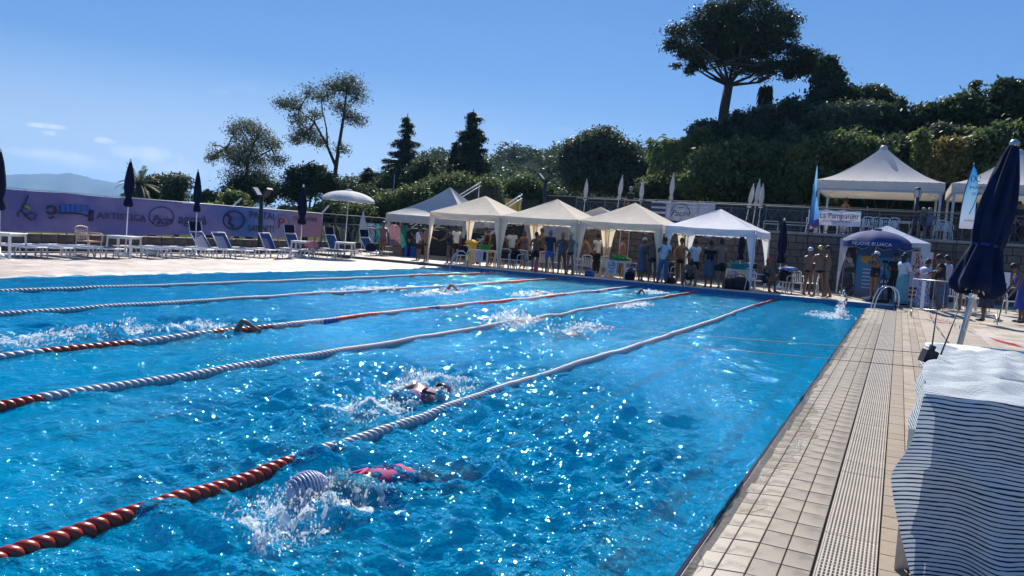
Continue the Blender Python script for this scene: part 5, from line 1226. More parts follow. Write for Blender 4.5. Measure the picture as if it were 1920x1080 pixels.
# side flap on the pool side
nn_ = 60; V = []; UVs = []
for i in range(nn_):
    t = 5.2*i/(nn_-1); p = spl([Vector(q) for q in LE], t)
    ln = .16+.50*(i/nn_)**1.1+.05*math.sin(i*.5)
    for j in range(24):
        q = j/23; V.append((p.x+.03-.09*q+.02*math.sin(i*.45+q*2)*q, p.y+.03*math.sin(q*3)*.4, p.z-.008-ln*q)); UVs.append((p.y, .3+ln*q+p.y*.04))
idx = np.arange(nn_*24).reshape(nn_, 24); Fq = np.stack([idx[:-1, :-1], idx[1:, :-1], idx[1:, 1:], idx[:-1, 1:]], -1).reshape(-1, 4)
me = numpy_mesh('side_flap', np.array(V), Fq); uv = me.uv_layers.new(name='UVMap'); li = np.zeros(len(me.loops), np.int32); me.loops.foreach_get('vertex_index', li); uv.data.foreach_set('uv', np.array(UVs, np.float32)[li].ravel())
link('side_flap', me, M_str, e)
# the desk itself, white table beyond it, sticks and timing wires
f0 = Vector(LE[5]); e = empty('desk', (f0.x, f0.y, 0.0), 0, 'grey metal desk hidden under the striped cloth, one leg showing at the bottom', 'desk')
for y in (.10, 1.55): b = MB(); b.bar((.06, y, topz-.09), (1.85, y, topz-.09), .04, .04); b.build('rail', M_alu, e)
for x, y in ((-.06, .0), (-.02, .07)):
    b = MB(); b.box(x, x+.05, y, y+.03, 0, .80); b.build('leg', M_alu if x < -.05 else M_whitem, e)
for x, y in ((1.8, .1), (1.8, 1.5), (.05, 1.5)): b = MB(); b.box(x, x+.05, y, y+.05, .006, topz-.08); b.build('leg', M_alu, e)
tq = G(1752, 641, .76); e = empty('long_table', (tq.x, tq.y, 0), 0, 'white rounded plastic table whose corner sticks out behind the striped cloth', 'table')
b = MB(); n = 28; vs = []
for k in range(n):
    t = 2*math.pi*k/n; c, s_ = math.cos(t), math.sin(t); vs.append((.75+.86*math.copysign(abs(c)**.5, c), -.35+.42*math.copysign(abs(s_)**.5, s_)))
b.add([(x, y, .755) for x, y in vs]+[(x, y, .725) for x, y in vs], [tuple(range(n)), tuple(range(2*n-1, n-1, -1))]+[(k, k+n, (k+1) % n+n, (k+1) % n) for k in range(n)]); b.build('tabletop', M_white, e)
for x, y, dx in ((.06, -.25, -.10), (.06, -.62, -.06), (1.4, -.2, .05), (1.4, -.6, .05)): b = MB(); b.bar((x, y, .725), (x+dx, y, .008), .09, .06, (0, 1, 0)); b.build('leg', M_white, e)
b = MB(); b.ell((-.05, -.28, .05), .09, .07, .055, 10, 6); o = b.build('dark_stone', mat('stone_weight', (.10, .07, .05), .9, .4, 15, .6, 30), None, tuple(Vector((tq.x, tq.y, 0)))); tag(o, 'small brown stone wedged at the foot of the white table', 'stone')
W0 = at_depth(1730, 664, 6.0); W1 = at_depth(1730, 690, 5.2)
for (P_, q, lab) in ((AY(1733, 662, 8.3), AX(418, 541, -16.3), 'upper thin wire stretched across the whole pool to the desk'), (AY(1733, 689, 7.3), AX(300, 541, -16.3), 'lower thin wire stretched across the whole pool to the desk')):
    P_ = Vector(P_); q = Vector(q); b = MB(); b.tube([P_.lerp(q, i/30)-Vector((0, 0, .09*math.sin(math.pi*i/30))) for i in range(31)], .003, 5); tag(b.build('timing_wire', M_black), lab, 'wire')
for (u0, v0, u1, v1, d, lab) in ((1746, 660, 1757, 581, 6.4, 'thin black rod standing upright at the corner of the striped cloth'), (1768, 655, 1795, 586, 6.3, 'thin black rod leaning right at the corner of the striped cloth')):
    b = MB(); A_ = at_depth(u0, v0, d); B_ = at_depth(u1, v1, d); b.tube([A_-(B_-A_)*.15, B_], [.007, .004], 6); tag(b.build('black_rod', M_black), lab, 'rod')
p_ = at_depth(1741, 668, 6.5); b = MB(); b.bbox(-.05, .05, -.05, .05, -.06, .06, .01); b.box(-.02, .02, -.02, .02, .06, .10); tag(b.build('wire_clamp', M_black, None, p_, (0, .3, .4)), 'small black clamp holding the wires at the corner of the cloth', 'clamp')

# ================================================================== PEOPLE
def skin_mat(name, c):
    a = N(name); f = a.noise(14, 3); c = Vector(c); a.l(a.ramp(f, [(.3, tuple(c*.88)), (.7, tuple(c*1.1))]), a.p.inputs['Base Color']); a.p.inputs['Roughness'].default_value = .42
    a.p.inputs['Subsurface Weight'].default_value = .15; a.p.inputs['Subsurface Radius'].default_value = (.02, .008, .004); a.l(a.bump(a.noise(160, 2), .08, .004), a.p.inputs['Normal']); return a.m
SK = [skin_mat('skin_tan', (.25, .125, .078)), skin_mat('skin_brown', (.155, .082, .055)), skin_mat('skin_light', (.52, .32, .22))]
HAIR = {'black': mat('black_hair', (.012, .010, .009), .6, .3, 30), 'brown': mat('brown_hair', (.045, .025, .014), .6, .3, 30), 'grey': mat('grey_hair', (.22, .21, .20), .6, .2, 30), 'blond': mat('blond_hair', (.30, .19, .09), .6, .2, 30), 'red': mat('red_cap', (.50, .04, .03), .5)}
def clothm(n, c): return mat(n, c, .85, .14, 9, .3, 60)
CL = dict(white=clothm('white_shirt', (.66, .66, .70)), navy=clothm('navy_shirt', (.02, .035, .07)), black=clothm('black_suit', (.012, .012, .015)), blue=clothm('blue_shorts', (.10, .17, .42)), dnavy=clothm('navy_trunks', (.015, .025, .11)), red=clothm('red_trunks', (.50, .03, .05)), jeans=clothm('jeans', (.08, .14, .28)),
          grey=clothm('grey_suit', (.10, .11, .15)), dress=clothm('grey_blue_dress', (.09, .10, .16)), teal=clothm('teal_trousers', (.16, .40, .42)), floral=mat('floral_skirt', (.30, .30, .44), .85, .95, 16, .2), dark=mat('dark_print', (.035, .035, .06), .85, .7, 22, .2), pink=clothm('pink_suit', (.45, .05, .16)), cobalt=clothm('cobalt_top', (.02, .06, .32)), flor2=mat('flower_dress', (.14, .09, .10), .85, .9, 26, .2), lilac=clothm('lilac_shirt', (.50, .46, .60)), purple=clothm('purple_suit', (.10, .02, .14)))
CAPM = dict(white=mat('white_cap', (.72, .74, .78), .3, .1, 14), blue=mat('blue_cap', (.08, .22, .55), .3, .5, 12), navy=mat('navy_cap', (.03, .04, .10), .3, .4, 14), black=mat('black_cap', (.02, .02, .025), .35), yellow=mat('yellow_cap', (.65, .5, .12), .35, .4, 12), cream=mat('cream_cap', (.62, .58, .46), .35))
ARM = {  # elbow, wrist for a right arm (x > 0), metres for a 1.75 m body
 'down': ((.235, -.02, 1.14), (.25, .05, .90)), 'hip': ((.37, -.07, 1.16), (.19, .03, 1.02)), 'crossed': ((.24, .08, 1.16), (.00, .20, 1.19)), 'phone': ((.22, .06, 1.18), (.08, .26, 1.34)),
 'face': ((.30, .14, 1.30), (.08, .17, 1.55)), 'side': ((.42, .05, 1.38), (.68, .10, 1.40)), 'hug': ((.35, .12, 1.36), (.52, .30, 1.40)), 'front': ((.22, .12, 1.20), (.16, .34, 1.14)), 'up': ((.24, .02, 1.66), (.20, .05, 1.90)), 'knee': ((.25, .12, 1.16), (.16, .36, 1.02)), 'raise': ((.30, .10, 1.34), (.30, .16, 1.58)), 'reach': ((.22, .18, 1.16), (.20, .40, 1.02)), 'low': ((.22, .14, 1.12), (.12, .26, .92))}
LEG = {'stand': ((.10, .02, .50), (.105, -.03, .08)), 'wide': ((.15, .02, .50), (.20, -.03, .08)), 'walk': ((.10, .12, .51), (.10, .10, .08)), 'back': ((.10, -.02, .50), (.10, -.18, .09)), 'sit': ((.13, .42, .47), (.14, .40, .08)), 'squat': ((.26, .34, .42), (.20, .10, .08)), 'bend': ((.11, .06, .50), (.11, -.02, .08))}
def skinned(name, V, E_, R_, m, parent, sub=1, root=0):
    me = bpy.data.meshes.new(name); me.from_pydata([tuple(v) for v in V], E_, []); me.materials.append(m)
    o = bpy.data.objects.new(name, me); COL.objects.link(o); o.parent = parent
    md = o.modifiers.new('skin', 'SKIN'); md.use_smooth_shade = True
    sv_ = me.skin_vertices[0].data
    for i, r in enumerate(R_): sv_[i].radius = r if isinstance(r, tuple) else (r, r); sv_[i].use_root = (i == root)
    sb_ = o.modifiers.new('sub', 'SUBSURF'); sb_.levels = sub; sb_.render_levels = sub
    return o
def person(x, y, z, face, label, H=1.75, skin=0, hair='black', hairlen=0, cap=None, arms=('down', 'down'), legs=('stand', 'stand'), wear=(), lean=0.0, pelvis=0.0, turn=0, fat=1.14, group=None, goggles=False, shoes=None, name='person', nod=0.0):
    """face: heading in radians from +Y; lean bends the trunk forward about the hips; pelvis lowers the hips"""
    e = empty(name, (x, y, z), face, label, 'person', group); k = H/1.75; f = fat
    def up(p):                                       # joints above the hips follow the lean
        v = Vector(p)-Vector((0, 0, .95)); v.rotate(Euler((-lean, 0, 0))); return (v+Vector((0, 0, .95-pelvis)))*k
    def lo(p): return Vector(p)*k
    V = []; R_ = []; E_ = []
    def add(p, r, par=None):
        V.append(p); R_.append((r[0]*k, r[1]*k) if isinstance(r, tuple) else r*k)
        if par is not None: E_.append((par, len(V)-1))
        return len(V)-1
    pel = add(up((0, 0, .95)), .125*f); bel = add(up((0, .005, 1.08)), .118*f, pel); che = add(up((0, .005, 1.25)), .128*(.5+.5*f), bel); upc = add(up((0, -.005, 1.37)), .105, che)
    nk = add(up((0, -.01, 1.47)), .058, upc); nk2 = add(up((0, .0, 1.53)), .052, nk)
    hd = Vector((0, .02, 1.60)); 
    def hp(p): 
        v = Vector(p)-Vector((0, 0, 1.53)); v.rotate(Euler((-nod, 0, turn))); return up(v+Vector((0, 0, 1.53)))
    j1 = add(hp((0, .03, 1.58)), .076, nk2); j2 = add(hp((0, .018, 1.65)), .098, j1); j3 = add(hp((0, .0, 1.72)), .065, j2)
    sh = {}; tp = {}
    hips = {}
    for s_, a_, l_ in ((1, arms[0], legs[0]), (-1, arms[1], legs[1])):
        el, wr = ARM[a_]; m_ = lambda p: (s_*p[0], p[1], p[2])
        s1 = add(up((s_*(.135+.02*f), -.01, 1.40)), .066, upc); s2 = add(up(m_(((.175+el[0])/2+.01, (el[1]-.01)/2, (1.38+el[2])/2))), .047*(.6+.4*f), s1); s3 = add(up(m_(el)), .041*(.5+.5*f), s2); s4 = add(up(m_(((el[0]+wr[0])/2, (el[1]+wr[1])/2, (el[2]+wr[2])/2))), .034, s3); s5 = add(up(m_(wr)), .023, s4)
        d = (Vector(wr)-Vector(el)).normalized(); side_ = Vector((0, 1, 0)) if abs(d.y) < .7 else Vector((1, 0, 0)); side_ = (side_-d*side_.dot(d)).normalized()
        pm = Vector(wr)+d*.06; s6 = add(up(m_(pm)), .026, s5)
        for q in range(4):                            # four fingers and a thumb, slightly curled
            b0 = Vector(wr)+d*.10+side_*(-.026+.0175*q); ln = (.060, .075, .08, .066)[q]; cu = Vector((-1 if abs(d.x) < .7 else 0, 0, -.4))*.012
            f1 = add(up(m_(b0)), .0095, s6); f2 = add(up(m_(b0+d*ln*.55+cu)), .0085, f1); add(up(m_(b0+d*ln+cu*2.2)), .007, f2)
        th = Vector(wr)+d*.045+side_*.038; t1 = add(up(m_(th)), .010, s6); add(up(m_(th+d*.035+side_*.018)), .0085, t1)
        sh[s_] = (s1, s2, s3, s4, s5)
        kn, an = LEG[l_]; hx = add(Vector((s_*.088*k, 0, (.90-pelvis)*k)), .092*f, pel)
        kn_ = lo(m_(kn)); an_ = lo(m_(an))
        th1 = add(Vector(V[hx]).lerp(kn_, .5), .075*(.5+.5*f), hx); k1 = add(kn_, .052, th1); cf = add(kn_.lerp(an_, .4)+Vector((0, -.012*k, 0)), .052, k1); a1 = add(an_, .034, cf)
        hl = add(an_+Vector((0, -.03, -.045))*k, .032, a1); ft = add(an_+Vector((s_*.015, .10, -.050))*k, .030, a1); add(an_+Vector((s_*.02, .165, -.055))*k, .022, ft)
        hips[s_] = (hx, th1, k1, cf, a1, ft)
    skinned('body', V, E_, R_, SK[skin], e, 1, pel)
    # nose, ears, eyes
    b = MB(); T = lambda p: hp(p)
    b.ell(T((0, .115, 1.628)), .012*k, .018*k, .02*k, 6, 4)
    for s_ in (-1, 1): b.ell(T((s_*.084, .01, 1.64)), .010*k, .022*k, .03*k, 6, 4)
    b.build('face', SK[skin], e)
    b = MB()
    for s_ in (-1, 1): b.ell(T((s_*.032, .098, 1.655)), .013*k, .008*k, .008*k, 6, 4)
    b.ell(T((0, .102, 1.590)), .024*k, .007*k, .005*k, 6, 4); b.build('eyes_and_mouth', HAIR['black'], e)
    # hair or cap
    def shell(name_, m, top, zcut, grow, back=0):
        b = MB(); n = 16; vs = []; rows_ = 8
        for i in range(rows_+1):
            ph = math.pi*.5*(1-i/rows_*(1-0)) if False else (math.pi/2)*(1-i/rows_)
        P = []
        for i in range(rows_+1):
            ph = math.pi/2*(1-i/rows_); row = []
            for q in range(n+1):
                t = 2*math.pi*q/n; cutz = zcut-(.05+back)*max(0, -math.sin(t))-(.035 if not cap else .0)*abs(math.cos(t))
                x_ = (.079+grow)*math.cos(t)*math.cos(ph*.96)**.8; y_ = .010+(.092+grow)*math.sin(t)*math.cos(ph*.96)**.8; z_ = cutz+(top-cutz)*math.sin(ph); row.append(T((x_, y_, z_)))
            P.append(row)
        b.grid(P); o = b.build(name_, m, e); mm = o.modifiers.new('th', 'SOLIDIFY'); mm.thickness = .006; return o
    if cap: shell('swim_cap' if cap != 'cream' else 'cap', CAPM[cap], 1.772, 1.672, .012)
    else: shell('hair', HAIR[hair], 1.772, 1.665, .008, .03)
    if hairlen:
        b = MB(); P = []
        for i in range(7):
            t = i/6; P.append([T((.088*math.cos(a_)*(1+.12*math.sin(i+a_*3)), -.02-.085*math.sin(a_)*(1-.2*t), 1.69-hairlen*t)) for a_ in np.linspace(-.35, math.pi+.35, 9)])
        b.grid(P); o = b.build('long_hair', HAIR[hair], e); mm = o.modifiers.new('th', 'SOLIDIFY'); mm.thickness = .025
    if goggles:
        b = MB(); b.tube([T((.098*math.sin(t), .012+.104*math.cos(t), 1.668)) for t in np.linspace(-2.6, 2.6, 14)], .008*k, 5); 
        for s_ in (-1, 1): b.ell(T((s_*.034, .108, 1.66)), .026*k, .014*k, .017*k, 8, 5)
        b.build('goggles', M_black, e)
    # clothes: looser skins over part of the same skeleton
    def garment(name_, ids, edges, m, extra, sc=1.0, root=0):
        ix = {a_: i for i, a_ in enumerate(ids)}
        Rr = [((R_[a_][0] if isinstance(R_[a_], tuple) else R_[a_])*sc+extra*k) for a_ in ids]
        return skinned(name_, [V[a_] for a_ in ids], [(ix[a_], ix[c]) for a_, c in edges], Rr, m, e, 1, root)
    for g, col in wear:
        m = CL[col]; R1, L1 = sh[1], sh[-1]; RH, LH = hips[1], hips[-1]
        if g in ('tshirt', 'top', 'vest', 'longtop'):
            nl = 2 if g in ('tshirt', 'longtop') else 1
            ids = [pel, bel, che, upc, R1[0], L1[0]]; ed = [(pel, bel), (bel, che), (che, upc), (upc, R1[0]), (upc, L1[0])]
            if nl == 2:
                ids += [R1[1], L1[1]]; ed += [(R1[0], R1[1]), (L1[0], L1[1])]
            if g == 'longtop': ids += [R1[2], L1[2], R1[3], L1[3]]; ed += [(R1[1], R1[2]), (L1[1], L1[2]), (R1[2], R1[3]), (L1[2], L1[3])]
            V.append(up((0, 0, .88))); R_.append(.128*f*k); ids = [len(V)-1]+ids; ed = [(len(V)-1, pel)]+ed
            garment('shirt' if g != 'vest' else 'vest', ids, ed, m, .020, 1.04)
        elif g in ('shorts', 'trunks', 'trousers', 'brief', 'suit'):
            frac = {'brief': .34, 'suit': .30, 'trunks': .75, 'shorts': 1.35, 'trousers': 9}[g]; ex = {'shorts': .026, 'trousers': .020, 'trunks': .020, 'brief': .017, 'suit': .015}[g]*k
            GV = [up((0, 0, 1.00)), V[pel]]; GR = [.122*f*k+ex, .125*f*k+ex]; GE = [(0, 1)]
            if g == 'suit': GV = [up((0, .005, 1.27)), up((0, .005, 1.14))]+GV; GR = [.125*f*k+ex, .119*f*k+ex]+GR; GE = [(0, 1), (1, 2), (2, 3)]
            pi_ = len(GV)-1
            for s_ in (1, -1):
                h = hips[s_]; c0 = len(GV); GV.append(V[h[0]]); GR.append(.094*f*k+ex); GE.append((pi_, c0))
                if g == 'trousers':
                    for q_, r_ in ((1, .080), (2, .062), (3, .058), (4, .046)): GV.append(V[h[q_]]); GR.append(r_*k+ex); GE.append((len(GV)-2, len(GV)-1))
                else:
                    A_, B_, C_ = Vector(V[h[0]]), Vector(V[h[1]]), Vector(V[h[2]]); q = A_.lerp(B_, min(frac, 1)) if frac <= 1 else B_.lerp(C_, frac-1)
                    if frac > 1: GV.append(B_); GR.append(.080*f*k+ex); GE.append((len(GV)-2, len(GV)-1))
                    GV.append(q); GR.append((.088 if frac <= 1 else .074)*f*k+ex); GE.append((len(GV)-2, len(GV)-1))
            skinned({'brief': 'swim_brief', 'trunks': 'swim_trunks', 'suit': 'swimsuit'}.get(g, g), GV, GE, GR, m, e, 1, pi_)
            if g != 'suit': continue
            b = MB()
            for s_ in (-1, 1): b.tube([up((s_*.07, .12, 1.30)), up((s_*.085, .07, 1.44)), up((s_*.06, -.09, 1.40)), up((0, -.135, 1.22))], .014*k, 5)
            b.build('shoulder_strap', m, e)
        elif g in ('skirt', 'dress', 'longskirt'):
            if g == 'dress': garment('bodice', [pel, bel, che, upc, R1[0], L1[0]], [(pel, bel), (bel, che), (che, upc), (upc, R1[0]), (upc, L1[0])], m, .016, 1.04)
            zt = 1.06; zb_ = {'skirt': .42, 'dress': .40, 'longskirt': .07}[g]; sit = pelvis > .3
            if not sit:
                b = MB(); P = []; ph = random.uniform(0, 6)
                for i in range(9):
                    t = i/8; r = (.125*f+.02)+(.075 if g != 'longskirt' else .10)*t**.8; P.append([Vector((r*math.cos(a_)*(1+.07*t*math.sin(6*a_+ph)), r*.82*math.sin(a_)*(1+.07*t*math.sin(6*a_+ph)), zt-(zt-zb_)*t))*k for a_ in np.linspace(0, 2*math.pi, 25)])
                b.grid(P[::-1]); o = b.build('skirt', m, e); mm = o.modifiers.new('th', 'SOLIDIFY'); mm.thickness = .008
            else: garment('shorts', [pel, RH[0], LH[0], RH[1], LH[1]], [(pel, RH[0]), (pel, LH[0]), (RH[0], RH[1]), (LH[0], LH[1])], m, .03, 1.02)
    if shoes:
        for s_ in (1, -1):
            a1, ft = hips[s_][4], hips[s_][5]; b = MB(); c = (Vector(V[a1])+Vector(V[ft]))/2; b.ell((c.x, c.y+.03*k, max(.035, c.z-.01)), .05*k, .14*k, .04*k, 10, 6); b.build('shoe', shoes, e)
    return e

# ------------------------------------------------------------------ everyone on the decks
AW = .467                                            # heading away from the picture's viewpoint; AW+pi looks back towards it
def put(u, v, label, z=None, Y=None, X=None, face=0.0, **k):
    """feet at picture point (u, v) of the far deck, or on plane Y/X"""
    if z is None: z = DZ
    if X is not None: p = AX(u, v, X)
    elif Y is not None: p = AY(u, v, Y)
    else: p = G(u, v, z)
    return person(p.x, p.y, z, face, label, **k)
PI = math.pi
BG = 'bathers standing along the far pool edge'
E1 = dict(z=.158)
put(716, 484, 'shirtless man in red trunks standing among the far loungers with one arm stretched out', z=.024, X=-22.6, face=AW+PI, arms=('side', 'down'), wear=[('trunks', 'red')], skin=0, cap='navy', H=1.8)
put(765, 476, 'man in black t-shirt and trousers standing by the hanging towels', z=.024, Y=32.6, face=AW-1.2, arms=('front', 'low'), wear=[('tshirt', 'black'), ('trousers', 'black')], hair='black', H=1.76, shoes=M_black)
put(798, 494, 'shirtless man in dark blue trunks with a hand on his hip by the pool corner', z=.03, face=AW-1.0, arms=('front', 'hip'), wear=[('trunks', 'dnavy')], skin=0, hair='black', H=1.80)
put(784, 488, 'woman in a white top half hidden behind the man in dark blue trunks', z=.024, X=-19.6, face=AW-.9, arms=('hip', 'hip'), wear=[('vest', 'white'), ('shorts', 'black')], skin=1, hair='black', H=1.72)
put(841, 494, 'woman in a black swimsuit with her hair in a bun by the pool ladder', z=.134, Y=28.7, face=AW+1.3, arms=('front', 'front'), legs=('walk', 'back'), wear=[('suit', 'black')], skin=1, hair='black', H=1.70, lean=.12)
put(853, 488, 'person in a white t-shirt behind the woman with a bun', Y=31.2, face=AW+.3, arms=('down', 'down'), wear=[('tshirt', 'white'), ('shorts', 'black')], skin=1, hair='black', H=1.74)
put(917, 500, 'person in a black top leaning over the table with the green tub', Y=31.2, face=AW+2.2, arms=('reach', 'low'), wear=[('vest', 'black'), ('shorts', 'black')], skin=0, hair='brown', H=1.78, lean=.35)
put(941, 500, 'woman in a dark bikini between the first two cream tents', Y=31.6, face=AW+.8, arms=('front', 'down'), wear=[('suit', 'black')], skin=0, hair='black', H=1.68, hairlen=.15)
put(957, 502, 'man in a white t-shirt looking down at the bags on the chairs', Y=30.6, face=AW+PI, arms=('low', 'down'), wear=[('tshirt', 'white'), ('shorts', 'navy')], skin=1, hair='black', H=1.76, lean=.12, nod=.5)
put(979, 502, 'woman in a flowered dress beside the man in a white t-shirt', Y=30.9, face=AW+2.6, arms=('front', 'down'), wear=[('dress', 'flor2')], skin=0, hair='brown', H=1.70, hairlen=.2)
put(1002, 505, 'shirtless man in dark shorts just left of the pink thermos', z=.134, Y=29.3, face=AW+.2, arms=('crossed', 'crossed'), wear=[('shorts', 'black')], skin=1, hair='black', H=1.66, group=BG)
put(1012, 503, 'tall man seen behind the shirtless man near the pink thermos', Y=31.4, face=AW-.3, arms=('down', 'down'), wear=[('trunks', 'black')], skin=1, cap='navy', H=1.86)
put(1028, 508, 'man in a navy t-shirt, pale blue shorts and a blue cap, seen from behind', z=.134, Y=28.8, face=AW+.1, arms=('down', 'crossed'), legs=('wide', 'stand'), wear=[('tshirt', 'navy'), ('shorts', 'blue')], skin=0, cap='blue', H=1.80, group=BG)
put(1051, 510, 'woman in a dark swimsuit with fair hair, next to the man in pale blue shorts', z=.134, Y=28.8, face=AW+.0, arms=('low', 'crossed'), legs=('wide', 'stand'), wear=[('suit', 'grey')], skin=1, hair='blond', H=1.72, fat=1.15, group=BG)
put(1068, 511, 'bather in black briefs and a striped pale cap, right of the fair-haired woman', z=.134, Y=28.75, face=AW-.3, arms=('crossed', 'crossed'), wear=[('brief', 'black')], skin=0, cap='yellow', H=1.74, fat=1.05, group=BG)
put(1104, 508, 'shirtless man bending forward behind the empty white chair', Y=31.0, face=AW+1.0, arms=('reach', 'reach'), wear=[('shorts', 'black')], skin=0, hair='black', H=1.74, lean=.55, fat=1.1)
put(1117, 505, 'man in a white shirt in the shade behind the bending man', Y=31.8, face=AW+.6, arms=('down', 'down'), wear=[('tshirt', 'white'), ('trousers', 'black')], skin=1, hair='black', H=1.78)
put(1165, 515, 'sunlit shirtless man standing behind the table with green bottles', Y=31.8, face=AW-1.3, arms=('down', 'down'), wear=[('trunks', 'navy')], skin=0, hair='brown', H=1.74)
put(1201, 525, 'woman in a grey-blue dress and cream cap looking at her phone', z=.134, Y=28.95, face=AW-1.2, arms=('phone', 'phone'), wear=[('dress', 'dress')], skin=1, cap='cream', H=1.72, nod=.3, group=BG)
put(1221, 526, 'shirtless man in black trunks right of the woman with the phone, seen from behind', z=.134, Y=28.9, face=AW-.2, arms=('low', 'low'), wear=[('trunks', 'black')], skin=1, hair='black', H=1.82, group=BG)
put(1242, 529, 'man in a white printed t-shirt and blue jeans looking at a phone', z=.134, Y=28.6, face=AW+2.7, arms=('phone', 'low'), legs=('wide', 'stand'), wear=[('tshirt', 'white'), ('trousers', 'jeans')], skin=1, hair='brown', H=1.80, nod=.35, shoes=M_black, group=BG)
put(1273, 528, 'shirtless man facing the pool with his hands held low, between jeans and white shirt', Y=30.0, face=AW+2.6, arms=('low', 'hip'), wear=[('trunks', 'black')], skin=0, hair='black', H=1.80, group=BG)
put(1299, 532, 'man in a plain white shirt and dark shorts behind the crouching man', z=.134, Y=29.2, face=AW+.3, arms=('low', 'low'), wear=[('tshirt', 'white'), ('shorts', 'black')], skin=1, hair='black', H=1.80, group=BG)
put(1290, 535, 'shirtless man crouching at the pool edge over a swimmer', z=.158, Y=28.3, face=AW+PI-.1, arms=('knee', 'reach'), legs=('squat', 'squat'), pelvis=.56, lean=.75, wear=[('shorts', 'black')], skin=0, hair='black', H=1.80, nod=.3)
put(1327, 540, 'person in a black vest and grey shorts with an arm round their neck', z=.134, Y=28.7, face=AW+.1, arms=('down', 'low'), wear=[('tshirt', 'black'), ('skirt', 'grey')], skin=1, hair='black', H=1.78, fat=1.1, group=BG)
put(1347, 541, 'shirtless man in black shorts with his arm round the person in black', z=.134, Y=28.7, face=AW+.3, arms=('down', 'hug'), legs=('wide', 'back'), wear=[('shorts', 'black')], skin=0, hair='black', H=1.84, group=BG)
put(1432, 545, 'seated woman in a red cap at the right leg of the bright white tent', z=.134, Y=29.2, face=AW-1.1, arms=('reach', 'knee'), legs=('sit', 'sit'), pelvis=.46, wear=[('suit', 'black')], skin=1, hair='red', H=1.72, lean=.15)
chair(G(1432, 545, .134).x-.16, 29.14, DZ, AW-1.1+PI, 'white chair on which the woman in the red cap sits', CG)
put(1405, 545, 'dark-haired person sitting behind the turquoise tub', z=.134, Y=31.6, face=AW+2.8, arms=('knee', 'knee'), legs=('sit', 'sit'), pelvis=.46, wear=[('tshirt', 'black'), ('shorts', 'black')], skin=1, hair='black', H=1.74, lean=.2)
put(1512, 553, 'bather with a white and blue cap, left one of the group of three', z=.134, Y=29.6, face=AW-.9, arms=('crossed', 'low'), wear=[('brief', 'black')], skin=0, cap='white', H=1.74)
put(1531, 556, 'broad-backed bather in black briefs and a golden cap, seen from behind', z=.134, Y=29.0, face=AW+.0, arms=('low', 'low'), legs=('wide', 'stand'), wear=[('brief', 'black')], skin=0, cap='yellow', H=1.82, fat=1.1)
put(1546, 557, 'bather raising a hand, right one of the group of three', z=.134, Y=29.1, face=AW+1.2, arms=('low', 'raise'), legs=('stand', 'back'), wear=[('brief', 'black')], skin=0, hair='brown', H=1.84)
put(1636, 566, 'swimmer in a black suit and white cap holding a camera to her face', z=.134, Y=29.2, face=AW+1.9, arms=('face', 'face'), wear=[('suit', 'black')], skin=0, cap='white', H=1.74, fat=1.2, goggles=True)
put(1672, 565, 'dark-haired man in black behind the woman in teal trousers', Y=30.2, face=AW+PI-.6, arms=('crossed', 'crossed'), wear=[('tshirt', 'black'), ('trousers', 'black')], skin=1, hair='black', H=1.74, shoes=M_black)
put(1688, 567, 'long-haired woman in a white blouse and wide teal trousers', z=.12, Y=29.0, face=AW-1.3, arms=('crossed', 'crossed'), wear=[('longtop', 'white'), ('longskirt', 'teal')], skin=1, hair='black', hairlen=.32, H=1.76, shoes=M_black)
put(1727, 578, 'girl in a lilac top and blue-white flowered skirt behind the barrier', z=.12, Y=27.9, face=AW-1.2, arms=('reach', 'hip'), wear=[('tshirt', 'lilac'), ('longskirt', 'floral')], skin=0, hair='brown', H=1.62, lean=.15)
put(1757, 577, 'man in a black t-shirt and grey trousers looking down behind the barrier', z=.12, Y=27.9, face=AW+1.2, arms=('front', 'front'), wear=[('tshirt', 'black'), ('trousers', 'grey')], skin=1, hair='black', H=1.80, nod=.4, shoes=M_black)
put(1768, 574, 'person in a pale blue shirt and jeans behind the man in black', z=.12, Y=28.9, face=AW+.5, arms=('down', 'raise'), wear=[('tshirt', 'lilac'), ('trousers', 'jeans')], skin=0, hair='black', H=1.78)
put(1806, 573, 'woman in a black swimsuit whose head is hidden by the big tilted parasol', z=.12, Y=28.6, face=AW-.2, arms=('front', 'low'), wear=[('suit', 'black')], skin=0, cap='white', H=1.72, fat=1.15)
put(1845, 603, 'woman in a dark patterned dress and black shoes behind the tilted parasol', z=.08, face=AW+.4, arms=('front', 'down'), legs=('walk', 'stand'), wear=[('dress', 'dark')], skin=1, hair='black', H=1.74, fat=1.15, shoes=M_black)
put(1913, 606, 'person in a cobalt blue dress bending forward at the right edge', z=.08, face=AW+1.4, arms=('reach', 'reach'), legs=('stand', 'stand'), wear=[('dress', 'cobalt')], skin=1, hair='black', H=1.76, lean=.45, shoes=M_black)
TP = dict(z=ZT)
put(1180, 400, 'man in a grey cap and dark shirt on the terrace between two folded parasols', z=ZT, Y=36.4, face=AW+.6, arms=('low', 'low'), wear=[('tshirt', 'black'), ('shorts', 'black')], skin=0, hair='grey', H=1.78)
put(1583, 410, 'shirtless person in the shade of the large pavilion above the lettered banner', z=ZT, Y=38.6, face=AW-1.2, arms=('front', 'low'), wear=[('trunks', 'navy')], skin=0, hair='brown', H=1.76)
for u, col, lab, f_ in ((1728, 'navy', 'person seated on the terrace behind the railing, left of the one in blue', AW+2.6), (1739, 'jeans', 'person in a blue shirt seated on the terrace behind the railing', AW+PI-.5)):
    p = AY(u, 440, 35.9); person(p.x, 35.9, ZT, f_, lab, H=1.74, skin=0, hair='grey', arms=('knee', 'knee'), legs=('sit', 'sit'), pelvis=.46, lean=.15, wear=[('tshirt', col), ('shorts', 'black')])
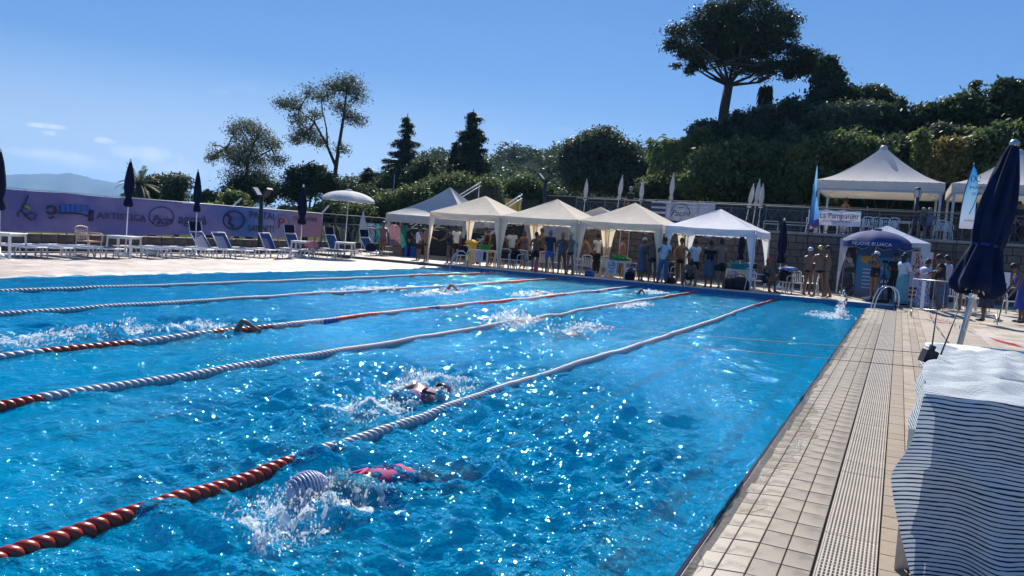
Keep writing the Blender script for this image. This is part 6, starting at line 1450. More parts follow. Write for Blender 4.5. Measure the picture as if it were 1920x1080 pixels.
put(1907, 420, 'man on the terrace partly hidden by the tilted parasol at the right edge', z=ZT, Y=37.2, face=AW+PI, arms=('low', 'low'), wear=[('tshirt', 'black'), ('trousers', 'black')], skin=0, hair='brown', H=1.76)

# ------------------------------------------------------------------ swimmers
def swimmer(uv, head_dir, label, z=-.08, pitch=0, roll=0, **k):
    """uv: where the head shows; head_dir: horizontal direction of travel; lies face down, pitch lifts the head"""
    hp_ = G(uv[0], uv[1], .08); h = Vector((head_dir[0], head_dir[1], 0)).normalized(); h = (h*math.cos(pitch)+Vector((0, 0, math.sin(pitch)))).normalized()
    dn_ = Vector((0, 0, -1)); yv = (dn_-h*dn_.dot(h)).normalized(); yv = Matrix.Rotation(roll, 3, h) @ yv; xv = yv.cross(h)
    e = person(0, 0, 0, 0, label, **k); o = Vector((hp_.x, hp_.y, z))-h*1.64*k.get('H', 1.72)/1.75
    e.matrix_world = Matrix(((xv.x, yv.x, h.x, o.x), (xv.y, yv.y, h.y, o.y), (xv.z, yv.z, h.z, o.z), (0, 0, 0, 1)))
    return e
ARM['fore'] = ((.20, .04, 1.66), (.17, .10, 1.92)); ARM['catch'] = ((.30, .16, 1.55), (.22, .40, 1.62)); ARM['recover'] = ((.34, -.26, 1.40), (.36, -.12, 1.62)); ARM['pull'] = ((.30, .22, 1.25), (.20, .30, 1.0))
LEG['kick'] = ((.09, .05, .50), (.10, .09, .10)); LEG['kick2'] = ((.09, .09, .50), (.09, .17, .08))
dA = G(590, 905)-G(860, 850)
eA = swimmer((585, 900), (dA.x, dA.y), 'swimmer in a pink swimsuit and ribbed grey cap, nearest to the foreground', z=-.035, pitch=.05, arms=('fore', 'catch'), legs=('kick', 'kick2'), wear=[('suit', 'pink')], skin=2, cap='navy', H=1.72)
# ribbed cap
hpA = G(578, 893, .15); b = MB(); vs = []; n = 60; P = []
for i in range(9):
    ph = math.pi/2*i/8; P.append([Vector(((.105+.006*math.cos(q*13*2*math.pi/n*1.0))*math.cos(2*math.pi*q/n)*math.cos(ph)*1.28, (.105+.006*math.cos(q*13*2*math.pi/n))*math.sin(2*math.pi*q/n)*math.cos(ph), .115*math.sin(ph))) for q in range(n+1)])
b.grid(P); o = b.build('ribbed_cap', mat('ribbed_cap', (.40, .44, .56), .35, .15, 20), None, None); mw = Matrix.Translation((hpA.x, hpA.y, .045)) @ Matrix.Rotation(math.atan2(dA.y, dA.x), 4, 'Z') @ Matrix.Rotation(.1, 4, 'Y')
o.parent = eA; bpy.context.view_layer.update(); o.matrix_world = mw
rb = MB()
for q in range(13):
    t = -1+2*q/12; c = .128*t; rr = math.sqrt(max(0, 1-t*t)); rb.tube([(c, .112*rr*math.cos(a_), .02+.112*rr*math.sin(a_)) for a_ in np.linspace(0, math.pi, 9)], .008, 5)
o2 = rb.build('cap_rib', _mc['ribbed_cap'], o)
swimmer((828, 718), (.05, 1), 'swimmer with dark goggles and grey cap in the middle of the near lanes', z=-.02, pitch=.07, roll=.5, arms=('fore', 'pull'), legs=('kick', 'kick2'), wear=[('suit', 'purple')], skin=0, cap='navy', goggles=True, H=1.74)
swimmer((445, 608), (-.05, 1), 'swimmer with one elbow out of the water beside the red, white and blue rope', z=-.05, pitch=.06, arms=('recover', 'fore'), legs=('kick', 'kick2'), wear=[('trunks', 'black')], skin=0, cap='black', H=1.78)
swimmer((1010, 543), (.0, -1), 'swimmer with a grey cap coming towards the viewer near the coloured rope', z=-.03, pitch=.18, arms=('pull', 'pull'), wear=[('trunks', 'black')], skin=0, cap='navy', H=1.74)
swimmer((1188, 545), (.0, 1), 'swimmer whose bent dark arm sticks out of the water near the end wall', z=-.08, pitch=.04, arms=('recover', 'fore'), wear=[('suit', 'black')], skin=1, cap='black', H=1.74)
swimmer((1085, 616), (.05, 1), 'swimmer nearly hidden by spray, only a strip of skin showing', z=-.07, pitch=.04, arms=('fore', 'pull'), wear=[('trunks', 'red')], skin=0, cap='yellow', H=1.74)
swimmer((835, 538), (.0, 1), 'small far swimmer between the two farthest white ropes', z=-.05, pitch=.06, arms=('recover', 'fore'), wear=[('trunks', 'black')], skin=0, cap='yellow', H=1.74)
ARM['high'] = ((.18, -.04, 1.66), (.10, -.10, 1.95))
def treader(u, v, label, cap, zz=-1.42, **k):
    p = G(u, v, .1); return person(p.x, p.y, zz, k.pop('face', AW+PI), label, cap=cap, H=1.74, **k)
treader(895, 497, 'swimmer in a light blue cap resting at the far end wall by the ladder', 'blue', arms=('reach', 'side'), wear=[('trunks', 'black')], skin=1)
treader(1264, 530, 'swimmer in a blue and white cap at the wall under the crouching man', 'blue', arms=('front', 'front'), wear=[('suit', 'black')], skin=1)
p = G(1575, 590, .0); e = person(p.x, p.y, -1.60, AW+1.0, 'swimmer throwing one arm up in a burst of water near the right corner', cap='black', H=1.74, arms=('high', 'down'), wear=[('suit', 'black')], skin=1)

# ------------------------------------------------------------------ splashes
SP = N('splash_water'); SP.p.inputs['Base Color'].default_value = (.92, .95, .97, 1); SP.p.inputs['Roughness'].default_value = .6; SP.p.inputs['Transmission Weight'].default_value = .0; SP.p.inputs['IOR'].default_value = 1.33
t = SP.n('BsdfTransparent'); mx = SP.n('MixShader'); SP.l(SP.ramp(SP.noise(11, 4), [(.35, (.25, .25, .25)), (.7, (.8, .8, .8))]), mx.inputs[0]); tl_ = SP.n('BsdfTranslucent'); tl_.inputs[0].default_value = (.93, .96, .98, 1); m9 = SP.n('MixShader'); m9.inputs[0].default_value = .5; SP.l(SP.p.outputs[0], m9.inputs[1]); SP.l(tl_.outputs[0], m9.inputs[2]); SP.l(m9.outputs[0], mx.inputs[1]); SP.l(t.outputs[0], mx.inputs[2]); SP.l(mx.outputs[0], SP.out.inputs[0]); SP = SP.m
OCT = np.array([(1, 0, 0), (-1, 0, 0), (0, 1, 0), (0, -1, 0), (0, 0, 1), (0, 0, -1)], float); OF = np.array([(0, 2, 4), (2, 1, 4), (1, 3, 4), (3, 0, 4), (2, 0, 5), (1, 2, 5), (3, 1, 5), (0, 3, 5)])
def splash(label, spots, seed, film=True):
    """spots: (u, v, rx, ry, height, n drops, drop size)"""
    rs = np.random.RandomState(seed); C = []; R = []
    FV = []; FF = []
    for u, v, rx, ry, hh, n, ds in spots:
        n = int(n*1.9); p = G(u, v, .02); ang = rs.rand(n)*6.28; q = rs.rand(n)**.6; x = p.x+rx*q*np.cos(ang); y = p.y+ry*q*np.sin(ang); z = water_h(x, y)+hh*(1-q)**1.2*rs.rand(n)**1.4
        # drops gather in strings
        k = rs.randint(0, max(1, n//14), n); sx = rs.normal(size=n//14+1)*.5*rx; x = x*.55+(p.x+sx[k])*.45+rs.normal(size=n)*.02
        C.append(np.stack([x, y, z], -1)); R.append(ds*.72*(.30+rs.rand(n)**4*1.9))
        if film:
            m_ = 46; gx = np.linspace(-1.25*rx, 1.25*rx, m_); gy = np.linspace(-1.25*ry, 1.25*ry, m_); X_, Y_ = np.meshgrid(p.x+gx, p.y+gy); rr = ((X_-p.x)/rx)**2+((Y_-p.y)/ry)**2
            nz = np.sin(X_*23+2*np.sin(Y_*17+seed))*np.sin(Y_*19+2*np.sin(X_*13))+.8*np.sin(X_*47+Y_*31+2*np.sin(X_*29))+.5*rs.normal(size=X_.shape)
            H_ = water_h(X_, Y_)+.012+np.maximum(0, nz-.3)*.016+hh*.30*np.exp(-rr*2.5)*(.5+.5*np.sin(X_*31+seed)*np.sin(Y_*27)); keep = (nz > .15+1.3*np.minimum(rr, 1.6)-.35)
            b0 = sum(len(a_) for a_ in FV); idx = np.arange(m_*m_).reshape(m_, m_)+b0; FV.append(np.stack([X_, Y_, H_], -1).reshape(-1, 3)); kk = keep[:-1, :-1] & keep[1:, 1:]
            FF.append(np.stack([idx[:-1, :-1], idx[:-1, 1:], idx[1:, 1:], idx[1:, :-1]], -1)[kk])
    C = np.concatenate(C); R = np.concatenate(R); st = 1+.9*rs.rand(len(C)); J = OCT[None]*R[:, None, None]*np.stack([np.ones(len(C)), np.ones(len(C)), st], -1)[:, None, :]
    V = (C[:, None, :]+J).reshape(-1, 3); F = (OF[None]+(np.arange(len(C))*6)[:, None, None]).reshape(-1, 3)
    e = empty('water_splash', tuple(C[0]*[1, 1, 0]), 0, None, None, None, 'stuff'); e['label'] = label
    o0 = np.array([e.location.x, e.location.y, 0]); o = link('droplets', numpy_mesh('droplets', V-o0, F), SP, e); o['kind'] = 'stuff'
    if film: o = link('foam', numpy_mesh('foam', np.concatenate(FV)-o0, np.concatenate(FF)), SP, e); o['kind'] = 'stuff'
    return e
splash('burst of white water round the head of the nearest swimmer', [(535, 965, .42, .36, .26, 1100, .0062), (600, 935, .20, .24, .14, 300, .0060), (500, 1020, .10, .10, .10, 160, .006), (690, 940, .22, .3, .04, 220, .005)], 1)
splash('churned water round the swimmer with goggles', [(790, 715, .40, .50, .16, 900, .008), (700, 765, .45, .6, .06, 700, .008), (850, 725, .3, .5, .10, 400, .008)], 2)
splash('low trail of foam on the left, behind the swimmer with one elbow out', [(120, 632, .55, 1.3, .12, 900, .012), (240, 620, .25, .4, .35, 500, .010), (380, 612, .4, .8, .12, 500, .010)], 3)
splash('tall spray in the lane beside the second rope', [(965, 605, .6, .9, .38, 1100, .013), (1090, 616, .6, 1.2, .08, 600, .013), (1190, 572, .5, 1.6, .06, 500, .015)], 4)
splash('foam round the distant swimmers near the end wall', [(1000, 552, .7, 1.3, .10, 500, .016), (820, 548, .6, 1.6, .06, 400, .018), (690, 542, .7, 1.8, .06, 400, .018), (930, 512, .6, 1.5, .06, 400, .018), (1225, 548, .7, .8, .12, 500, .016)], 5)
splash('column of water thrown up near the right corner of the pool', [(1575, 592, .22, .24, 1.0, 900, .014), (1560, 592, .7, 1.0, .10, 500, .014)], 6)
splash('thin sheet of water washing over the coping', [(1490, 830, .16, .5, .03, 260, .006)], 7, film=False)

# ================================================================== TERRAIN
def smooth(a, b, x): t = np.clip((x-a)/(b-a), 0, 1); return t*t*(3-2*t)
def TZ(x, y):
    x = np.asarray(x, float); y = np.asarray(y, float)
    rise = smooth(-15, -4, x+(y-45)*.45)*smooth(42.5, 72, y)*11.5 + smooth(42.3, 45, y)*smooth(-22, -12, x)*1.6
    base = -2.2+2.2*smooth(-70, -35, x)*smooth(20, 40, y)*(1-smooth(120, 200, y))
    base = np.where(x > -30, base*(1-smooth(28, 36, y))+smooth(28, 36, y)*0, base)
    return base + rise
M_grass = N('hill_ground'); M_grass.l(M_grass.ramp(M_grass.noise(.15, 5), [(.3, (.035, .055, .018)), (.7, (.09, .10, .04))]), M_grass.p.inputs['Base Color']); M_grass.p.inputs['Roughness'].default_value = .95; M_grass.p.inputs['Specular IOR Level'].default_value = 0; M_grass = M_grass.m
xs = np.linspace(-130, 60, 120); ys = np.linspace(42.5, 150, 90); X_, Y_ = np.meshgrid(xs, ys); Z_ = TZ(X_, Y_)-.05+.15*np.sin(X_*1.3)*np.sin(Y_*.9)
Z_[-1, :] = -6; Z_[:, 0] = -6; Z_[:, -1] = -6
idx = np.arange(X_.size).reshape(X_.shape); Fq = np.stack([idx[:-1, :-1], idx[:-1, 1:], idx[1:, 1:], idx[1:, :-1]], -1).reshape(-1, 4)
tag(link('hillside', numpy_mesh('hillside', np.stack([X_, Y_, Z_], -1).reshape(-1, 3), Fq), M_grass), kind='structure')
b = MB(); n = 48; b.add([(0, 0, -2.6)]+[(11000*math.cos(2*math.pi*k/n), 11000*math.sin(2*math.pi*k/n), -2.6) for k in range(n)], [(0, k+1, (k+1) % n+1) for k in range(n)])
tag(b.build('ground', M_grass), kind='structure')

# ================================================================== FOLIAGE
def leaf_mat(name, c1, c2, tr=.35):
    a = N(name); oi = a.n('ObjectInfo'); f = a.noise(.55, 5, None, .7); g = a.n('NewGeometry')
    r = a.n('Math', operation='MULTIPLY_ADD'); a.l(g.outputs['Random Per Island'], r.inputs[0]); r.inputs[1].default_value = .38; a.l(f, r.inputs[2])
    col = a.ramp(r.outputs[0], [(.45, c1), (.92, c2)]); mlt = a.n('MixRGB', blend_type='MULTIPLY'); mlt.inputs[0].default_value = 1
    a.l(col, mlt.inputs[1]); a.l(a.ramp(oi.outputs['Random'], [(0, (.75, .8, .75)), (1, (1.1, 1.05, .95))]), mlt.inputs[2])
    a.l(mlt.outputs[0], a.p.inputs['Base Color']); a.p.inputs['Roughness'].default_value = .5; a.p.inputs['Specular IOR Level'].default_value = .25
    t = a.n('BsdfTranslucent'); a.l(mlt.outputs[0], t.inputs[0]); mx = a.n('MixShader'); mx.inputs[0].default_value = tr; a.l(a.p.outputs[0], mx.inputs[1]); a.l(t.outputs[0], mx.inputs[2]); a.l(mx.outputs[0], a.out.inputs[0]); _mc[name] = a.m; return a.m
L_dark = leaf_mat('dark_leaf', (.030, .052, .028), (.10, .14, .06), .35)
L_mid = leaf_mat('mid_leaf', (.050, .082, .036), (.17, .22, .09), .48)
L_light = leaf_mat('light_leaf', (.09, .14, .045), (.29, .33, .12), .5)
L_olive = leaf_mat('olive_leaf', (.055, .078, .05), (.17, .20, .13), .4)
L_yel = leaf_mat('yellowish_leaf', (.13, .11, .035), (.30, .25, .09), .45)
L_pine = leaf_mat('pine_needle', (.016, .032, .016), (.055, .085, .032), .22)
M_bark = mat('bark', (.075, .055, .04), .95, .35, 6, .6, 14)
def leaves(blobs, n, size, seed=0, hollow=.45, aspect=.5, up=0.0, clump=0, droop=0, ck=.20):
    """blobs: (x,y,z,rx,ry,rz). Leaf-sized quads through the crown's volume, more towards its skin, gathered in clumps"""
    rs = np.random.RandomState(seed); B = np.array(blobs, float); vol = (B[:, 3]*B[:, 4]*B[:, 5])**.75; pi = rs.choice(len(B), n, p=vol/vol.sum())
    if clump:
        nc_ = max(4, n//clump); ci = rs.choice(len(B), nc_, p=vol/vol.sum()); d = rs.normal(size=(nc_, 3)); d /= np.linalg.norm(d, axis=1)[:, None]
        rr = (hollow+(1-hollow)*rs.rand(nc_)**.6)[:, None]; cc = B[ci, :3]+d*rr*B[ci, 3:]; k = rs.randint(0, nc_, n)
        cr = ck*B[ci[k], 3:].mean(1)+.10
        P = cc[k]+rs.normal(size=(n, 3))*cr[:, None]*np.array([1, 1, .6]); out = d[k]
    else:
        d = rs.normal(size=(n, 3)); d /= np.linalg.norm(d, axis=1)[:, None]; rr = (hollow+(1-hollow)*rs.rand(n)**.6)[:, None]; rr = rr*(1+.10*rs.normal(size=(n, 1))); P = B[pi, :3]+d*rr*B[pi, 3:]; out = d
    nrm = out*.8+rs.normal(size=(n, 3))*.8+np.array([0, 0, up]); nrm /= np.linalg.norm(nrm, axis=1)[:, None]
    a = np.cross(nrm, rs.normal(size=(n, 3))); a /= np.linalg.norm(a, axis=1)[:, None]; b_ = np.cross(nrm, a)
    s_ = size*(.6+.8*rs.rand(n))[:, None]; a = a*s_; b_ = b_*s_*aspect
    V = np.stack([P-a, P+b_*.9-a*.1, P+a, P-b_*.9-a*.1], 1).reshape(-1, 3); V[:, 2] -= 0
    return V, np.arange(n*4).reshape(n, 4)
def pxblobs(lst, Y, dscale=.9):
    o = []
    for u, v, ru, rv in lst:
        p = AY(u, v, Y); dep = (Vector(p)-Vector(CAM)).dot(Vector(_fw))/FPX; r1 = ru*dep; r2 = rv*dep; o.append((p.x, p.y, p.z, r1, r1*dscale, r2))
    return o
def tree(name, label, cat, base, blobs, n, size, leafm, trunk=None, seed=0, grp=None, **k):
    bx, by, bz = base; e = empty(name, base, 0, label, cat, grp)
    V, F = leaves([(x-bx, y-by, z-bz, a, b_, c) for x, y, z, a, b_, c in blobs], n, size, seed, **k)
    link('crown', numpy_mesh('crown', V, F, False), leafm, e)
    if trunk:
        t = MB()
        for pts, r0, r1 in trunk:
            P = [Vector(p)-Vector(base) for p in pts]; m = len(P); t.tube(P, [r0+(r1-r0)*i/(m-1) for i in range(m)], 7)
        t.build('trunk', M_bark, e)
    return e
def W(Y, *uv): return [AY(u, v, Y) for u, v in uv]
def ground_at(x, y): return float(TZ(x, y))
def wob_line(A, B_, n, amp, seed=0):
    rs = np.random.RandomState(seed); A = Vector(A); B_ = Vector(B_); L_ = (B_-A).length
    return [A.lerp(B_, i/n)+Vector(rs.normal(size=3)*amp*L_*math.sin(math.pi*i/n)) for i in range(n+1)]

# stone pine on the hill
Y = 62
bl = pxblobs([(1300, 70, 48, 26), (1345, 38, 55, 26), (1400, 32, 62, 28), (1450, 52, 48, 26), (1472, 78, 24, 13), (1275, 88, 28, 18), (1290, 115, 26, 14), (1330, 95, 42, 24), (1385, 80, 55, 30), (1425, 92, 38, 18), (1470, 122, 40, 14), (1500, 110, 36, 16), (1500, 128, 30, 9), (1526, 104, 18, 11), (1490, 122, 34, 12), (1450, 138, 40, 8), (1395, 122, 45, 14), (1262, 66, 16, 14), (1310, 130, 22, 10), (1360, 14, 34, 10), (1410, 10, 36, 10)], Y, 1.0)
br = AY(1356, 236, Y); tr_ = [([AY(1354, 240, Y), AY(1358, 205, Y), AY(1366, 160, Y)], .42, .36)]
for k, (u, v) in enumerate(((1300, 85), (1275, 105), (1345, 60), (1390, 50), (1430, 70), (1465, 100), (1500, 120), (1330, 100), (1400, 100), (1450, 135), (1480, 128), (1290, 130))):
    st_ = AY(1366, 160, Y); en = AY(u, v, Y+((k*37) % 7-3)); mid = st_.lerp(en, .45); mid.z -= abs(en.x-st_.x)*.10*(1 if u > 1366 else -.1)
    tr_.append(([st_, st_.lerp(mid, .5), mid, mid.lerp(en, .5)+Vector((0, 0, .2)), en], .14, .03))
for k in range(26):
    a0 = AY(1340+k*2, 120-abs(k-13), Y+((k*29) % 9-4)); bq = bl[k % len(bl)]; tr_.append(([a0, Vector(bq[:3])+Vector((0, 0, -.3))], .10, .02))
tree('stone_pine', 'big umbrella-shaped stone pine standing alone against the sky on the hill', 'tree', br, bl, 60000, .12, L_pine, tr_, 1, clump=170, hollow=.72, aspect=.4, ck=.17)
# palm stripped to a shaggy head
p = AY(1432, 212, 64); e = empty('palm_stump', p, 0, 'dead palm with a shaggy drooping head under the stone pine', 'palm tree'); hh = AY(1436, 165, 64).z-p.z
b = MB(); b.tube([(0, 0, -3), (.02, 0, hh*.6)], [.30, .26], 8); b.build('trunk', M_bark, e)
b = MB()
for k in range(160):
    t = random.uniform(0, 6.28); z0_ = random.uniform(.35, 1.0)*hh; r = random.uniform(.35, .62); b.tube([(.1*math.cos(t), .1*math.sin(t), z0_), (r*.8*math.cos(t), r*.8*math.sin(t), z0_+.18), (r*1.1*math.cos(t), r*1.1*math.sin(t), z0_-random.uniform(.3, .9))], [.05, .05, .015], 4)
b.build('dead_fronds', mat('dead_frond', (.03, .025, .02), .9, .3, 8), e)
# dark oval tree and the hill's bushes
def bush(label, lst, Y, n, size, m, seed, grp='bushes on the hillside', name='bush', cat='bush', stems=True, **k):
    bl = pxblobs(lst, Y, .8); cx = np.mean([q[0] for q in bl]); gz = ground_at(cx, Y); base = (cx, Y, gz)
    tk = []
    if stems:
        for q in bl[:5]: tk.append(([(cx, Y, gz-.3), ((cx+q[0])/2, Y, (gz+q[2])/2), q[:3]], .14, .03))
    kw = dict(clump=45, hollow=.4); kw.update(k)
    return tree(name, label, cat, base, bl, n, size, m, tk, seed, grp, **kw)
bush('dark oval evergreen rising above the bushes right of the stone pine', [(1553, 124, 15, 16), (1552, 148, 23, 22), (1556, 176, 34, 22), (1530, 186, 16, 12)], 60, 13000, .16, L_dark, 11, name='evergreen_tree', cat='tree')
bush('rounded tree crown behind the hilltop bushes, right of the oval evergreen', [(1590, 185, 26, 18), (1630, 182, 32, 16), (1655, 196, 22, 14)], 61, 8000, .16, L_dark, 12)
bush('olive green bush at the left end of the hilltop', [(1325, 250, 30, 20), (1305, 275, 26, 18), (1360, 245, 28, 16)], 56, 9000, .15, L_olive, 13, clump=20)
bush('grey-green bush on the hilltop under the stone pine trunk', [(1395, 235, 34, 18), (1440, 222, 34, 22), (1420, 255, 40, 20)], 56, 11000, .15, L_olive, 14, clump=20)
bush('dark bush on the hilltop right of the dead palm', [(1490, 215, 36, 26), (1520, 240, 40, 24), (1465, 250, 30, 22)], 56, 11000, .15, L_dark, 15)
bush('wide blue-green bush in the middle of the hillside', [(1570, 225, 46, 28), (1620, 215, 36, 24), (1600, 255, 50, 24)], 55, 12000, .15, L_olive, 16, clump=22)
bush('dark bush with thin upright shoots above the large pavilion', [(1670, 225, 32, 24), (1700, 240, 34, 26), (1650, 255, 34, 20)], 55, 11000, .15, L_dark, 17)
bush('tall dark bush above the broad feather flag', [(1745, 225, 32, 28), (1775, 215, 24, 26), (1760, 255, 42, 24)], 54, 11000, .15, L_dark, 18)
bush('tall dark bush left of the parasol tip', [(1810, 205, 26, 26), (1840, 225, 30, 30), (1815, 250, 36, 24)], 54, 11000, .15, L_mid, 19)
bush('highest dark bush at the right edge of the picture', [(1890, 180, 26, 24), (1915, 210, 30, 34), (1875, 225, 30, 28), (1925, 165, 16, 12)], 53, 12000, .15, L_dark, 20)
bush('round leafy bush with sunlit top left of the blue feather flag', [(1340, 305, 44, 30), (1400, 295, 50, 30), (1450, 300, 38, 28), (1370, 345, 60, 34), (1440, 345, 45, 32)], 50, 19000, .15, L_mid, 21)
bush('round bush with sunlit top left of the large pavilion roof', [(1540, 285, 42, 24), (1590, 278, 46, 26), (1640, 290, 40, 24), (1520, 320, 44, 34), (1490, 350, 36, 34)], 49.5, 20000, .15, L_mid, 22)
bush('dark hollow bush between the two rounded sunlit ones', [(1480, 290, 36, 30), (1475, 330, 30, 30)], 51.5, 8000, .16, L_dark, 23)
bush('dark bush behind the large pavilion roof', [(1680, 290, 40, 34), (1620, 330, 60, 34), (1700, 330, 44, 32)], 50.5, 15000, .16, L_dark, 24)
bush('yellowish bush between the two pavilion roofs', [(1785, 280, 24, 22), (1780, 312, 34, 22), (1770, 335, 34, 18)], 48.5, 8000, .14, L_yel, 25)
bush('slim bright green climber left of the yellowish bush', [(1726, 258, 9, 16), (1728, 285, 12, 16), (1724, 305, 10, 12)], 48.5, 1800, .14, L_light, 26, clump=14)
bush('green bush behind the tilted parasol top', [(1850, 285, 40, 34), (1890, 275, 40, 40), (1860, 330, 50, 32)], 49, 16000, .15, L_mid, 27)
bush('dark low bush behind the broad feather flag', [(1820, 330, 34, 34), (1790, 350, 40, 28)], 50, 9000, .15, L_dark, 28)

rsx = np.random.RandomState(77)
for k, (u, v, r_, Yk, m_) in enumerate(((1310, 268, 20, 52.5, L_mid), (1415, 270, 26, 52.5, L_dark), (1500, 262, 24, 53, L_olive), (1545, 250, 20, 53.5, L_mid), (1600, 262, 26, 52, L_dark), (1655, 270, 24, 52, L_olive), (1705, 268, 18, 51.5, L_mid), (1755, 262, 20, 51, L_olive), (1830, 258, 22, 51, L_light), (1295, 330, 24, 49, L_light), (1560, 330, 26, 48.6, L_mid), (1505, 300, 18, 49, L_light), (1880, 320, 26, 48, L_light))):
    lab = ['small leafy bush at the upper left end of the slope', 'dark bush peeping over the round one left of the blue flag', 'greyish bush in the gap above the blue flag', 'green bush below the dark oval evergreen', 'dark bush halfway up the slope above the large pavilion', 'greyish bush above the peak of the large pavilion', 'small green bush above the bright climber', 'greyish bush above the yellowish one', 'light green bush behind the top of the tilted parasol', 'light green bush over the folded parasols on the left of the slope', 'green bush just left of the large pavilion peak', 'light green leafy patch above the blue flag', 'light green bush at the right edge above the second pavilion'][k]
    ls = [(u+rsx.normal()*r_*.6, v+rsx.normal()*r_*.45+q*4, r_*rsx.uniform(.45, .8), r_*rsx.uniform(.4, .7)) for q in range(5)]
    bush(lab, ls, Yk, 7000, .14, m_, 80+k, clump=24)
# shoots on top of the bushes
for k, (u, v, h_) in enumerate(((1650, 205, 26), (1690, 195, 34), (1715, 205, 26), (1828, 165, 26), (1612, 200, 20), (1790, 190, 20), (1885, 155, 18), (1382, 215, 16), (1476, 195, 16))):
    bush(['thin leafy shoot above the pavilion, left one', 'tallest thin shoot between the oval evergreen and the flag', 'thin leafy shoot just left of the tall dark bush', 'thin tall shoot standing out against the sky near the right edge', 'small leafy shoot right of the oval evergreen', 'small leafy shoot above the broad feather flag', 'small shoot on the highest bush by the right edge', 'small shoot beside the stone pine trunk', 'small shoot right of the dead palm'][k], [(u, v, 5, h_*.5), (u+3, v+h_*.7, 7, h_*.5)], 54.5, 420, .13, L_dark, 60+k, name='shoot', cat='shoot', clump=8)
# big dark oak-like tree behind the terrace
bush('broad dark tree behind the terrace left of the bamboo', [(1085, 285, 34, 24), (1130, 270, 40, 28), (1165, 290, 34, 30), (1100, 325, 50, 34), (1165, 335, 50, 34), (1195, 315, 26, 26), (1060, 305, 20, 20)], 58, 30000, .15, L_olive, 31, grp=None, name='broad_tree', cat='tree', clump=30)
bush('green bush under the bamboo behind the terrace', [(1245, 350, 34, 26), (1215, 360, 26, 22), (1275, 365, 30, 26)], 54, 9000, .15, L_mid, 32, grp=None)
# bamboo sprays
for k, (u0, v0, u1, v1) in enumerate(((1240, 370, 1243, 268), (1262, 365, 1273, 264))):
    P = [AY(u0+(u1-u0)*t+6*math.sin(t*3+k), v0+(v1-v0)*t, 52) for t in np.linspace(0, 1, 12)]; base = tuple(P[0]); V = []; rs = np.random.RandomState(k)
    e = empty('bamboo', base, 0, ['leafy bamboo stem left of the other one against the sky', 'leafy bamboo stem nearest the hillside bushes'][k], 'bamboo'); b = MB(); b.tube([q-P[0] for q in P], [.05]*11+[.01], 5)
    for i in range(5, 12):
        for s_ in (-1, 1): b.tube([P[i]-P[0], P[i]-P[0]+Vector((s_*.9, 0, .25))], [.02, .006], 4)
    b.build('stem', M_bark, e)
    for i in range(5, 12):
        for q in range(70):
            s_ = rs.choice([-1, 1]); t = rs.rand(); c = P[i]-P[0]+Vector((s_*.95*t, rs.normal()*.2, .26*t+rs.normal()*.08)); d = Vector((s_*.3+rs.normal()*.15, rs.normal()*.1, -.22+rs.normal()*.15)); n_ = Vector((-d.z, rs.normal()*.05, d.x))*.16; V += [c, c+d*.5+n_, c+d, c+d*.5-n_]
    V = np.array([tuple(v) for v in V]); link('crown', numpy_mesh('crown', V, np.arange(len(V)).reshape(-1, 4), False), L_mid, e)
# conifers
def conifer(label, u, vt, vb, Y, halfw, m, seed, ragged=.3, tiers=17, lean=0, n_per=900):
    T = AY(u, vt, Y); Bt = AY(u, vb, Y); H = T.z-Bt.z; base = (Bt.x, Y, Bt.z); dep = (Vector(T)-Vector(CAM)).dot(Vector(_fw))/FPX; Rm = halfw*dep
    e = empty('fir_tree', base, 0, label, 'tree', 'fir trees on the skyline'); rs = np.random.RandomState(seed); b = MB(); b.tube([(0, 0, -3), (lean*H*.3, 0, H*.5), (lean*H, 0, H)], [.35, .22, .03], 7); V = []
    for i in range(tiers):
        t = (i+.3)/tiers; z = H*(.06+.92*t); R_ = Rm*(1-t)**.8*(1+ragged*rs.normal()*.55)+.25; nb = 6 if t < .8 else 4
        for q in range(nb):
            a_ = rs.rand()*6.28; L_ = R_*(.65+.5*rs.rand()); tip = Vector((lean*z+L_*math.cos(a_), L_*math.sin(a_), z-L_*.16+ (.25*L_ if rs.rand() < .5 else 0))); c0 = Vector((lean*z, 0, z+.1)); b.tube([c0, c0.lerp(tip, .5)-Vector((0, 0, .05*L_)), tip], [.06, .04, .01], 4)
            for s_ in range(int(n_per*L_/Rm/nb*2.2)+6):
                f = rs.rand()**.7; c = c0.lerp(tip, f)+Vector((rs.normal()*.14, rs.normal()*.14, -abs(rs.normal())*.22)); d = Vector((rs.normal()*.15, rs.normal()*.15, -.12-.12*rs.rand())); s2 = Vector((rs.normal(), rs.normal(), .3)).normalized()*.055; V += [c, c+d*.5+s2, c+d, c+d*.5-s2]
    V = np.array([tuple(v) for v in V]); link('crown', numpy_mesh('crown', V, np.arange(len(V)).reshape(-1, 4), False), m, e); b.build('trunk', M_bark, e); return e
conifer('ragged fir tree with a flat spreading top, left of the pointed one', 757, 212, 355, 66, 44, L_pine, 3, .75, 13, n_per=1100)
conifer('tall pointed fir tree left of the hilltop houses', 880, 204, 340, 66, 42, L_pine, 5, .45, 16, n_per=1100)
conifer('small thin fir touching the left side of the pointed fir', 852, 262, 335, 67, 15, L_pine, 6, .3, 12, n_per=500)
conifer('small dark fir left of the flat-topped fir', 687, 312, 372, 64, 20, L_pine, 8, .2, 13, n_per=600)
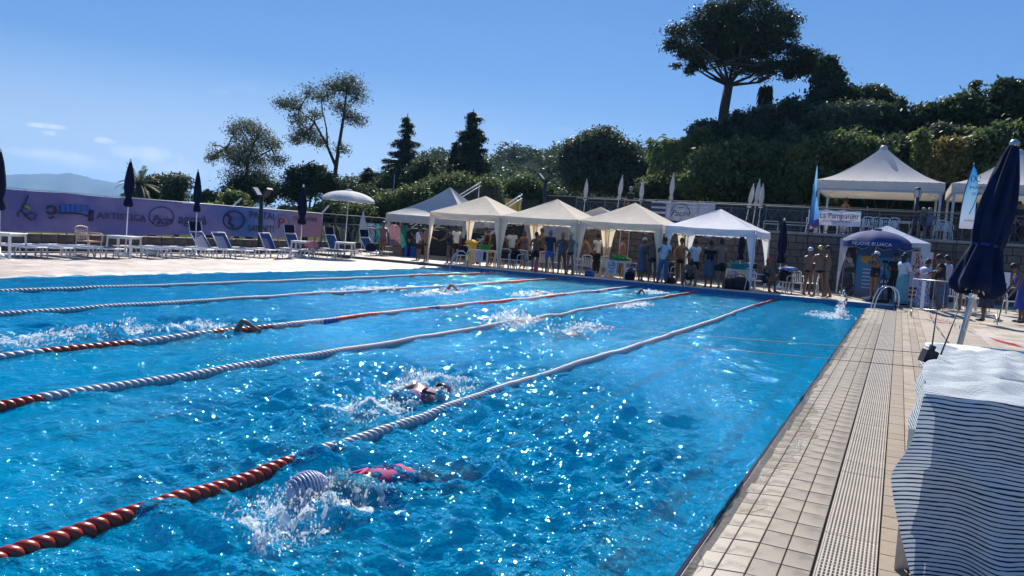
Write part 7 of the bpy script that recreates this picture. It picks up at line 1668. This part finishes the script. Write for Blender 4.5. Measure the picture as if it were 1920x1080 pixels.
# flat top shelf branches of the ragged fir
# airy acacias
def acacia(label, Y, base_uv, trunks, lst, n, seed, size=.095):
    bp_ = AY(*base_uv, Y); tk = []
    for pts, r0, r1 in trunks: tk.append((W(Y, *pts), r0, r1))
    bl = pxblobs(lst, Y, .9); rs = np.random.RandomState(seed)
    ends = [Vector(p) for pts, a_, c in tk for p in pts[1:]]
    for q in bl:
        c = Vector(q[:3]); en = min(ends, key=lambda p: (p-c).length)
        tk.append((wob_line(en, c, 4, .06, seed), .07, .02))
        for k in range(5): d = Vector(rs.normal(size=3)).normalized(); tk.append((wob_line(c, c+Vector((d.x*q[3], d.y*q[4], d.z*q[5])), 3, .08, k), .03, .008))
    return tree('airy_tree', label, 'tree', tuple(bp_), bl, n, size, L_olive, tk, seed, 'airy trees behind the banner', clump=9, hollow=.2, aspect=.4, ck=.30)
acacia('tall airy tree with forked trunk, highest on the left skyline', 48, (628, 356), [([(628, 356), (629, 320), (636, 270), (645, 215), (650, 170)], .20, .07), ([(629, 310), (612, 270), (590, 230), (560, 205)], .13, .05), ([(614, 274), (612, 240), (604, 205)], .08, .04)],
  [(650, 158, 26, 18), (670, 180, 18, 20), (625, 165, 22, 14), (603, 182, 18, 14), (580, 175, 14, 18), (550, 195, 22, 16), (530, 195, 14, 12), (560, 225, 20, 14), (575, 250, 22, 16), (600, 265, 18, 12), (655, 220, 18, 14), (675, 225, 14, 12), (640, 280, 14, 10), (555, 262, 14, 10), (640, 200, 18, 14), (590, 215, 14, 12)], 12500, 2)
acacia('lower airy tree with loose dark crown, left of the tall forked one', 46, (455, 372), [([(456, 372), (462, 330), (465, 300), (478, 265)], .20, .07), ([(463, 312), (445, 285), (425, 275)], .10, .04), ([(464, 300), (490, 290), (510, 280)], .09, .04)],
  [(460, 238, 26, 14), (485, 250, 22, 14), (440, 250, 16, 14), (465, 275, 30, 16), (505, 270, 22, 14), (430, 285, 18, 12), (405, 290, 14, 10), (395, 298, 8, 8), (400, 272, 6, 8), (450, 300, 26, 16), (480, 300, 26, 16), (455, 335, 34, 22), (520, 300, 16, 16), (490, 335, 26, 18)], 15000, 4)
# bushes and trees along the left, behind the banner
SB = 'shrubs behind the long banner'
def sb(label, lst, Y, n, m, seed, **k): return bush(label, lst, Y, n, k.pop('size', .12), m, seed, grp=SB, **k)
sb('dark shrub below the lower airy tree', [(470, 355, 36, 24), (440, 365, 26, 20), (500, 362, 26, 20)], 45, 9000, L_dark, 41)
sb('dark spreading shrub between the two airy trees', [(560, 330, 26, 18), (590, 318, 20, 12), (600, 345, 34, 22), (555, 358, 34, 22)], 46, 10000, L_dark, 42)
sb('dark shrub just right of the forked trunk', [(655, 360, 30, 20), (690, 372, 30, 20), (640, 375, 30, 18)], 47, 9000, L_dark, 43)
sb('light green shrub showing over the banner right of the second navy parasol', [(440, 372, 18, 12), (452, 385, 22, 10)], 38, 3000, L_light, 44)
sb('light green shrub over the banner left of the floodlight post', [(412, 390, 14, 9), (392, 392, 14, 8)], 38, 1800, L_light, 45)
sb('pale green shrub over the banner by the third navy parasol', [(560, 396, 18, 8), (535, 396, 12, 7)], 39, 1800, L_light, 46)
sb('green shrub behind the open white parasol', [(620, 400, 34, 20), (670, 405, 34, 20)], 41, 8000, L_mid, 47)
sb('long green hedge behind the hanging towels', [(700, 395, 34, 24), (740, 385, 36, 24), (780, 375, 34, 28)], 44, 13000, L_mid, 48)
sb('green hedge behind the grey tent peak', [(820, 360, 34, 26), (860, 350, 40, 24), (905, 360, 36, 28)], 46, 13000, L_mid, 49)
sb('dark mass of trees at the foot of the flat-topped fir', [(740, 350, 34, 28), (775, 340, 34, 26), (800, 320, 24, 20), (715, 365, 30, 24)], 62, 13000, L_dark, 50, size=.16)
sb('dark trees between the two large firs', [(815, 310, 24, 16), (840, 325, 30, 20), (800, 345, 40, 24)], 70, 9000, L_dark, 51, size=.17)
sb('leafy mass behind the mesh screen', [(940, 365, 40, 22), (985, 350, 36, 22), (960, 385, 50, 24), (1020, 365, 30, 20)], 52, 14000, L_mid, 52)
sb('dark shrub to the right of the second navy parasol, low', [(385, 372, 18, 14), (400, 380, 20, 12)], 42, 3500, L_dark, 53)
sb('thin loose shrub left of the second navy parasol', [(325, 340, 20, 18), (345, 345, 14, 16), (330, 365, 26, 14)], 37, 2600, L_olive, 54, clump=8)
sb('dark green bush beside the palm behind the banner', [(285, 350, 26, 20), (310, 362, 22, 16), (265, 372, 30, 14)], 38, 8000, L_dark, 55)
# date palm behind the first parasol
pc = AY(262, 345, 36); e = empty('date_palm', (pc.x, pc.y, 0), 0, 'bushy palm tree behind the navy parasol on the left', 'palm tree'); b = MB(); b.tube([(0, 0, -2), (0, 0, pc.z)], [.3, .25], 8); b.build('trunk', M_bark, e)
rs = np.random.RandomState(9)
for k in range(34):
    a_ = rs.rand()*6.28; el = rs.uniform(-.1, 1.35); L_ = rs.uniform(1.1, 1.6)*1.3; V = []; pts = []
    for i in range(9):
        t = i/8; r = L_*t; pts.append(Vector((math.cos(a_)*r*math.cos(el)*(1), math.sin(a_)*r*math.cos(el), pc.z+math.sin(el)*r-.55*t*t*L_*math.cos(el))))
    for i in range(1, 9):
        for q in range(4):
            c = pts[i-1].lerp(pts[i], q/4); dr = (pts[i]-pts[i-1]).normalized(); sd = dr.cross(Vector((0, 0, 1))).normalized()
            for s_ in (-1, 1):
                tip = c+sd*s_*.30*(1-.5*i/9)+dr*.16-Vector((0, 0, .08)); w_ = dr*.018; V += [c-w_, c+w_, tip+w_*.3, tip-w_*.3]
    V = np.array([tuple(v) for v in V]); link('frond', numpy_mesh('frond', V, np.arange(len(V)).reshape(-1, 4), False), L_dark, e)

# ================================================================== FAR HILL WITH HOUSES, MOUNTAIN
def strip_hill(name, outline, Y, depth, m, zb, bumps=0, seed=0, rows=26):
    U = np.array([q[0] for q in outline], float); Vv = np.array([q[1] for q in outline], float); us = np.arange(U[0], U[-1]+1, 6 if bumps else 10); rs = np.random.RandomState(seed)
    P = []
    for i in range(rows):
        t = i/(rows-1)
        row = []
        for u in us:
            v = np.interp(u, U, Vv); p = AY(u, v, Y); h = math.sin(t*math.pi/2) if t < .75 else math.sin(.75*math.pi/2)+(1-math.sin(.75*math.pi/2))*(1 if t < .9 else .8)
            tt = t/ .82; h = math.sin(min(1, tt)*math.pi/2)-max(0, tt-1)*.8; yy = Y-depth*(.82-t); k = yy/Y
            row.append((CAM[0]+(p.x-CAM[0])*k, yy, zb+(p.z-zb)*h+(bumps*math.sin(u*.11+t*9)*math.sin(t*17+u*.05) if t > .1 else 0)))
        P.append(row)
    b = MB(); b.grid(P); tag(b.build(name, m), kind='structure'); return P
M_hill = N('far_hill'); nf = M_hill.noise(.06, 7, None, .65); M_hill.l(M_hill.ramp(nf, [(.35, (.014, .022, .012)), (.5, (.030, .038, .020)), (.68, (.055, .058, .034))]), M_hill.p.inputs['Base Color']); M_hill.p.inputs['Roughness'].default_value = 1; M_hill.p.inputs['Specular IOR Level'].default_value = 0; M_hill = M_hill.m
HP = strip_hill('far_hill', [(640, 352), (720, 345), (790, 318), (830, 312), (900, 316), (960, 312), (1000, 305), (1060, 302), (1150, 300), (1250, 312), (1400, 330), (1560, 360)], 270, 190, M_hill, -2.5, .8)
# woods on the hill slope: too far and too many to count
bl = []; rs = np.random.RandomState(12)
for k in range(1500):
    i = rs.randint(3, 22); j = rs.randint(0, len(HP[0])); q = HP[i][j]; sc = .9+.8*math.sin(j*.21+i*.5)+.3*math.sin(j*.5-i)
    if sc < .35: continue
    r = rs.uniform(1.2, 2.6)*min(1.5, sc); bl.append((q[0]+rs.normal()*2, q[1]+rs.normal()*3, q[2]+r*.35, r*1.2, r*1.1, r*.85))
V, F = leaves(bl, 130000, .5, 5, clump=30); tag(link('far_woods', numpy_mesh('far_woods', V, F, False), L_dark), kind='stuff')
bl = [( *AY(u, v, 262), r*1.3, r, r) for u, v, r in ((790, 312, 5), (805, 305, 5), (820, 304, 5), (838, 310, 5), (860, 313, 4), (1040, 302, 4), (905, 312, 3), (985, 303, 3), (1230, 322, 4), (1250, 320, 4))]
V, F = leaves(bl, 7000, .5, 6, clump=40); tag(link('ridge_woods', numpy_mesh('ridge_woods', V, F, False), L_dark), kind='stuff')
M_hw = mat('far_house_wall', (.22, .15, .12), .9, .15, .3); M_roof = mat('far_roof', (.17, .085, .06), .9, .2, .5); M_pane = mat('far_pane', (.02, .03, .04), .2)
def house(u0, u1, vb, vt, Y, label, nwin):
    a_ = AY(u0, vb, Y); c = AY(u1, vb, Y); w_ = c.x-a_.x; h = AY(u0, vt, Y).z-a_.z; e = empty('far_house', (a_.x, Y, a_.z), 0, label, 'house', 'houses on the far hill')
    b = MB(); b.box(0, w_, 0, 9, -4, h*.72); b.build('wall', M_hw, e)
    b = MB(); o = .8; b.add([(-o, -o, h*.72), (w_+o, -o, h*.72), (w_+o, 9+o, h*.72), (-o, 9+o, h*.72), (w_*.2, 4.5, h), (w_*.8, 4.5, h)], [(0, 1, 5, 4), (1, 2, 5), (2, 3, 4, 5), (3, 0, 4), (3, 2, 1, 0)]); rf = b.build('roof', M_roof, e)
    b = MB(); b.box(w_*.3, w_*.3+.8, 4, 4.8, h*.8, h*1.12); b.build('chimney', M_hw, rf)
    for k in range(nwin): b = MB(); x = w_*(k+.6)/(nwin+.4); b.box(x, x+1.1, -.06, -.01, h*.25, h*.25+1.5); b.build('window', M_pane, e)
house(907, 942, 315, 303, 268, 'low wide house with a flat tiled roof, leftmost on the far hill', 3)
house(955, 985, 314, 301, 272, 'small house half hidden by a round tree on the far hill', 2)
house(986, 1014, 311, 288, 266, 'tallest house on the far hill with a chimney', 3)
house(1008, 1040, 311, 293, 270, 'long house joined to the tallest one on the far hill', 3)
house(380, 412, 372, 358, 150, 'reddish house among trees over the long banner', 2)
tt_ = AY(958, 308, 262); bush('small round tree in front of the hilltop houses', [(957, 304, 9, 7)], 262, 900, .5, L_dark, 71, grp=None, name='round_tree', cat='tree', stems=False)
p = AY(738, 362, 60); e = empty('white_pole', (p.x, 60, 0), 0, 'thin pale pole standing in front of the flat-topped fir', 'pole'); b = MB(); b.tube([(0, 0, 0), (0, 0, AY(741, 327, 60).z)], .05, 6); b.build('mast', M_offw, e)
M_mtn = N('mountain'); M_mtn.l(M_mtn.ramp(M_mtn.noise(.002, 6), [(.3, (.05, .07, .05)), (.7, (.11, .12, .09))]), M_mtn.p.inputs['Base Color']); M_mtn.p.inputs['Roughness'].default_value = 1; M_mtn.p.inputs['Specular IOR Level'].default_value = 0; M_mtn = M_mtn.m
def ridge(name, pts, D, zb, m):
    b = MB(); R0 = []; R1 = []; R2 = []; us = np.arange(pts[0][0], pts[-1][0]+1, 6)
    for u in us:
        v = np.interp(u, [q[0] for q in pts], [q[1] for q in pts])+.5*math.sin(u*.13)+.4*math.sin(u*.37); d = Vector(ray(u, v)); p = Vector(CAM)+d*D; q0 = Vector(CAM)+Vector(ray(u, v))*(D*.80); q2 = Vector(CAM)+Vector(ray(u, v))*(D*1.2)
        R0.append((q0.x, q0.y, zb)); R1.append(tuple(p)); R2.append((q2.x, q2.y, zb))
    b.grid([R0, [tuple((Vector(a_)*.5+Vector(c)*.5)+Vector((0, 0, (c[2]-zb)*.12*math.sin(i*.5)))) for i, (a_, c) in enumerate(zip(R0, R1))], R1, R2]); tag(b.build(name, m), kind='structure')
ridge('mountain', [(-420, 318), (-250, 335), (-120, 322), (0, 328), (60, 326), (110, 326), (125, 324), (160, 330), (175, 336), (205, 340), (260, 352), (330, 362), (420, 372), (520, 385)], 6500, -2.4, M_mtn)
# ================================================================== AIR
HZ = N('haze_air'); HZ.t.nodes.remove(HZ.p); pv = HZ.n('VolumePrincipled'); pv.inputs['Density'].default_value = 1.2e-4; pv.inputs['Color'].default_value = (.35, .62, 1, 1); pv.inputs['Anisotropy'].default_value = .3; HZ.l(pv.outputs[0], HZ.out.inputs['Volume'])
b = MB(); b.box(-12000, 12000, -12000, 12000, -3.8, 420); hz = b.build('haze', HZ.m); tag(hz, kind='stuff')
